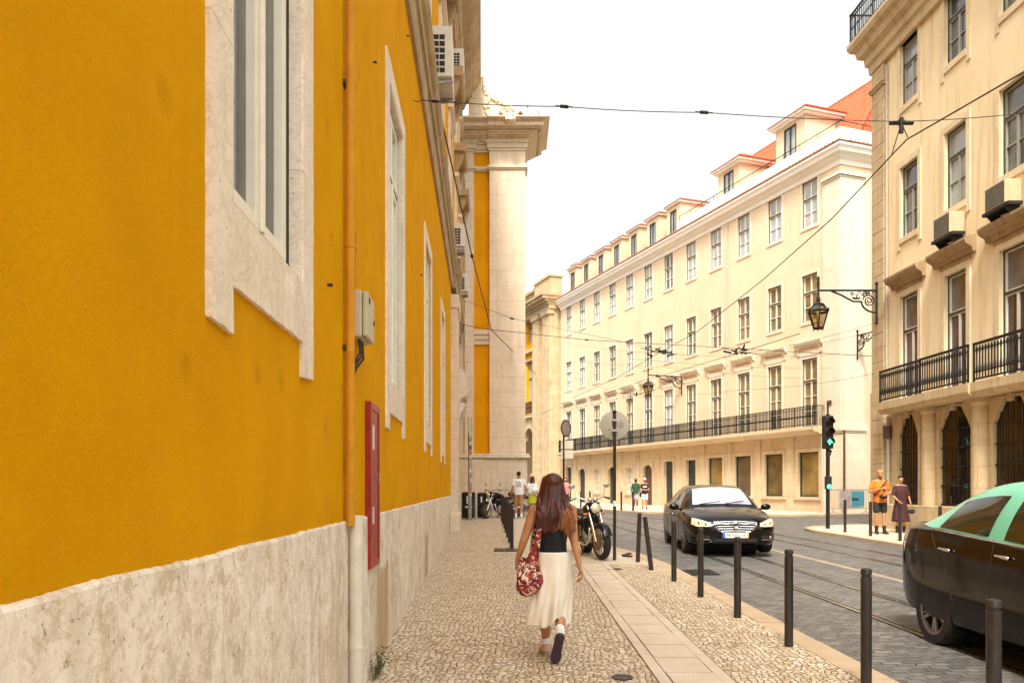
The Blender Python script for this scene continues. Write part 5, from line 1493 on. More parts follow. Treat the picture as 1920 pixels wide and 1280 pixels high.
def paint(name, col, rough=.12, metal=0.0):
    t = NT(name); p = t.objc()
    c = t.ramp(t.noise(p, 1.5, 4), [(.3, tuple(x * .85 for x in col)), (.7, tuple(x * 1.15 for x in col))])
    d_ = t.ramp(t.noise(p, 14, 5, .7), [(.5, rough), (.8, rough + .14)])
    return t.out(c, d_, t.bump(t.noise(p, 2.2, 2), .04, .05), Metallic=metal, Coat_Weight=.15, Coat_Roughness=.04, Specular_IOR_Level=.25)
m['car_black'] = paint('black_car_paint', (.004, .003, .0028))
m['car_mint'] = paint('mint_green_car_paint', (.15, .44, .30), .2)
m['car_glass'] = glass('car_window_glass', (.018, .017, .014), .03, .4, 1.0)
m['windscreen'] = glass('windscreen_glass', (.36, .36, .41), .05, .4, 1.0)  # pale base colour stands in for bright sky mirrored in the glass
m['taxi_glass'] = glass('taxi_window_glass', (.016, .013, .007), .03, .7, .8)
m['tyre'] = plain('tyre_rubber', (.014, .013, .012), .85, .2, 30, .3, 60)
m['alloy'] = plain('alloy_rim', (.42, .38, .33), .3, .1, 10, metal=.85)
m['lamp_lens'] = plain('headlamp_lens', (.85, .72, .50), .12, .3, 12, metal=.3, coat=1)
m['tail_red'] = plain('tail_lamp_red', (.35, .012, .010), .15, .3, 14, coat=1)
m['plate_w'] = plain('number_plate_white', (.78, .77, .72), .4, .03)
m['plate_b'] = plain('number_plate_blue', (.02, .10, .45), .4, .05)
m['plate_y'] = plain('number_plate_yellow', (.80, .45, .03), .4, .05)
m['plastic'] = plain('black_plastic', (.014, .013, .012), .45, .2, 12)

def spline(keys, s):
    """smooth interpolation of rows (s, a, b, ..)"""
    n = len(keys)
    if s <= keys[0][0]: return keys[0][1:]
    if s >= keys[-1][0]: return keys[-1][1:]
    for i in range(n - 1):
        if s <= keys[i + 1][0]: break
    k0, k1, k2, k3 = keys[max(i - 1, 0)], keys[i], keys[i + 1], keys[min(i + 2, n - 1)]
    h = k2[0] - k1[0]; t = (s - k1[0]) / h; out = []
    for j in range(1, len(k1)):
        m1 = (k2[j] - k0[j]) / max(1e-6, k2[0] - k0[0]) * h; m2 = (k3[j] - k1[j]) / max(1e-6, k3[0] - k1[0]) * h
        out.append((2 * t ** 3 - 3 * t * t + 1) * k1[j] + (t ** 3 - 2 * t * t + t) * m1 + (-2 * t ** 3 + 3 * t * t) * k2[j] + (t ** 3 - t * t) * m2)
    return out

def wheel(parent, x, y, r, w, side, spokes=5):
    Mx = Matrix.Translation((x, y, r)) @ Matrix.Rotation(R(90) * side, 4, 'Y')
    bm = BM()
    lathe(bm, [(r * .66, -w * .5), (r * .93, -w * .5), (r, -w * .36), (r, w * .36), (r * .93, w * .5), (r * .70, w * .5), (r * .66, w * .42)], 40, Mx, False)
    o = obj('wheel', bm, m['tyre'], parent, smooth=50)
    bm = BM(); lathe(bm, [(r * .67, w * .44), (r * .62, w * .44), (r * .60, w * .2), (r * .2, w * .16), (.001, w * .16)], 40, Mx, False)
    lathe(bm, [(0, w * .40), (r * .12, w * .40), (r * .15, w * .3), (r * .15, w * .1)], 16, Mx)
    obj('hub', bm, m['black'], o, smooth=40)
    bm = BM()
    for k in range(spokes):
        a = 2 * math.pi * k / spokes
        for da in (-.13, .13):
            p0 = (r * .10 * math.cos(a + da), r * .10 * math.sin(a + da)); p1 = (r * .64 * math.cos(a + da * 1.1), r * .64 * math.sin(a + da * 1.1))
            t_ = Vector((-math.sin(a), math.cos(a))) * r * .045
            q_ = [Mx @ Vector((p0[0] - t_.x, p0[1] - t_.y, w * .37)), Mx @ Vector((p0[0] + t_.x, p0[1] + t_.y, w * .37)), Mx @ Vector((p1[0] + t_.x, p1[1] + t_.y, w * .40)), Mx @ Vector((p1[0] - t_.x, p1[1] - t_.y, w * .40))]
            dn = (Mx.to_3x3() @ Vector((0, 0, -w * .1)))
            boxpts(bm, [v + dn for v in q_] + q_)
    lathe(bm, [(r * .63, w * .44), (r * .69, w * .455), (r * .69, w * .40), (r * .63, w * .38)], 40, Mx, False)
    obj('rim', bm, m['alloy'], o, smooth=40)
    return o

class Car:
    def __init__(c, name, label, loc, rz, L, body, roof, belt, wheels, wr, matb, matr, glassm, group=None):
        c.t = thing(name, label, 'car', loc, rz, group); c.L = L; t = c.t
        Y = lambda s: L / 2 - s
        bm = BM(); rows_ = []
        N = 46; ss = [L * (1 - math.cos(math.pi * k / N)) / 2 for k in range(N + 1)]
        for s in ss:
            w, zb, zs, zt = spline(body, s)
            pr = [(0, zb), (.55 * w, zb), (.88 * w, zb + .01), (.965 * w, zb + .06), (.99 * w, zb + .16), (w, zb + (zs - zb) * .42), (1.0 * w, zb + (zs - zb) * .66), (.985 * w, zb + (zs - zb) * .84), (.955 * w, zs - .025), (.90 * w, zs + .010), (.78 * w, zs + (zt - zs) * .45 + .012), (.55 * w, zs + (zt - zs) * .80 + .008), (.28 * w, zs + (zt - zs) * .96 + .003), (0, zt)]
            pts = [(x, z) for x, z in pr] + [(-x, z) for x, z in pr[-2:0:-1]]
            rows_.append([bm.verts.new((x, Y(s), z)) for x, z in pts])
        n = len(rows_[0])
        for a, b in zip(rows_, rows_[1:]):
            for k in range(n): bm.faces.new((a[k], a[(k + 1) % n], b[(k + 1) % n], b[k]))
        bm.faces.new(rows_[0][::-1]); bm.faces.new(rows_[-1])
        c.body = obj('body', bm, matb, t, smooth=180)
        # wheel arches cut out
        for s in wheels:
            cb = BM(); lathe(cb, [(wr * 1.13, -1.3), (wr * 1.13, 1.3)], 40, Matrix.Translation((0, Y(s), wr)) @ Matrix.Rotation(R(90), 4, 'Y'))
            cut = obj('cut', cb, matb)
            md = c.body.modifiers.new('arch', 'BOOLEAN'); md.operation = 'DIFFERENCE'; md.solver = 'EXACT'; md.object = cut
            c.body.data.materials[0] = matb
            bake(c.body); bpy.data.objects.remove(cut)
        me = c.body.data
        me.polygons.foreach_set('use_smooth', [True] * len(me.polygons)); me.set_sharp_from_angle(angle=R(38))
        bb = BM(); bb.from_mesh(me); c.bvh = BVHTree.FromBMesh(bb); bb.free()
        for s in wheels:
            cb = BM(); lathe(cb, [(wr * 1.12, -.6), (wr * 1.12, .6)], 24, Matrix.Translation((0, Y(s), wr)) @ Matrix.Rotation(R(90), 4, 'Y'))
            for f in cb.faces: f.normal_flip()
            obj('wheel_well', cb, m['black'], t)
            wx = spline(body, s)[0] - .115
            wheel(t, wx, Y(s), wr, .22, 1); wheel(t, -wx, Y(s), wr, .22, -1)
        # greenhouse
        def sec(s, v):
            """v 0..1 up the side, 1..2 across the roof to the middle line"""
            zr, hr = spline(roof, s); zb_, hb = spline(belt, s)
            if v <= 1:
                e = v; z = zb_ + (zr - zb_) * e; x = hb + (hr - hb) * e + .035 * math.sin(math.pi * min(1, e))* min(1, (zr - zb_) / .3)
                k = max(0, (e - .82) / .18); x -= .02 * k * k
            else:
                e = v - 1; x = (hr - .02) * (1 - e); z = zr + .045 * (1 - (1 - e) ** 2) * min(1, (zr - zb_) / .3 + .3)
            return x, Y(s), z
        c.sec = sec; s0, s1 = roof[0][0], roof[-1][0]
        bm = BM(); rr_ = []
        vs = [0, .15, .3, .5, .7, .85, .95, 1.0, 1.06, 1.2, 1.45, 1.75, 2.0]
        M_ = 44
        for k in range(M_ + 1):
            s = s0 + (s1 - s0) * k / M_
            q_ = [sec(s, v) for v in vs]; q_ = q_ + [(-x, y, z) for x, y, z in q_[-2::-1]]
            rr_.append([bm.verts.new(p) for p in q_])
        for a, b in zip(rr_, rr_[1:]):
            for k in range(len(a) - 1): bm.faces.new((a[k], a[k + 1], b[k + 1], b[k]))
        c.roof = obj('roof', bm, matr, t, smooth=180)
        c.glassm = glassm
    def N(c, s, v, sx, off):
        e = 1e-3; p = Vector(c.sec(s, v)); a = Vector(c.sec(s + e, v)) - p; b = Vector(c.sec(s, v + e if v < 1.99 else v - e)) - p
        n = a.cross(b); 
        if v >= 1.99: n = -n
        n.normalize()
        if n.dot(p - Vector((0, 0, .7)) * 1) < 0 and v <= 1: n = -n
        if v > 1 and n.z < 0: n = -n
        if v <= 1 and n.x < 0: n = -n
        q_ = p + n * off; return (q_.x * sx, q_.y, q_.z)
    def side_glass(c, lo, hi, v0=.06, v1=.90, mat_=None, name='side_window', n=14):
        """lo(v)=front s, hi(v)=rear s as (s at belt, s at roof)"""
        for sx in (-1, 1):
            bm = BM(); G = []
            for j in range(7):
                v = v0 + (v1 - v0) * j / 6; a = lo[0] + (lo[1] - lo[0]) * j / 6; b = hi[0] + (hi[1] - hi[0]) * j / 6
                G.append([bm.verts.new(c.N(a + (b - a) * k / n, v, sx, .005)) for k in range(n + 1)])
            for a, b in zip(G, G[1:]):
                for k in range(n): bm.faces.new((a[k], a[k + 1], b[k + 1], b[k]))
            obj(name, bm, mat_ or c.glassm, c.t, smooth=180)
    def top_glass(c, sa, sb, vv=1.10, mat_=None, name='windscreen'):
        bm = BM(); G = []
        for k in range(15):
            s = sa + (sb - sa) * k / 14
            row = [c.N(s, vv + (2 - vv) * j / 8, 1, .006) for j in range(9)]
            G.append([bm.verts.new(p) for p in row + [(-x, y, z) for x, y, z in row[-2::-1]]])
        for a, b in zip(G, G[1:]):
            for k in range(len(a) - 1): bm.faces.new((a[k], a[k + 1], b[k + 1], b[k]))
        return obj(name, bm, mat_ or c.glassm, c.t, smooth=180)
    def cast(c, axis, a, b, off):
        """axis 'f' front, 'r' rear: a=x, b=z; 'R'/'L' sides: a=y, b=z; 't' top: a=x,b=y"""
        o, d_ = {'f': ((a, 4, b), (0, -1, 0)), 'r': ((a, -4, b), (0, 1, 0)), 'R': ((3, a, b), (-1, 0, 0)), 'L': ((-3, a, b), (1, 0, 0)), 't': ((a, b, 3), (0, 0, -1))}[axis]
        h = c.bvh.ray_cast(Vector(o), Vector(d_))
        if h[0] is None: return None
        n = h[1] if h[1].dot(Vector(d_)) < 0 else -h[1]
        return h[0] + n * off
    def patch(c, axis, top, bot, name, mat_, off=.004, n=14, mrows=6, parent=None, bm=None):
        own = bm is None
        if own: bm = BM()
        def ip(P_, f):
            f *= len(P_) - 1; i = min(int(f), len(P_) - 2); f -= i
            return (P_[i][0] + (P_[i + 1][0] - P_[i][0]) * f, P_[i][1] + (P_[i + 1][1] - P_[i][1]) * f)
        G = []
        for j in range(mrows + 1):
            row = []
            for k in range(n + 1):
                a = ip(top, k / n); b = ip(bot, k / n); q_ = (a[0] + (b[0] - a[0]) * j / mrows, a[1] + (b[1] - a[1]) * j / mrows)
                p = c.cast(axis, q_[0], q_[1], off); row.append(bm.verts.new(p) if p is not None else None)
            G.append(row)
        for a, b in zip(G, G[1:]):
            for k in range(n):
                f = (a[k], a[k + 1], b[k + 1], b[k])
                if None not in f: bm.faces.new(f)
        if own: return obj(name, bm, mat_, parent or c.t, smooth=180)
    def line(c, axis, pts, r, name, mat_, off=.0, parent=None, n=10, bm=None):
        P_ = []
        for p0, p1 in zip(pts, pts[1:]):
            for k in range(n): 
                q_ = c.cast(axis, p0[0] + (p1[0] - p0[0]) * k / n, p0[1] + (p1[1] - p0[1]) * k / n, off)
                if q_ is not None: P_.append(q_)
        q_ = c.cast(axis, *pts[-1], off)
        if q_ is not None: P_.append(q_)
        own = bm is None
        if own: bm = BM()
        if len(P_) > 1: tube(bm, P_, r, 6)
        if own: return obj(name, bm, mat_, parent or c.t, smooth=60)
    def mirror_arms(c, s, z, x, mat_):
        for sx in (-1, 1):
            bm = BM(); y = c.L / 2 - s
            sphere(bm, (sx * (x + .12), y, z), .09, (1.25, .62, .80), 3)
            tube(bm, [(sx * (x - .04), y - .02, z - .06), (sx * (x + .06), y, z - .04)], .022, 8)
            o = obj('mirror', bm, mat_, c.t, smooth=180)
            bm = BM(); sphere(bm, (sx * (x + .12), y - .048, z), .075, (1.2, .2, .75), 2); obj('mirror_glass', bm, m['chrome'], o, smooth=180)

def textmesh(txt, size, mat_, parent, Mx, name='lettering', ext=.001):
    cu = bpy.data.curves.new('txt', 'FONT'); cu.body = txt; cu.size = size; cu.extrude = ext; cu.align_x = 'CENTER'; cu.align_y = 'CENTER'
    o = bpy.data.objects.new('txt', cu); C.objects.link(o)
    dg = bpy.context.evaluated_depsgraph_get(); me = bpy.data.meshes.new_from_object(o.evaluated_get(dg)); bpy.data.objects.remove(o)
    bm = BM(); bm.from_mesh(me); bm.transform(Mx); bpy.data.meshes.remove(me)
    return obj(name, bm, mat_, parent)

# ---- black saloon coming up the street
L = 4.80
A = Car('black_car', 'black saloon car driving towards the viewer with headlights and chrome grille', (4.86, 19.35, gz(19.35) - .088), R(180 - 3.2), L,
    [(0, .56, .30, .60, .66), (.05, .68, .25, .64, .72), (.15, .79, .22, .69, .79), (.35, .875, .19, .745, .855), (.8, .92, .17, .84, .945), (1.3, .93, .17, .905, 1.01), (2.0, .93, .18, .93, 1.02), (3.0, .93, .18, .96, 1.03), (4.0, .925, .19, 1.0, 1.07), (4.4, .90, .22, 1.0, 1.09), (4.65, .84, .28, .97, 1.06), (4.76, .74, .34, .92, 1.0), (4.80, .62, .40, .85, .92)],
    [(1.25, .96, .74), (1.6, 1.16, .685), (1.95, 1.32, .63), (2.25, 1.405, .60), (2.6, 1.44, .59), (3.1, 1.44, .58), (3.5, 1.40, .57), (3.9, 1.27, .585), (4.3, 1.06, .62)],
    [(1.25, .93, .80), (1.6, .92, .855), (2.0, .93, .865), (3.0, .955, .865), (3.9, .99, .84), (4.3, 1.02, .76)],
    (.95, 3.68), .335, m['car_black'], m['car_black'], m['car_glass'])
A.top_glass(1.36, 2.12, 1.08, m['windscreen']); A.top_glass(3.62, 4.2, 1.12, name='rear_window')
A.side_glass((1.62, 2.10), (2.62, 2.60)); A.side_glass((2.70, 2.68), (3.45, 3.35)); A.side_glass((3.52, 3.42), (3.85, 3.62))
A.mirror_arms(1.62, .98, .90, m['car_black'])
bm = BM(); sphere(bm, (0, A.L / 2 - 2.13, 1.36), .05, (2.2, .6, .6), 2); obj('inside_mirror', bm, m['plastic'], A.t, smooth=180)
# grille
gt_ = [(-.43, .685), (-.2, .70), (0, .705), (.2, .70), (.43, .685)]; gb_ = [(-.30, .50), (-.2, .475), (0, .462), (.2, .475), (.30, .50)]
g_ = A.patch('f', gt_, gb_, 'grille', m['black'], .004)
A.line('f', gt_ + [(.41, .62), (.37, .55)] + gb_[::-1] + [(-.37, .55), (-.41, .62), gt_[0]], .011, 'chrome_surround', m['chrome'], .012, g_)
bm = BM()
for z, w in ((.655, .41), (.607, .385), (.56, .355), (.515, .30)): A.line('f', [(-w, z), (0, z + .008), (w, z)], .010, '', None, .016, None, 10, bm)
obj('grille_bars', bm, m['chrome'], g_, smooth=60)
e0 = A.cast('f', 0, .635, .035)
bm = BM(); tube(bm, [(e0.x + .062 * math.cos(R(a)), e0.y, e0.z + .055 * math.sin(R(a))) for a in range(0, 360, 20)], .009, 6, closed=True)
prism(bm, [(e0.x - .095, e0.y - .004, e0.z - .003), (e0.x + .01, e0.y - .004, e0.z - .004), (e0.x + .01, e0.y - .004, e0.z - .012), (e0.x + .095, e0.y - .004, e0.z + .003), (e0.x - .01, e0.y - .004, e0.z + .004), (e0.x - .01, e0.y - .004, e0.z + .012)], (0, .008, 0))
obj('badge', bm, m['chrome'], g_)
# headlights, fog lamps, lower intake
for sx in (-1, 1):
    h = A.patch('f', [(sx * .50, .675), (sx * .62, .72), (sx * .74, .755), (sx * .82, .765)], [(sx * .49, .605), (sx * .62, .60), (sx * .76, .60), (sx * .85, .645)], 'headlight', m['lamp_lens'], .006)
    for x, z, r in ((.58, .655, .042), (.70, .675, .048)):
        p = A.cast('f', sx * x, z, .0)
        bm = BM(); sphere(bm, p + Vector((0, .004, 0)), r, (1, .45, 1), 2); obj('lamp', bm, m['lamp_core'] if 'lamp_core' in m else m['chrome'], h, smooth=180)
    f = A.patch('f', [(sx * .52, .42), (sx * .80, .44)], [(sx * .54, .33), (sx * .76, .33)], 'fog_lamp_recess', m['plastic'], .004)
    A.line('f', [(sx * .52, .335), (sx * .77, .335)], .008, 'fog_trim', m['chrome'], .008, f)
    p = A.cast('f', sx * .72, .385, .0); bm = BM(); sphere(bm, p, .035, (1, .4, 1), 2); obj('fog_lamp', bm, m['chrome'], f, smooth=180)
A.patch('f', [(-.42, .35), (.42, .35)], [(-.46, .27), (.46, .27)], 'lower_intake', m['plastic'], .004)
bm = BM(); yp = A.cast('f', 0, .40, 0).y + .02
box(bm, -.26, .26, yp - .01, yp + .006, .375, .485); pl = obj('number_plate', bm, m['plate_w'], A.t)
bm = BM(); box(bm, .215, .259, yp + .0065, yp + .009, .376, .484); obj('blue_band', bm, m['plate_b'], pl)
bm = BM(); box(bm, -.259, -.222, yp + .0065, yp + .009, .376, .484); obj('yellow_band', bm, m['plate_y'], pl)
textmesh('36-NN-26', .094, m['black'], pl, Matrix.Translation((0, yp + .0085, .430)) @ Matrix.Rotation(R(180), 4, 'Z') @ Matrix.Rotation(R(90), 4, 'X'))
Yf = A.L / 2
for ax in ('R', 'L'):
    for nm, P_ in (('door_gap', [(Yf - 1.58, .88), (Yf - 1.52, .60), (Yf - 1.62, .28)]), ('door_gap', [(Yf - 2.66, .92), (Yf - 2.66, .28)]), ('door_gap', [(Yf - 3.62, .94), (Yf - 3.42, .70), (Yf - 3.28, .45)]), ('sill_line', [(Yf - 1.6, .30), (Yf - 3.3, .30)])):
        A.line(ax, P_, .005, nm, m['black'], .0)
    for s in (2.38, 3.25):
        p = A.cast(ax, Yf - s, .80, .022); bm = BM(); tube(bm, [p + Vector((0, .09, 0)), p + Vector((0, -.09, .008))], .014, 8); obj('door_handle', bm, m['chrome'], A.t, smooth=180)
A.line('t', [(-.70, Yf - .42), (-.60, Yf - 1.2)], .004, 'bonnet_crease', m['car_black'], .0); A.line('t', [(.70, Yf - .42), (.60, Yf - 1.2)], .004, 'bonnet_crease', m['car_black'], .0)
bm = BM(); tube(bm, [A.N(1.35, 1.3, 1, .02), A.N(1.42, 1.95, 1, .022)], .008, 6); tube(bm, [A.N(1.35, 1.9, -1, .02), A.N(1.45, 1.3, -1, .022)], .008, 6); obj('wiper', bm, m['plastic'], A.t)

# ---- taxi: dark body, mint roof
L = 4.62
T = Car('taxi', 'black taxi with mint green roof and pillars entering at the right edge', (5.31, 6.90, gz(6.9) - .088), R(180), L,
    [(0, .55, .30, .62, .70), (.08, .70, .25, .68, .78), (.3, .84, .20, .78, .88), (.8, .89, .18, .88, .98), (1.3, .90, .18, .95, 1.05), (2.0, .90, .19, .99, 1.07), (3.0, .90, .19, 1.05, 1.09), (3.7, .90, .20, 1.09, 1.13), (4.15, .88, .24, 1.09, 1.15), (4.4, .82, .30, 1.06, 1.13), (4.55, .72, .36, .99, 1.08), (4.62, .60, .42, .88, .96)],
    [(1.15, 1.0, .70), (1.5, 1.20, .66), (1.9, 1.38, .60), (2.3, 1.475, .575), (2.8, 1.505, .57), (3.2, 1.47, .56), (3.6, 1.37, .565), (3.95, 1.22, .60), (4.2, 1.10, .66)],
    [(1.15, .96, .80), (1.6, .975, .845), (2.0, .99, .85), (3.0, 1.05, .85), (3.7, 1.09, .835), (4.2, 1.09, .79)],
    (.88, 3.66), .325, m['car_black'], m['car_mint'], m['taxi_glass'])
T.top_glass(1.28, 2.1, 1.08, m['windscreen']); T.top_glass(3.45, 4.1, 1.12, name='rear_window')
T.side_glass((1.6, 2.05), (2.58, 2.56), .04, .80); T.side_glass((2.80, 2.76), (3.62, 3.46), .04, .76)
T.mirror_arms(1.62, 1.02, .88, m['car_black'])
Yf = T.L / 2
for ax in ('R', 'L'):
    for P_ in ([(Yf - 1.5, .93), (Yf - 1.5, .3)], [(Yf - 2.70, 1.0), (Yf - 2.70, .3)], [(Yf - 3.72, 1.04), (Yf - 3.42, .75), (Yf - 3.28, .45)], [(Yf - 1.5, .29), (Yf - 3.25, .29)]):
        T.line(ax, P_, .005, 'door_gap', m['black'], .0)
    for s in (2.52, 3.40):
        p = T.cast(ax, Yf - s, .90, .022); bm = BM(); tube(bm, [p + Vector((0, .09, 0)), p + Vector((0, -.09, .01))], .014, 8); obj('door_handle', bm, m['chrome'], T.t, smooth=180)
    T.line(ax, [(Yf - 1.5, .972), (Yf - 2.4, 1.0), (Yf - 3.2, 1.045), (Yf - 3.75, 1.08)], .010, 'chrome_trim', m['chrome'], .004)
    T.patch(ax, [(Yf - 4.18, 1.06), (Yf - 4.5, 1.03)], [(Yf - 4.26, .86), (Yf - 4.52, .84)], 'tail_lamp', m['tail_red'], .004)
for sx in (-1, 1):
    T.patch('r', [(sx * .52, 1.0), (sx * .74, .99)], [(sx * .50, .86), (sx * .74, .84)], 'tail_lamp', m['tail_red'], .004)
    T.patch('f', [(sx * .42, .70), (sx * .74, .76)], [(sx * .44, .62), (sx * .76, .66)], 'headlight', m['lamp_lens'], .005)
T.patch('r', [(-.27, .84), (.27, .84)], [(-.27, .73), (.27, .73)], 'number_plate', m['plate_w'], .006)
T.patch('f', [(-.38, .62), (.38, .62)], [(-.34, .48), (.34, .48)], 'grille', m['plastic'], .005)
bm = BM(); prism(bm, [(-.16, .05, 1.545), (.16, .05, 1.545), (.13, .05, 1.66), (-.13, .05, 1.66)], (0, -.10, 0)); obj('roof_sign', bm, m['plate_w'], T.t, bevel=.02)

T.t.scale = (1.05, 1.06, 1.12)
A.t.scale = (1.03, 1.02, 1.02)
# ---- motorcycles
m['tank'] = paint('motorcycle_tank_paint', (.012, .010, .010), .1)
m['gold'] = plain('fork_bronze', (.60, .46, .28), .25, .1, 9, metal=.9)
m['disc'] = plain('brake_disc', (.20, .10, .05), .35, .2, 20, metal=.7)
m['amber'] = plain('amber_lens', (.70, .16, .02), .25, .1)
m['leather'] = plain('black_seat', (.016, .013, .011), .55, .2, 20, .2, 90)
def motorcycle(label, loc, rz, lean, steer):
    t = thing('motorcycle', label, 'motorcycle', loc, rz)
    t.rotation_euler = (0, lean, rz)
    r = .315
    Ax = Vector((0, -.42, .91)).normalized(); Hd = Vector((0, .44, .86))   # steering axis through the head
    SM = Matrix.Translation(Hd) @ Matrix.Rotation(steer, 4, Ax) @ Matrix.Translation(-Hd)
    fy = .75
    def wh(y, w, Mx, nm):
        M2 = Mx @ Matrix.Translation((0, y, r)) @ Matrix.Rotation(R(90), 4, 'Y')
        bm = BM(); lathe(bm, [(r * .74, -w * .4), (r * .86, -w * .52), (r * .97, -w * .34), (r, 0), (r * .97, w * .34), (r * .86, w * .52), (r * .74, w * .4)], 40, M2, False)
        o = obj(nm, bm, m['tyre'], t, smooth=60)
        bm = BM(); lathe(bm, [(r * .75, -w * .42), (r * .70, -w * .3), (r * .70, w * .3), (r * .75, w * .42)], 40, M2, False)
        for k in range(10):
            a = 2 * math.pi * k / 10; tube(bm, [M2 @ Vector((.04 * math.cos(a), .04 * math.sin(a), .02)), M2 @ Vector((r * .71 * math.cos(a), r * .71 * math.sin(a), .0))], .011, 6)
        lathe(bm, [(0, -.07), (.045, -.07), (.045, .07), (0, .07)], 16, M2); obj('rim', bm, m['alloy'], o, smooth=40)
        for s_ in (-.075, .075):
            bm = BM(); lathe(bm, [(.07, s_ - .003), (.15, s_ - .003), (.15, s_ + .003), (.07, s_ + .003), (.07, s_ - .003)], 32, M2, False); obj('brake_disc', bm, m['disc'], o, smooth=30)
        return o
    I = Matrix()
    wh(fy, .13, SM, 'front_wheel'); wh(-.70, .17, I, 'rear_wheel')
    S_ = lambda p: SM @ Vector(p)
    for sx in (-1, 1):
        bm = BM(); tube(bm, [S_((sx * .105, fy, r)), S_((sx * .105, fy - .12, r + .26))], .030, 10); o = obj('fork_leg', bm, m['gold'] if sx > 0 else m['chrome'], t, smooth=60)
        bm = BM(); tube(bm, [S_((sx * .105, fy - .12, r + .26)), S_((sx * .105, fy - .36, r + .70))], .021, 10); obj('fork_tube', bm, m['chrome'], o, smooth=60)
    bm = BM()
    for a in range(-30, 100, 10):
        pass
    pts0 = [S_((0, fy + (r + .03) * math.cos(R(a)), r + (r + .03) * math.sin(R(a)))) for a in range(20, 141, 10)]
    sxv = (SM.to_3x3() @ Vector((1, 0, 0)))
    Lr = [[bm.verts.new(p + sxv * x + Vector((0, 0, -.02 if abs(x) > .06 else 0))) for x in (-.075, -.05, 0, .05, .075)] for p in pts0]
    for a, b in zip(Lr, Lr[1:]):
        for k in range(4): bm.faces.new((a[k], a[k + 1], b[k + 1], b[k]))
    obj('front_mudguard', bm, m['tank'], t, smooth=180)
    bm = BM(); tube(bm, [S_((-.15, .50, .86)), S_((.15, .50, .86))], .03, 8); tube(bm, [S_((-.13, .44, .98)), S_((.13, .44, .98))], .026, 8); tube(bm, [S_(Hd - Ax * .1), S_(Hd + Ax * .12)], .035, 8); obj('yoke', bm, m['black'], t)
    bm = BM(); M3 = SM @ Matrix.Translation((0, .50, .90)) @ Matrix.Rotation(R(-90), 4, 'X')
    lathe(bm, [(.02, -.10), (.07, -.07), (.09, 0), (.09, .07)], 20, M3); hl = obj('headlamp', bm, m['tank'], t, smooth=60)
    bm = BM(); lathe(bm, [(.088, .071), (.085, .085), (.05, .105), (0, .112)], 20, M3); obj('lens', bm, m['lamp_lens'], hl, smooth=60)
    bm = BM(); lathe(bm, [(.088, .066), (.097, .07), (.097, .085), (.086, .088)], 20, M3, False); obj('bezel', bm, m['chrome'], hl, smooth=60)
    bm = BM(); tube(bm, [S_(p) for p in ((-.40, .30, 1.06), (-.25, .36, 1.10), (-.10, .42, 1.04), (.10, .42, 1.04), (.25, .36, 1.10), (.40, .30, 1.06))], .012, 8); hb = obj('handlebar', bm, m['chrome'], t, smooth=60)
    for sx in (-1, 1):
        bm = BM(); tube(bm, [S_((sx * .29, .345, 1.09)), S_((sx * .41, .295, 1.055))], .019, 8); obj('grip', bm, m['plastic'], hb, smooth=60)
        bm = BM(); tube(bm, [S_((sx * .27, .38, 1.10)), S_((sx * .41, .36, 1.07))], .006, 6); obj('lever', bm, m['steel'], hb)
        bm = BM(); tube(bm, [S_((sx * .25, .36, 1.10)), S_((sx * .30, .33, 1.21)), S_((sx * .33, .32, 1.27))], .006, 6); mr_ = obj('mirror', bm, m['chrome'], t, smooth=60)
        bm = BM(); sphere(bm, S_((sx * .35, .32, 1.30)), .055, (1.1, .25, .8), 3); obj('mirror_head', bm, m['steel'], mr_, smooth=180)
        for y, z, q_ in ((.50, .80, True), (-.82, .72, False)):
            f_ = S_ if q_ else Vector
            bm = BM(); tube(bm, [f_((sx * .07, y, z)), f_((sx * .16, y, z))], .008, 6); sphere(bm, f_((sx * .18, y, z)), .028, (1.1, 1, .9), 2); obj('turn_signal', bm, m['amber'], t, smooth=180)
    bm = BM(); sphere(bm, S_((-.04, .47, 1.05)), .05, (1, .6, 1), 2); sphere(bm, S_((.06, .47, 1.05)), .045, (1, .6, 1), 2); obj('instruments', bm, m['chrome'], t, smooth=180)
    # frame, tank, seat, tail
    bm = BM()
    for sx in (-1, 1):
        tube(bm, [(sx * .03, .42, .92), (sx * .10, .30, .60), (sx * .12, .20, .30), (sx * .12, -.15, .26), (sx * .12, -.30, .50), (sx * .10, -.25, .72), (sx * .04, .30, .84)], .017, 8)
        tube(bm, [(sx * .11, -.25, .68), (sx * .12, -.85, .72)], .014, 8); tube(bm, [(sx * .09, -.22, .40), (sx * .10, -.70, r)], .024, 8)
    obj('frame', bm, m['black'], t, smooth=60)
    bm = BM()
    for y0, z0, r0, y1, z1, r1 in ((.36, .86, .10, .05, .86, .135), (.05, .86, .135, -.18, .78, .09)):
        pass
    rings_ = []
    for y, w, zb, zt in ((.42, .05, .82, .90), (.38, .11, .76, .97), (.25, .155, .74, 1.0), (.08, .15, .73, .98), (-.08, .115, .72, .91), (-.20, .08, .72, .84), (-.24, .04, .74, .80)):
        rings_.append([bm.verts.new((w * math.cos(R(a)) * (1 if abs(math.sin(R(a))) < .9 else .95), y, (zb + zt) / 2 + (zt - zb) / 2 * math.sin(R(a)))) for a in range(0, 360, 24)])
    for a, b in zip(rings_, rings_[1:]):
        for k in range(15): bm.faces.new((a[k], a[(k + 1) % 15], b[(k + 1) % 15], b[k]))
    bm.faces.new(rings_[0][::-1]); bm.faces.new(rings_[-1]); obj('fuel_tank', bm, m['tank'], t, smooth=180)
    bm = BM(); rings_ = []
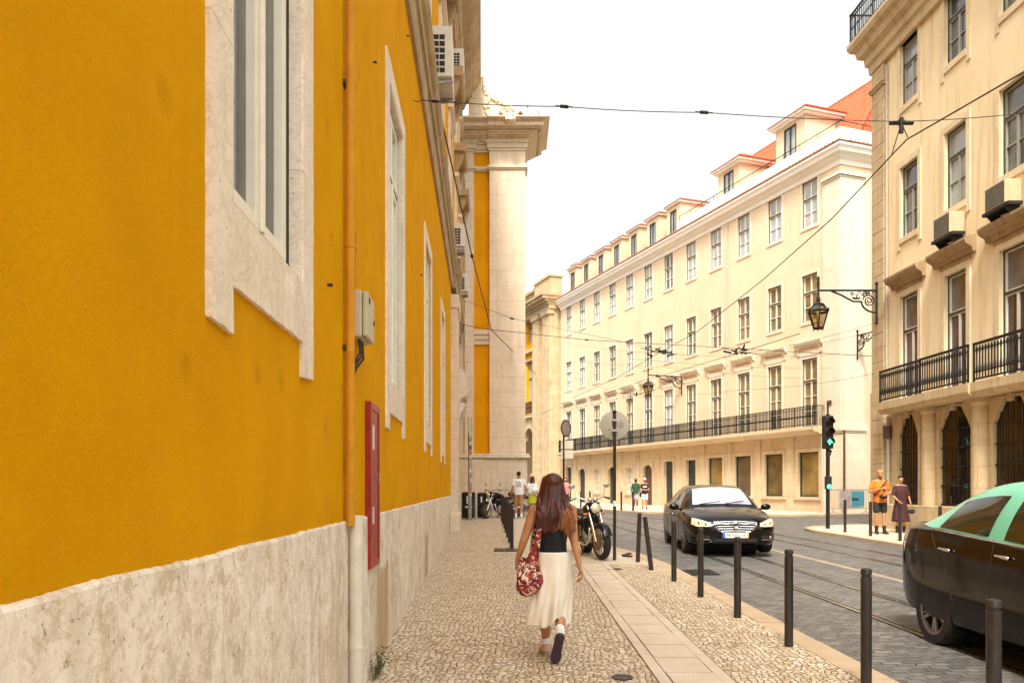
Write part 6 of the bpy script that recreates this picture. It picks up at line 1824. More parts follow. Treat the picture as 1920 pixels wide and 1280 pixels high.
    for y, w, zb, zt in ((-.18, .07, .74, .80), (-.26, .13, .73, .815), (-.45, .145, .73, .81), (-.65, .13, .75, .86), (-.85, .10, .77, .87), (-.93, .05, .79, .84)):
        rings_.append([bm.verts.new((w * math.cos(R(a)), y, (zb + zt) / 2 + (zt - zb) / 2 * math.sin(R(a)))) for a in range(0, 360, 24)])
    for a, b in zip(rings_, rings_[1:]):
        for k in range(15): bm.faces.new((a[k], a[(k + 1) % 15], b[(k + 1) % 15], b[k]))
    bm.faces.new(rings_[0][::-1]); bm.faces.new(rings_[-1]); obj('seat', bm, m['leather'], t, smooth=180)
    # engine
    bm = BM(); lathe(bm, [(.13, -.14), (.15, -.10), (.15, .10), (.13, .14)], 20, Matrix.Translation((0, -.05, .40)) @ Matrix.Rotation(R(90), 4, 'Y'))
    lathe(bm, [(.09, -.17), (.10, -.15), (.10, .15), (.09, .17)], 20, Matrix.Translation((0, .12, .38)) @ Matrix.Rotation(R(90), 4, 'Y'))
    box(bm, -.14, .14, -.2, .18, .28, .44); eng = obj('engine', bm, m['steel'], t, smooth=40, bevel=.01)
    bm = BM()
    for k in range(9):
        z = .47 + k * .026; Mz = Matrix.Translation((0, .12, z)) @ Matrix.Rotation(R(-14), 4, 'X'); 
        boxpts(bm, [Mz @ Vector(p) for p in ((-.15, -.11, 0), (.15, -.11, 0), (.15, .11, 0), (-.15, .11, 0), (-.15, -.11, .011), (.15, -.11, .011), (.15, .11, .011), (-.15, .11, .011))])
    box(bm, -.11, .11, .04, .20, .45, .70); obj('cylinder_fins', bm, m['black'], eng)
    for sx in (-1, 1):
        bm = BM(); tube(bm, [(sx * .07, .22, .60), (sx * .09, .32, .52), (sx * .11, .28, .34), (sx * .15, .10, .24), (sx * .17, -.20, .24), (sx * .19, -.40, .30)], .022, 10); ex = obj('exhaust_pipe', bm, m['chrome'], t, smooth=60)
        bm = BM(); tube(bm, [(sx * .19, -.38, .29), (sx * .20, -.44, .31), (sx * .215, -.90, .42), (sx * .217, -.95, .43)], [.028, .052, .055, .035], 14); obj('silencer', bm, m['chrome'], ex, smooth=50)
    bm = BM(); box(bm, -.13, .13, .24, .28, .52, .74); obj('radiator', bm, m['black'], t)
    bm = BM(); tube(bm, [(.11, -.05, .28), (.26, .02, .03)], .012, 6); tube(bm, [(.26, .02, .02), (.30, .05, .0)], .016, 6); obj('side_stand', bm, m['black'], t)
    bm = BM(); tube(bm, [(-.28, .0, .33), (.28, .0, .33)], .014, 6); obj('footpegs', bm, m['black'], t)
    pts0 = [Vector((0, -.70 - (r + .04) * math.cos(R(a)), r + (r + .04) * math.sin(R(a)))) for a in range(10, 111, 12)]
    bm = BM(); Lr = [[bm.verts.new(p + Vector((x, 0, 0))) for x in (-.09, -.05, 0, .05, .09)] for p in pts0]
    for a, b in zip(Lr, Lr[1:]):
        for k in range(4): bm.faces.new((a[k], a[k + 1], b[k + 1], b[k]))
    rm = obj('rear_mudguard', bm, m['tank'], t, smooth=180)
    bm = BM(); sphere(bm, (0, -.98, .76), .05, (1.3, .5, .8), 2); obj('tail_lamp', bm, m['tail_red'], rm, smooth=180)
    return t
hb_ang = 180 + 12
# local +y (front) must point toward the viewer and slightly right
mb_ = motorcycle('dark motorcycle with chrome fork parked on the pavement beside the sign pole', (1.70, 16.45, gz(16.4) - .006), R(180 + 6), R(8), R(13)); mb_.scale = (1.08, 1.08, 1.12)
mc = motorcycle('dark scooter like motorcycle parked behind the far bollards, facing left', (-.42, 30.9, gz(31)), R(128), R(6), R(14))
mc2 = motorcycle('dark motorcycle partly hidden behind the man in the white shirt', (.42, 31.9, gz(32)), R(80), R(6), R(-10))
# ---------------------------------------------------------------- people
def hull(bm, a, ra, b, rb, n=2):
    """rounded tapered limb between two spheres (radii may be 3 numbers)"""
    t = BM()
    for c, r in ((a, ra), (b, rb)):
        rr_ = r if isinstance(r, (tuple, list)) else (r, r, r)
        bmesh.ops.create_icosphere(t, subdivisions=n, radius=1, matrix=Matrix.Translation(Vector(c)) @ Matrix.Diagonal((*rr_, 1)))
    res = bmesh.ops.convex_hull(t, input=t.verts)
    junk = list({g for g in res['geom_interior'] + res['geom_unused'] if isinstance(g, bmesh.types.BMVert)})
    bmesh.ops.delete(t, geom=junk, context='VERTS')
    hf = set(f for f in res['geom'] if isinstance(f, bmesh.types.BMFace))
    bad = [f for f in t.faces if f not in hf]
    if bad: bmesh.ops.delete(t, geom=bad, context='FACES_ONLY')
    me = bpy.data.meshes.new('t'); t.to_mesh(me); t.free(); bm.from_mesh(me); bpy.data.meshes.remove(me)

def fuse(name, segs, voxel, mat_, parent, it=3, cuts=(), disp=None):
    bm = BM()
    for s in segs: hull(bm, *s)
    me = bpy.data.meshes.new(name); bm.to_mesh(me); bm.free()
    o = bpy.data.objects.new(name, me); C.objects.link(o)
    md = o.modifiers.new('r', 'REMESH'); md.mode = 'VOXEL'; md.voxel_size = voxel
    sm = o.modifiers.new('s', 'SMOOTH'); sm.iterations = it; sm.factor = .5
    bake(o); me = o.data
    bm = BM(); bm.from_mesh(me)
    for co_, no_ in cuts:     # keeps what lies behind the plane normal
        bmesh.ops.bisect_plane(bm, geom=list(bm.verts) + list(bm.edges) + list(bm.faces), plane_co=Vector(co_), plane_no=Vector(no_), clear_outer=True)
    if disp:
        for v in bm.verts: v.co += disp(v.co)
    bm.to_mesh(me); bm.free()
    me.materials.clear(); me.materials.append(mat_)
    me.polygons.foreach_set('use_smooth', [True] * len(me.polygons))
    o.parent = parent
    return o

def hand(wr, dr, palm_n, thumb, sc=1.0, curl=.5, spread=.0):
    """segments of a hand: wrist, direction of the fingers, palm normal, side of the thumb"""
    wr = Vector(wr); d_ = Vector(dr).normalized(); n = Vector(palm_n); n = (n - d_ * n.dot(d_)).normalized(); s_ = Vector(thumb); s_ = (s_ - d_ * s_.dot(d_) - n * s_.dot(n)).normalized()
    S_ = []
    k0 = wr + d_ * .012 * sc
    for x in (-.024, -.008, .009, .026):
        S_.append((k0 + s_ * x * .55 * sc, .014 * sc, wr + d_ * .078 * sc + s_ * x * sc, .0125 * sc))
    for x, Ls, r in ((.027, (.042, .026, .02), .0088), (.009, (.047, .03, .022), .009), (-.009, (.043, .028, .021), .0088), (-.026, (.034, .021, .018), .0078)):
        p = wr + d_ * .082 * sc + s_ * x * sc; a = curl * .55; dd = d_ + s_ * x * spread * 6
        for k, Lk in enumerate(Ls):
            dv = (dd.normalized() * math.cos(a) + n * math.sin(a)); q_ = p + dv * Lk * sc
            S_.append((p, r * sc * (1 - .06 * k), q_, r * sc * (1 - .06 * (k + 1)))); p = q_; a += curl * (.85 + .1 * x * 20)
    p = wr + d_ * .022 * sc + s_ * .022 * sc; a = p + (s_ * .75 + d_ * .6 + n * .15).normalized() * .035 * sc; b = a + (d_ * .9 + s_ * .25 + n * (.3 + curl * .4)).normalized() * .03 * sc; c_ = b + (d_ * .9 + n * (.3 + curl * .5)).normalized() * .024 * sc
    S_ += [(p, .013 * sc, a, .0105 * sc), (a, .0105 * sc, b, .0095 * sc), (b, .0095 * sc, c_, .008 * sc)]
    return S_

def skin(name, col): return plain(name, col, .5, .10, 12)
m['skin'] = skin('skin_tan', (.46, .20, .085)); m['skin2'] = skin('skin_warm', (.46, .22, .11)); m['skin_dark'] = skin('skin_dark', (.12, .055, .03)); m['skin_pale'] = skin('skin_pale', (.60, .36, .24))

class Person:
    def __init__(p, label, loc, face, h=1.75, J=None, sk='skin2', voxel=.011, female=False, group=None, lookdown=0.0):
        p.t = thing('person', label, 'person', loc, face, group)   # face: rotation, 0 = looking along +y
        k = h / 1.75; p.k = k; p.v = voxel
        sw, hw = (.150, .088) if female else (.178, .085)
        j = dict(hipL=(-hw, 0, .90), hipR=(hw, 0, .90), kneeL=(-.095, .02, .49), kneeR=(.095, .02, .49), ankL=(-.10, -.01, .085), ankR=(.10, -.01, .085), toeL=(-.115, .15, .035), toeR=(.115, .15, .035),
                 pel=(0, 0, .95), waist=(0, -.005, 1.09), chest=(0, 0, 1.28), shL=(-sw, -.01, 1.42), shR=(sw, -.01, 1.42), neck=(0, -.012, 1.48), head=(0, .015, 1.635),
                 elL=(-sw - .06, -.02, 1.13), elR=(sw + .06, -.02, 1.13), wrL=(-sw - .07, .05, .88), wrR=(sw + .07, .05, .88))
        j.update(J or {})
        p.j = {a: Vector(b) * k for a, b in j.items()}; J = p.j
        f = .92 if female else 1.0
        S_ = []
        for s in 'LR':
            S_ += [(J['hip' + s], .088 * k, J['hip' + s].lerp(J['knee' + s], .45), .070 * k), (J['hip' + s].lerp(J['knee' + s], .45), .070 * k, J['knee' + s], .052 * k),
                   (J['knee' + s], .052 * k, J['knee' + s].lerp(J['ank' + s], .32) + Vector((0, -.012, 0)) * k, .054 * k), (J['knee' + s].lerp(J['ank' + s], .32) + Vector((0, -.012, 0)) * k, .054 * k, J['ank' + s], .034 * k),
                   (J['ank' + s], .036 * k, J['toe' + s], (.036 * k, .03 * k, .024 * k)), (J['ank' + s] + Vector((0, -.03, -.03)) * k, .032 * k, J['toe' + s], .026 * k)]
            S_ += [(J['sh' + s], .050 * k * f, J['el' + s], .036 * k * f), (J['el' + s], .036 * k * f, J['el' + s].lerp(J['wr' + s], .3), .035 * k * f), (J['el' + s].lerp(J['wr' + s], .3), .035 * k * f, J['wr' + s], .023 * k * f),
                   (J['neck'] + Vector((0, 0, -.02)), .052 * k, J['sh' + s], .046 * k * f)]
            d_ = J['wr' + s] - J['el' + s]; n_ = Vector((1 if s == 'L' else -1, 0, 0))
            hd = getattr(p, 'handcfg', None)
            S_ += hand(J['wr' + s], d_, n_, Vector((0, 1, 0)), k * .98, .55)
        S_ += [(J['pel'], (.150 * k, .10 * k, .09 * k), J['waist'], ((.118 if female else .135) * k, .088 * k, .08 * k)), (J['waist'], ((.118 if female else .135) * k, .088 * k, .08 * k), J['chest'], ((.140 if female else .160) * k, .105 * k, .10 * k)),
               (J['chest'], ((.140 if female else .160) * k, .105 * k, .10 * k), (J['shL'] + J['shR']) / 2 - Vector((0, 0, .02)), ((.12 if female else .14) * k, .075 * k, .05 * k)),
               (J['neck'] - Vector((0, 0, .04)), .056 * k, J['head'] - Vector((0, .02, .06)) * k, .050 * k)]
        Hd = J['head']; q_ = Quaternion((1, 0, 0), -lookdown)
        W = lambda x, y, z: Hd + q_ @ (Vector((x, y, z)) * k)
        p.W = W
        S_ += [(W(0, -.02, .025), (.076 * k, .092 * k, .082 * k), W(0, .015, -.01), (.068 * k, .078 * k, .08 * k)), (W(0, .02, -.03), (.058 * k, .06 * k, .05 * k), W(0, .055, -.088), (.026 * k, .02 * k, .018 * k)),
               (W(0, .085, .012), .010 * k, W(0, .108, -.026), .013 * k), (W(-.012, .082, -.058), .010 * k, W(.012, .082, -.058), .010 * k), (W(-.03, .078, .03), .010 * k, W(.03, .078, .03), .010 * k)]
        for sx in (-1, 1): S_ += [(W(sx * .074, -.008, .018), (.008 * k, .018 * k, .02 * k), W(sx * .073, -.004, -.022), (.007 * k, .012 * k, .012 * k))]
        p.body = fuse('body', S_, voxel, m[sk], p.t, 2)
        bm = BM()
        for sx in (-1, 1): sphere(bm, W(sx * .030, .083, .012), .0065 * k, (1.2, .6, .8), 1)
        obj('eyes', bm, m['black'], p.t)
    def mirror(p): pass
    def part(p, name, segs, mat_, cuts=(), voxel=None, it=3, disp=None):
        return fuse(name, segs, voxel or p.v, mat_, p.t, it, cuts, disp)
    def tee(p, mat_, hem=.88, sleeve=.55, loose=.022, name='shirt'):
        J, k = p.j, p.k; S_ = []
        for s in 'LR':
            e = J['sh' + s].lerp(J['el' + s], sleeve)
            S_ += [(J['sh' + s], .058 * k, e, .060 * k), ((J['neck'] + Vector((0, 0, -.035 * k))), .058 * k, J['sh' + s], .055 * k)]
        lo = Vector((0, 0, hem * k))
        S_ += [((J['shL'] + J['shR']) / 2 - Vector((0, 0, .03)), ((.16) * k, .095 * k, .06 * k), J['chest'], (.165 * k + loose, .118 * k + loose * .5, .1 * k)),
               (J['chest'], (.165 * k + loose, .118 * k + loose * .5, .1 * k), lo, (.165 * k + loose, .118 * k + loose, .06 * k))]
        rn = random.Random(len(mat_.name))
        off = rn.uniform(0, 9)
        return p.part(name, S_, mat_, [((0, 0, hem * k), (0, 0, -1)), (J['neck'] + Vector((0, 0, -.018)), (0, .25, 1))], disp=lambda c: Vector((c.x, c.y, 0)).normalized() * .007 * mn.noise(Vector((c.x * 9 + off, c.y * 9, c.z * 4))))
    def shorts(p, mat_, hem=.52, loose=.018, name='shorts'):
        J, k = p.j, p.k; S_ = [(J['pel'] + Vector((0, 0, .06)), (.155 * k, .108 * k, .05 * k), J['pel'] - Vector((0, 0, .04)), (.16 * k, .115 * k, .07 * k))]
        for s in 'LR':
            e = J['hip' + s].lerp(J['knee' + s], hem); S_ += [(J['hip' + s], .100 * k, e, .078 * k + loose)]
        o = p.part(name, S_, mat_)
        return o
    def shoes(p, mat_, high=.0, name='shoe'):
        J, k = p.j, p.k
        for s in 'LR':
            a, t_ = J['ank' + s], J['toe' + s]; S_ = [(a + Vector((0, -.03, -.035)) * k, .044 * k, t_ + Vector((0, .02, 0)) * k, (.044 * k, .04 * k, .032 * k)), (a, .046 * k, a.lerp(t_, .5), .040 * k)]
            if high: S_.append((a, .046 * k, a.lerp(J['knee' + s], high), .052 * k))
            p.part(name, S_, mat_)
    def socks(p, mat_, up=.25):
        J, k = p.j, p.k
        for s in 'LR': p.part('sock', [(J['ank' + s], .042 * k, J['ank' + s].lerp(J['knee' + s], up), .046 * k)], mat_)
    def hair(p, mat_, kind='short'):
        W, k = p.W, p.k
        S_ = [(W(0, -.03, .04), (.083 * k, .09 * k, .078 * k), W(0, -.005, .055), (.078 * k, .078 * k, .062 * k)), (W(0, -.06, .01), (.07 * k, .05 * k, .06 * k), W(0, -.07, -.03), (.055 * k, .035 * k, .04 * k))]
        if kind == 'long':
            for x in (-.06, -.03, 0, .03, .06): S_.append((W(x, -.06, 0), .035 * k, W(x * 1.3, -.085, -.19), .022 * k))
            for sx in (-1, 1): S_.append((W(sx * .075, -.01, .03), .022 * k, W(sx * .085, -.03, -.15), .022 * k))
        if kind == 'bun': S_.append((W(0, -.07, .10), .035 * k, W(0, -.08, .11), .034 * k))
        p.part('hair', S_, mat_, disp=lambda c: (c - p.j['head']).normalized() * .006 * mn.noise(c * 45))
    def skirt(p, mat_, z0, z1, r0, r1, fold=.012, name='skirt', cx=0, tilt=0, ry=.78, n=72, seed=0, lean=(0, 0)):
        k = p.k; bm = BM(); G = []
        for i in range(22):
            f = i / 21; z = z0 + (z1 - z0) * f; r = r0 + (r1 - r0) * (f ** .8); row = []
            for j in range(n):
                a = 2 * math.pi * j / n
                w = math.sin(a * 7 + seed + 1.2 * math.sin(f * 3 + a)) * .6 + math.sin(a * 12 + 2 * seed + f * 2) * .4
                rr_ = r * (1 + (fold / r1) * w * f * 2)
                x = rr_ * math.cos(a); y = rr_ * math.sin(a) * ry
                row.append(bm.verts.new(((x + cx * f + lean[0] * f) * k, (y + lean[1] * f) * k, (z + tilt * math.sin(a + seed) * f) * k)))
            G.append(row)
        for a, b in zip(G, G[1:]):
            for j in range(n): bm.faces.new((a[j], a[(j + 1) % n], b[(j + 1) % n], b[j]))
        o = obj(name, bm, mat_, p.t, smooth=180); md = o.modifiers.new('s', 'SOLIDIFY'); md.thickness = .004
        return o

cl = lambda n, c, r=.85, v=.12: plain(n, c, r, v, 9, .25, 70)
white_c = cl('white_cotton', (.78, .76, .74)); 
def stand(h=1.75): return {}
# man in white tee, walking away
def graphic():
    t = NT('white_tee_graphic'); p = t.objc(); sp_ = t.n('ShaderNodeSeparateXYZ'); t.l(p, sp_.inputs[0])
    a = t.math('MULTIPLY', t.math('ABSOLUTE', sp_.outputs[0]), 1.0); b = t.math('ABSOLUTE', t.math('SUBTRACT', sp_.outputs[2], 1.30))
    d_ = t.math('MAXIMUM', a, t.math('MULTIPLY', b, .75)); k = t.ramp(d_, [(.075, 1.0), (.085, 0.0)])
    back = t.ramp(sp_.outputs[1], [(.0, 1.0), (.02, 0.0)])
    nn = t.ramp(t.noise(p, 22, 3), [(.46, 0.0), (.5, 1.0)])
    kk = t.math('MULTIPLY', t.math('MULTIPLY', k, nn), .85)
    kb = t.math('MULTIPLY', kk, t.math('LESS_THAN', sp_.outputs[1], 0.0))
    c = t.mix(kb, (.80, .78, .76), (.06, .09, .09)); return t.out(c, .85)
pm = Person('man walking away in a white graphic T-shirt and tan shorts beside the far bollards', ((972.5 - 960) / F * 30.6, 30.6, gz(30.6)), 0, 1.80,
    dict(kneeL=(-.09, .10, .50), ankL=(-.10, .02, .09), toeL=(-.11, .17, .04), kneeR=(.09, .02, .49), ankR=(.10, -.10, .10), toeR=(.11, .05, .04), elR=(.25, -.04, 1.14), wrR=(.27, .02, .90)), 'skin2')
pm.tee(graphic()); pm.shorts(cl('khaki_cotton', (.40, .22, .08)), .92, .015); pm.socks(white_c, .35); pm.shoes(white_c); pm.hair(cl('dark_hair', (.02, .012, .008)))
pw = Person('woman with auburn hair, white top and lime skirt walking beside the man in white', ((998 - 960) / F * 30.9, 30.9, gz(30.9)), 0, 1.62,
    dict(kneeL=(-.085, .06, .49), kneeR=(.085, .0, .49), elL=(-.24, -.03, 1.14), wrL=(-.30, .0, .93)), 'skin2', female=True)
pw.tee(white_c, 1.0, .5, .03); pw.skirt(cl('lime_cloth', (.42, .48, .02)), 1.06, .62, .13, .20, .01, 'skirt', seed=1); pw.shoes(white_c); pw.hair(cl('auburn_hair', (.11, .03, .012)), 'long')
bm = BM(); sphere(bm, Vector((.10, -.20, 1.16)) * .93, .10, (1.3, .6, 1.0), 3); tube(bm, [(.02, -.16, 1.36), (.04, -.20, 1.2)], .012, 6); o_b = obj('backpack', bm, white_c, pw.t, smooth=180)
# person in green and person in dark tee by the doorways
pg = Person('person in a dark green T-shirt and pale shorts facing away near the white framed window', ((1192 - 960) / F * 44, 44.0, gz(44)), R(-25), 1.66,
    dict(kneeL=(-.09, .10, .49), ankL=(-.10, .0, .09), kneeR=(.09, .0, .49), ankR=(.10, -.10, .10), toeR=(.11, .05, .05)), 'skin_dark')
pg.tee(cl('green_cotton', (.015, .07, .035))); pg.shorts(cl('pale_denim', (.42, .44, .46)), .75, .02); pg.shoes(white_c); pg.hair(cl('black_hair', (.012, .009, .008)))
bm = BM(); sphere(bm, (.28, .05, .78), .11, (.8, .5, 1.2), 3); tube(bm, [(.26, .05, .92), (.25, .05, 1.0)], .01, 6); tag(obj('handbag', bm, m['black'], smooth=180), 'small black bag carried by the person in green', 'bag'); hb_o = bpy.data.objects['handbag']; hb_o.matrix_world = Matrix.Translation(pg.t.location) @ Matrix.Rotation(R(-25), 4, 'Z')
pd_ = Person('person in a black T-shirt with pale shorts and white cap facing the street', ((1209 - 960) / F * 43.5, 43.5, gz(43.5)), R(170), 1.66,
    dict(kneeR=(.10, .08, .49), ankR=(.12, .04, .09), elL=(-.24, .03, 1.13), wrL=(-.12, .20, 1.10), elR=(.24, .03, 1.13), wrR=(.10, .22, 1.12)), 'skin2')
tee_ = pd_.tee(cl('black_cotton', (.018, .014, .016))); pd_.shorts(cl('light_shorts', (.62, .64, .66)), .7, .02); pd_.shoes(cl('brown_shoe', (.08, .04, .025))); pd_.hair(cl('brown_hair', (.09, .03, .015)))
pd_.part('cap', [(pd_.W(0, 0, .085), (.088, .098, .05), pd_.W(0, 0, .11), (.07, .08, .04)), (pd_.W(0, .07, .075), (.06, .05, .01), pd_.W(0, .14, .06), (.05, .02, .008))], white_c)
bm = BM(); box(bm, -.11, .11, .138, .144, 1.26 * .95, 1.31 * .95); obj('shirt_stripe', bm, white_c, tee_)
# glimpse of a person behind the walking woman's hair
pp_ = Person('person in a pink top glimpsed beside the long haired woman, near the dark doorways', ((1060.5 - 960) / F * 40, 40.0, gz(40)), R(160), 1.68, None, 'skin_pale', female=True)
pp_.tee(cl('pink_cotton', (.62, .25, .22))); pp_.shorts(cl('dark_trousers', (.02, .02, .02)), 1.9, .0, 'trousers'); pp_.shoes(m['black']); pp_.hair(cl('brown_hair_b', (.10, .05, .02)), 'long')
# man in orange looking down at his hands
po = Person('bearded man in an orange shirt and black shorts looking down at his phone', (10.37, 22.55, gz(22.55) - .004), R(172), 1.80,
    dict(ankL=(-.11, .02, .09), toeL=(-.14, .17, .04), ankR=(.08, -.03, .09), toeR=(.10, .12, .04), elR=(.27, .02, 1.15), wrR=(.06, .27, 1.24), elL=(-.27, .0, 1.13), wrL=(-.10, .25, 1.08)), 'skin', .010, lookdown=.45)
po.tee(cl('orange_cotton', (.62, .17, .015)), .86, .6); po.shorts(cl('black_shorts', (.02, .018, .016)), .60, .02); po.shoes(cl('black_boot', (.015, .012, .01)), .30, 'boot'); po.hair(cl('sandy_hair', (.40, .22, .08)))
po.part('beard', [(po.W(0, .05, -.07), (.052, .04, .03), po.W(0, .065, -.10), (.035, .028, .03))], cl('beard', (.12, .05, .02)))
S_ = [(-.15, .10, 1.47), (-.05, .16, 1.36), (.08, .185, 1.20), (.19, .12, 1.05)]
bm = BM(); tube(bm, [Vector(q_) * po.k for q_ in S_], .016, 8); sphere(bm, Vector((-.02, .24, 1.06)), .085, (1.25, .7, .9), 3); ob = obj('sling_bag', bm, m['black'], smooth=180); tag(ob, 'black sling bag worn across the orange shirt', 'bag'); ob.matrix_world = Matrix.Translation(po.t.location) @ Matrix.Rotation(R(172), 4, 'Z')
bm = BM(); Mp = Matrix.Translation((.0, .345, 1.245)) @ Matrix.Rotation(R(-50), 4, 'X'); boxpts(bm, [Mp @ Vector(q_) for q_ in ((-.036, -.075, -.004), (.036, -.075, -.004), (.036, .075, -.004), (-.036, .075, -.004), (-.036, -.075, .004), (.036, -.075, .004), (.036, .075, .004), (-.036, .075, .004))])
ob = obj('phone', bm, m['black'], bevel=.003); tag(ob, 'dark phone held in front of the chest of the man in orange', 'phone'); ob.matrix_world = Matrix.Translation(po.t.location) @ Matrix.Rotation(R(172), 4, 'Z')
# woman in the dark dress
pk_ = Person('woman in a long dark maroon dress with tied up hair carrying a small black handbag', (11.22, 23.1, gz(23.1) - .004), R(165), 1.64,
    dict(elR=(.22, .06, 1.14), wrR=(.10, .20, .98), elL=(-.23, -.01, 1.13), wrL=(-.27, .07, .90), kneeR=(.09, .06, .49), ankL=(-.11, -.05, .085), toeL=(-.14, .1, .035)), 'skin2', .010, female=True)
maroon = cl('maroon_cloth', (.055, .012, .014)); pk_.tee(maroon, 1.0, .85, .008, 'dress_top'); pk_.skirt(maroon, 1.10, .34, .135, .245, .018, 'dress_skirt', seed=2); pk_.shoes(m['black'], .25, 'boot'); pk_.hair(cl('black_hair_b', (.015, .01, .008)), 'bun')
bm = BM(); sphere(bm, (-.27, .10, .62), .085, (1.1, .5, .8), 3); tube(bm, [(-.33, .10, .66), (-.27, .09, .82), (-.21, .10, .66)], .006, 6); ob = obj('handbag', bm, m['black'], smooth=180); tag(ob, 'small black handbag hanging from the hand of the woman in the maroon dress', 'bag'); ob.matrix_world = Matrix.Translation(pk_.t.location) @ Matrix.Rotation(R(165), 4, 'Z')

# ---------------------------------------------------------------- the walking woman in the foreground
YW = 7.15
wt = thing('person', 'long haired woman walking away in a black top and cream midi skirt', 'person', ((1037 - 960) / F * YW, YW, gz(YW)))
V = lambda x, y, z: Vector((x, y, z))
shL, shR, elL, elR, wrL, wrR = V(-.155, 0, 1.335), V(.150, 0, 1.34), V(-.243, -.03, 1.075), V(.172, -.05, 1.065), V(-.300, .02, .885), V(.210, -.10, .860)
hipL, hipR, knL, knR, akL, akR = V(-.085, 0, .86), V(.085, 0, .86), V(-.07, .20, .50), V(.07, .08, .49), V(-.047, .24, .095), V(.048, -.16, .255)
toeL, toeR = V(-.065, .40, .035), V(.010, -.10, .035)
Hc = V(-.005, .03, 1.545)
hipL.x += .02; hipR.x -= .02
S_ = [(hipL, .072, hipL.lerp(knL, .5), .066), (hipL.lerp(knL, .5), .072, knL, .052), (knL, .05, knL.lerp(akL, .3) + V(0, -.014, 0), .053), (knL.lerp(akL, .3) + V(0, -.014, 0), .053, akL, .033),
      (hipR, .072, hipR.lerp(knR, .5), .066), (hipR.lerp(knR, .5), .072, knR, .052), (knR, .05, knR.lerp(akR, .32) + V(0, -.012, -.012), .053), (knR.lerp(akR, .32) + V(0, -.012, -.012), .053, akR, .033),
      (akL, .034, toeL, (.036, .03, .022)), (akL + V(0, -.04, -.04), .03, toeL, .024), (akR, .034, toeR, .026), (akR + V(0, -.01, -.01), .024, toeR, .022),
      (shL, .052, shL.lerp(elL, .35), .044), (shL.lerp(elL, .35), .044, elL, .036), (elL, .036, elL.lerp(wrL, .3), .033), (elL.lerp(wrL, .3), .033, wrL, .0215),
      (shR, .052, shR.lerp(elR, .35), .044), (shR.lerp(elR, .35), .044, elR, .036), (elR, .036, elR.lerp(wrR, .3), .033), (elR.lerp(wrR, .3), .033, wrR, .0215),
      (V(0, 0, .88), (.128, .09, .08), V(0, 0, 1.04), (.108, .082, .07)), (V(0, 0, 1.04), (.108, .082, .07), V(0, .0, 1.22), (.128, .09, .09)), (V(0, 0, 1.22), (.128, .09, .09), V(0, 0, 1.32), (.12, .065, .045)),
      (V(0, -.005, 1.375), .050, shL + V(.012, 0, .005), .046), (V(0, -.005, 1.375), .050, shR + V(-.012, 0, .005), .046), (V(0, 0, 1.34), .054, V(0, .015, 1.47), .046),
      (Hc + V(0, -.02, .025), (.074, .090, .082), Hc + V(0, .015, -.01), (.066, .076, .078)), (Hc + V(0, .02, -.03), (.055, .058, .05), Hc + V(0, .055, -.085), (.024, .02, .018)),
      (Hc + V(0, .085, .01), .009, Hc + V(0, .106, -.026), .012), (Hc + V(-.012, .08, -.058), .009, Hc + V(.012, .08, -.058), .009)]
for sx in (-1, 1): S_ += [(Hc + V(sx * .072, -.008, .018), (.007, .017, .019), Hc + V(sx * .071, -.004, -.02), (.006, .011, .011))]
S_ += hand(wrL, V(-.02, .25, -1), V(1, .3, 0), V(.3, 1, 0), .95, .95) + hand(wrR, V(.30, -.25, -1), V(-1, .1, -.2), V(.3, 1, 0), .95, .75)
fuse('body', S_, .0062, m['skin'], wt, 2)
# top
fuse('top', [(V(0, 0, .90), (.126, .096, .07), V(0, 0, 1.04), (.116, .089, .07)), (V(0, 0, 1.04), (.116, .089, .07), V(0, 0, 1.21), (.137, .098, .085)), (V(0, 0, 1.21), (.137, .098, .085), V(0, .0, 1.30), (.13, .08, .04))], .007, cl('black_top', (.006, .006, .009)), wt, 3,
     [((0, 0, 1.275), (0, -.25, 1)), ((0, 0, .955), (0, 0, -1))], lambda c: Vector((c.x, c.y, 0)).normalized() * .004 * mn.noise(c * 14))
bm = BM()
for sx in (-1, 1): tube(bm, [(sx * .085, .085, 1.26), (sx * .085, .07, 1.36), (sx * .07, .02, 1.405), (sx * .065, -.04, 1.38), (sx * .07, -.085, 1.27)], .006, 6)
obj('shoulder_straps', bm, m['black'], wt, smooth=60)
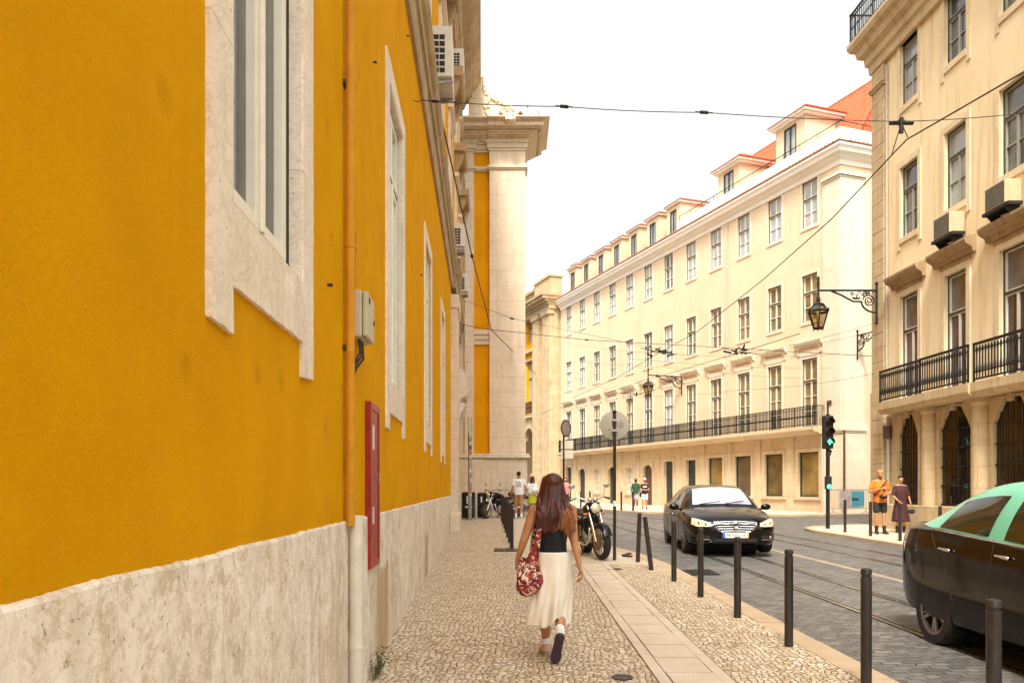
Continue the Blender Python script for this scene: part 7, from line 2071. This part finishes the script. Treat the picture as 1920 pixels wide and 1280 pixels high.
# skirt
def skirtmat():
    t = NT('cream_satin'); p = t.objc()
    c = t.ramp(t.noise(p, 3, 4), [(.3, (.74, .65, .52)), (.7, (.86, .79, .67))])
    return t.out(c, .5, t.bump(t.noise(t.mapv(p, (1, 1, .12)), 26, 4, .6), .5, .012), Sheen_Weight=.2)
keys = [(.0, .968, .0, .132, .106, 0), (.06, .93, .0, .142, .112, .0), (.25, .80, -.006, .158, .118, .004), (.5, .62, -.012, .166, .132, .012), (.75, .48, -.026, .164, .152, .022), (.9, .385, -.036, .166, .162, .028), (1.0, .325, -.040, .165, .165, .032)]
bm = BM(); G = []; n = 120
for i in range(48):
    f = i / 47; z, cx, rx, ry, am = spline(keys, f); row = []
    for j in range(n):
        a = 2 * math.pi * j / n
        w = (math.sin(5 * a + 1.1 + 1.0 * f) * .6 + math.sin(9 * a + 2.2 - f * 1.5) * .42 + .25 * math.sin(14 * a + 3 * f)) * am
        w += .006 * mn.noise(Vector((math.cos(a) * 2.5, math.sin(a) * 2.5, z * 6)))
        c_, s_ = math.cos(a), math.sin(a)
        # hem: lifted by the rear foot on the right of the back, longer beside it
        dz = 0
        if f > .45:
            g = (f - .45) / .55
            da = (a - math.radians(-68) + math.pi) % (2 * math.pi) - math.pi
            dz += .075 * g * g * math.exp(-(da / .35) ** 2)
            da2 = (a - math.radians(-100) + math.pi) % (2 * math.pi) - math.pi
            dz -= .02 * g * g * math.exp(-(da2 / .3) ** 2)
        row.append(bm.verts.new((cx + (rx + w) * c_, (ry + w) * s_ + .03 * f, z + dz)))
    G.append(row)
for a, b in zip(G, G[1:]):
    for j in range(n): bm.faces.new((a[j], a[(j + 1) % n], b[(j + 1) % n], b[j]))
sk_o = obj('skirt', bm, skirtmat(), wt, smooth=180); md = sk_o.modifiers.new('s', 'SOLIDIFY'); md.thickness = .003
# hair: strands fused into one mass
def hairmat():
    t = NT('long_auburn_hair'); p = t.objc()
    st = t.noise(t.mapv(p, (1, 1, .07)), 60, 4, .6)
    c = t.ramp(st, [(.35, (.016, .004, .003)), (.6, (.10, .018, .008)), (.8, (.28, .065, .020))])
    sp_ = t.n('ShaderNodeSeparateXYZ'); t.l(p, sp_.inputs[0])
    e = t.ramp(t.math('ADD', t.math('ADD', t.math('MULTIPLY', t.math('SUBTRACT', 1.32, sp_.outputs[2]), 2.0), t.math('MULTIPLY', sp_.outputs[0], 5.0)), t.math('MULTIPLY', st, .8)), [(.75, 0.0), (1.4, 1.0)])
    c = t.mix(t.math('MULTIPLY', e, .8), c, (.30, .11, .035))
    return t.out(c, .38, t.bump(t.noise(t.mapv(p, (1, 1, .05)), 110, 3), .7, .006), Anisotropic=.5)
rh = random.Random(21); S_ = [(Hc + V(0, -.03, .04), (.086, .094, .084), Hc + V(0, -.005, .05), (.082, .082, .07))]
for k in range(190):
    a = R(rh.uniform(-205, 25)); up_ = rh.uniform(-.02, .085)
    rad = .088 * math.sqrt(max(.2, 1 - (up_ / .12) ** 2))
    p0 = Hc + V(rad * math.cos(a), rad * 1.02 * math.sin(a) - .01, up_)
    bx = math.cos(a); endz = rh.uniform(1.12, 1.22) if math.sin(a) < -.1 else rh.uniform(1.2, 1.33)
    x1 = p0.x * 1.28 + rh.uniform(-.012, .012); x2 = p0.x * 1.45 + rh.uniform(-.02, .02) + (.03 if bx > .2 else 0)
    y1 = min(p0.y, -.02) * .8 - .035; y2 = -.095 - rh.uniform(0, .03) if math.sin(a) < .0 else -.02
    p1 = V(x1, y1, 1.42); p2 = V(x2, y2, (1.42 + endz) / 2); p3 = V(x2 + rh.uniform(-.02, .03), y2 + .012, endz)
    r0 = rh.uniform(.008, .015)
    S_ += [(p0, r0, p1, r0), (p1, r0, p2, r0 * .85), (p2, r0 * .85, p3, .0035)]
for k in range(26):   # loose lock swinging out on the right
    y = rh.uniform(-.08, -.03); x0 = rh.uniform(.05, .09)
    S_ += [(V(x0, y, 1.44), .012, V(x0 + .045 + rh.uniform(0, .03), y - .02, 1.33), .011), (V(x0 + .045 + rh.uniform(0, .03), y - .02, 1.33), .011, V(x0 + .065 + rh.uniform(-.01, .05), y - .03, rh.uniform(1.14, 1.24)), .004)]
fuse('hair', S_, .0062, hairmat(), wt, 1)
bm = BM()
for k in range(70):   # loose single strands
    x0 = rh.choice((-1, 1)) * rh.uniform(.06, .10); y = rh.uniform(-.10, -.02); zt_ = rh.uniform(1.35, 1.56); ze = rh.uniform(1.08, 1.25); sw_ = rh.uniform(.0, .05) * (1 if x0 > 0 else -.6)
    tube(bm, [(x0 * .9, y, zt_), (x0 * 1.15 + sw_ * .5, y - .02, (zt_ + ze) / 2 + .05), (x0 * 1.3 + sw_, y - .03, ze), (x0 * 1.3 + sw_ * 1.6 + .01, y - .02, ze - .04)], [.0016, .0016, .0013, .0008], 4)
obj('loose_hair', bm, bpy.data.materials['long_auburn_hair'], wt)
# socks and trainers
fuse('sock', [(akL, .040, akL + V(0, -.01, .055), .040)], .006, white_c, wt); fuse('sock', [(akR, .040, akR + V(0, .012, .06), .040)], .006, white_c, wt)
shoe_l = cl('pale_leather_shoe', (.52, .36, .26), .6)
fuse('shoe', [(akL + V(0, -.035, -.035), (.042, .04, .038), toeL, (.044, .045, .030)), (akL + V(0, -.015, -.01), .042, akL.lerp(toeL, .5), .038)], .006, shoe_l, wt)
bm = BM()
def soleshape(bmx, heel, toe, wdir, nrm, th):
    ax = (toe - heel); L_ = ax.length; ax.normalize(); pts = []
    for u, w in ((0, .018), (.04, .030), (.18, .034), (.45, .031), (.68, .043), (.85, .042), (.96, .028), (1.0, .012)): pts.append((u, w))
    out = [heel + ax * L_ * u + wdir * w for u, w in pts] + [heel + ax * L_ * u - wdir * w for u, w in pts[::-1]]
    prism(bmx, out, nrm * th)
soleshape(bm, akL + V(.0, -.075, -.088), toeL + V(0, .045, -.028), V(1, 0, 0), V(0, 0, 1), .022); obj('sole', bm, cl('tan_sole', (.35, .25, .18)), wt, bevel=.004)
ax_ = (toeR - akR).normalized(); hl_ = akR + V(0, -.055, .02); tt_ = toeR + V(-.005, -.03, -.022)
fuse('shoe', [(akR + V(0, -.03, -.005), (.040, .038, .038), toeR + V(0, .004, .01), (.042, .034, .036)), (akR, .040, akR.lerp(toeR, .5) + V(0, .02, 0), .036)], .006, cl('dark_shoe', (.05, .03, .04), .6), wt)
bm = BM(); axd = (tt_ - hl_).normalized(); wd = V(1, 0, 0); wd = (wd - axd * wd.dot(axd)).normalized(); nn_ = axd.cross(wd); nn_ = nn_ if nn_.y < 0 else -nn_
soleshape(bm, hl_ + nn_ * -.005, tt_, wd, nn_, .022); obj('sole', bm, cl('dark_sole', (.035, .018, .030), .7), wt, bevel=.004)
# patterned shoulder bag
def bagmat():
    t = NT('patterned_bag_cloth'); p = t.objc()
    q_ = t.noise(p, 16, 2, .5, 1.5)
    c = t.ramp(q_, [(.0, (.03, .008, .008)), (.40, (.22, .018, .012)), (.50, (.42, .05, .025)), (.545, (.75, .62, .48)), (.60, (.72, .60, .46)), (.62, (.03, .02, .03)), (.68, (.30, .04, .03))], 'CONSTANT')
    return t.out(c, .8, t.bump(t.noise(p, 18, 4), .5, .012))
bg_m = bagmat()
bt = thing('shoulder_bag', 'red and white patterned cloth bag hanging at the left side of the walking woman', 'bag', wt.location)
fuse('bag_body', [(V(-.215, -.105, .665), (.105, .055, .085), V(-.195, -.105, .72), (.112, .06, .08)), (V(-.195, -.105, .72), (.112, .06, .08), V(-.175, -.10, .90), (.06, .03, .03)), (V(-.215, -.105, .72), (.09, .05, .08), V(-.255, -.09, .90), (.035, .02, .03)), (V(-.175, -.10, .90), (.055, .024, .03), V(-.130, -.10, 1.08), (.022, .012, .02))], .008, bg_m, bt, 3, (), lambda c: Vector((c.x + .2, c.y + .1, 0)).normalized() * .010 * mn.noise(Vector((c.x * 16, c.y * 16, c.z * 7))))
bm = BM()
Pst = [(-.130, -.105, 1.06), (-.118, -.112, 1.16), (-.125, -.105, 1.27), (-.135, -.05, 1.375), (-.135, .01, 1.393), (-.135, .065, 1.34), (-.15, .09, 1.2), (-.17, .03, 1.02), (-.19, -.06, .93)]
W_ = [.022, .020, .018, .018, .018, .018, .018, .02, .02]
ring_ = []
for i, q_ in enumerate(Pst):
    tt = (Vector(Pst[min(i + 1, 8)]) - Vector(Pst[max(i - 1, 0)])).normalized(); sd = V(1, 0, 0); sd = (sd - tt * sd.dot(tt)).normalized(); nn = tt.cross(sd)
    ring_.append([bm.verts.new(Vector(q_) + sd * a * W_[i] + nn * b * .003) for a, b in ((-1, -1), (1, -1), (1, 1), (-1, 1))])
for a, b in zip(ring_, ring_[1:]):
    for k in range(4): bm.faces.new((a[k], a[(k + 1) % 4], b[(k + 1) % 4], b[k]))
obj('strap', bm, bg_m, bt, smooth=60)

wt.scale = bt.scale = (1.07, 1.05, 1.008)
# ---------------------------------------------------------------- camera, light, sky
cam = bpy.data.cameras.new('camera'); co = bpy.data.objects.new('camera', cam); C.objects.link(co)
co.location = (0, 0, H); co.rotation_euler = (R(90), 0, 0)
cam.sensor_width = 36; cam.lens = F / 1920 * 36; cam.shift_y = (HY - 640) / 1920; cam.clip_end = 1500; cam.clip_start = .05
bpy.context.scene.camera = co
w = bpy.data.worlds.new('World'); bpy.context.scene.world = w; w.use_nodes = True
nt = w.node_tree; bg = nt.nodes['Background']
sky = nt.nodes.new('ShaderNodeTexSky'); sky.sky_type = 'NISHITA'; sky.sun_disc = False
SE, SA = R(56), R(-166)      # the sun stands behind thin cloud, high behind the viewer
sky.sun_elevation = SE; sky.sun_rotation = SA; sky.dust_density = 6; sky.air_density = 1.6; sky.ozone_density = .6
hs = nt.nodes.new('ShaderNodeHueSaturation'); hs.inputs['Saturation'].default_value = .10; hs.inputs['Value'].default_value = 1.0
nt.links.new(sky.outputs[0], hs.inputs['Color'])
mx = nt.nodes.new('ShaderNodeMix'); mx.data_type = 'RGBA'; mx.blend_type = 'MULTIPLY'; mx.inputs[0].default_value = 1
nt.links.new(hs.outputs[0], mx.inputs[6]); mx.inputs[7].default_value = (1.0, .98, .94, 1)
nt.links.new(mx.outputs[2], bg.inputs['Color']); bg.inputs['Strength'].default_value = .135
sun = bpy.data.lights.new('sun', 'SUN'); sun.energy = 1.9; sun.angle = R(10); sun.color = (1, .94, .84)
so = bpy.data.objects.new('sun', sun); C.objects.link(so)
# light travels away from the sun: azimuth clockwise from +Y
d = Vector((math.sin(SA) * math.cos(SE), math.cos(SA) * math.cos(SE), math.sin(SE)))
so.rotation_euler = d.to_track_quat('Z', 'Y').to_euler()
sc = bpy.context.scene
sc.view_settings.view_transform = 'Standard'; sc.view_settings.look = 'None'; sc.view_settings.exposure = 1.34
sc.render.engine = 'CYCLES'
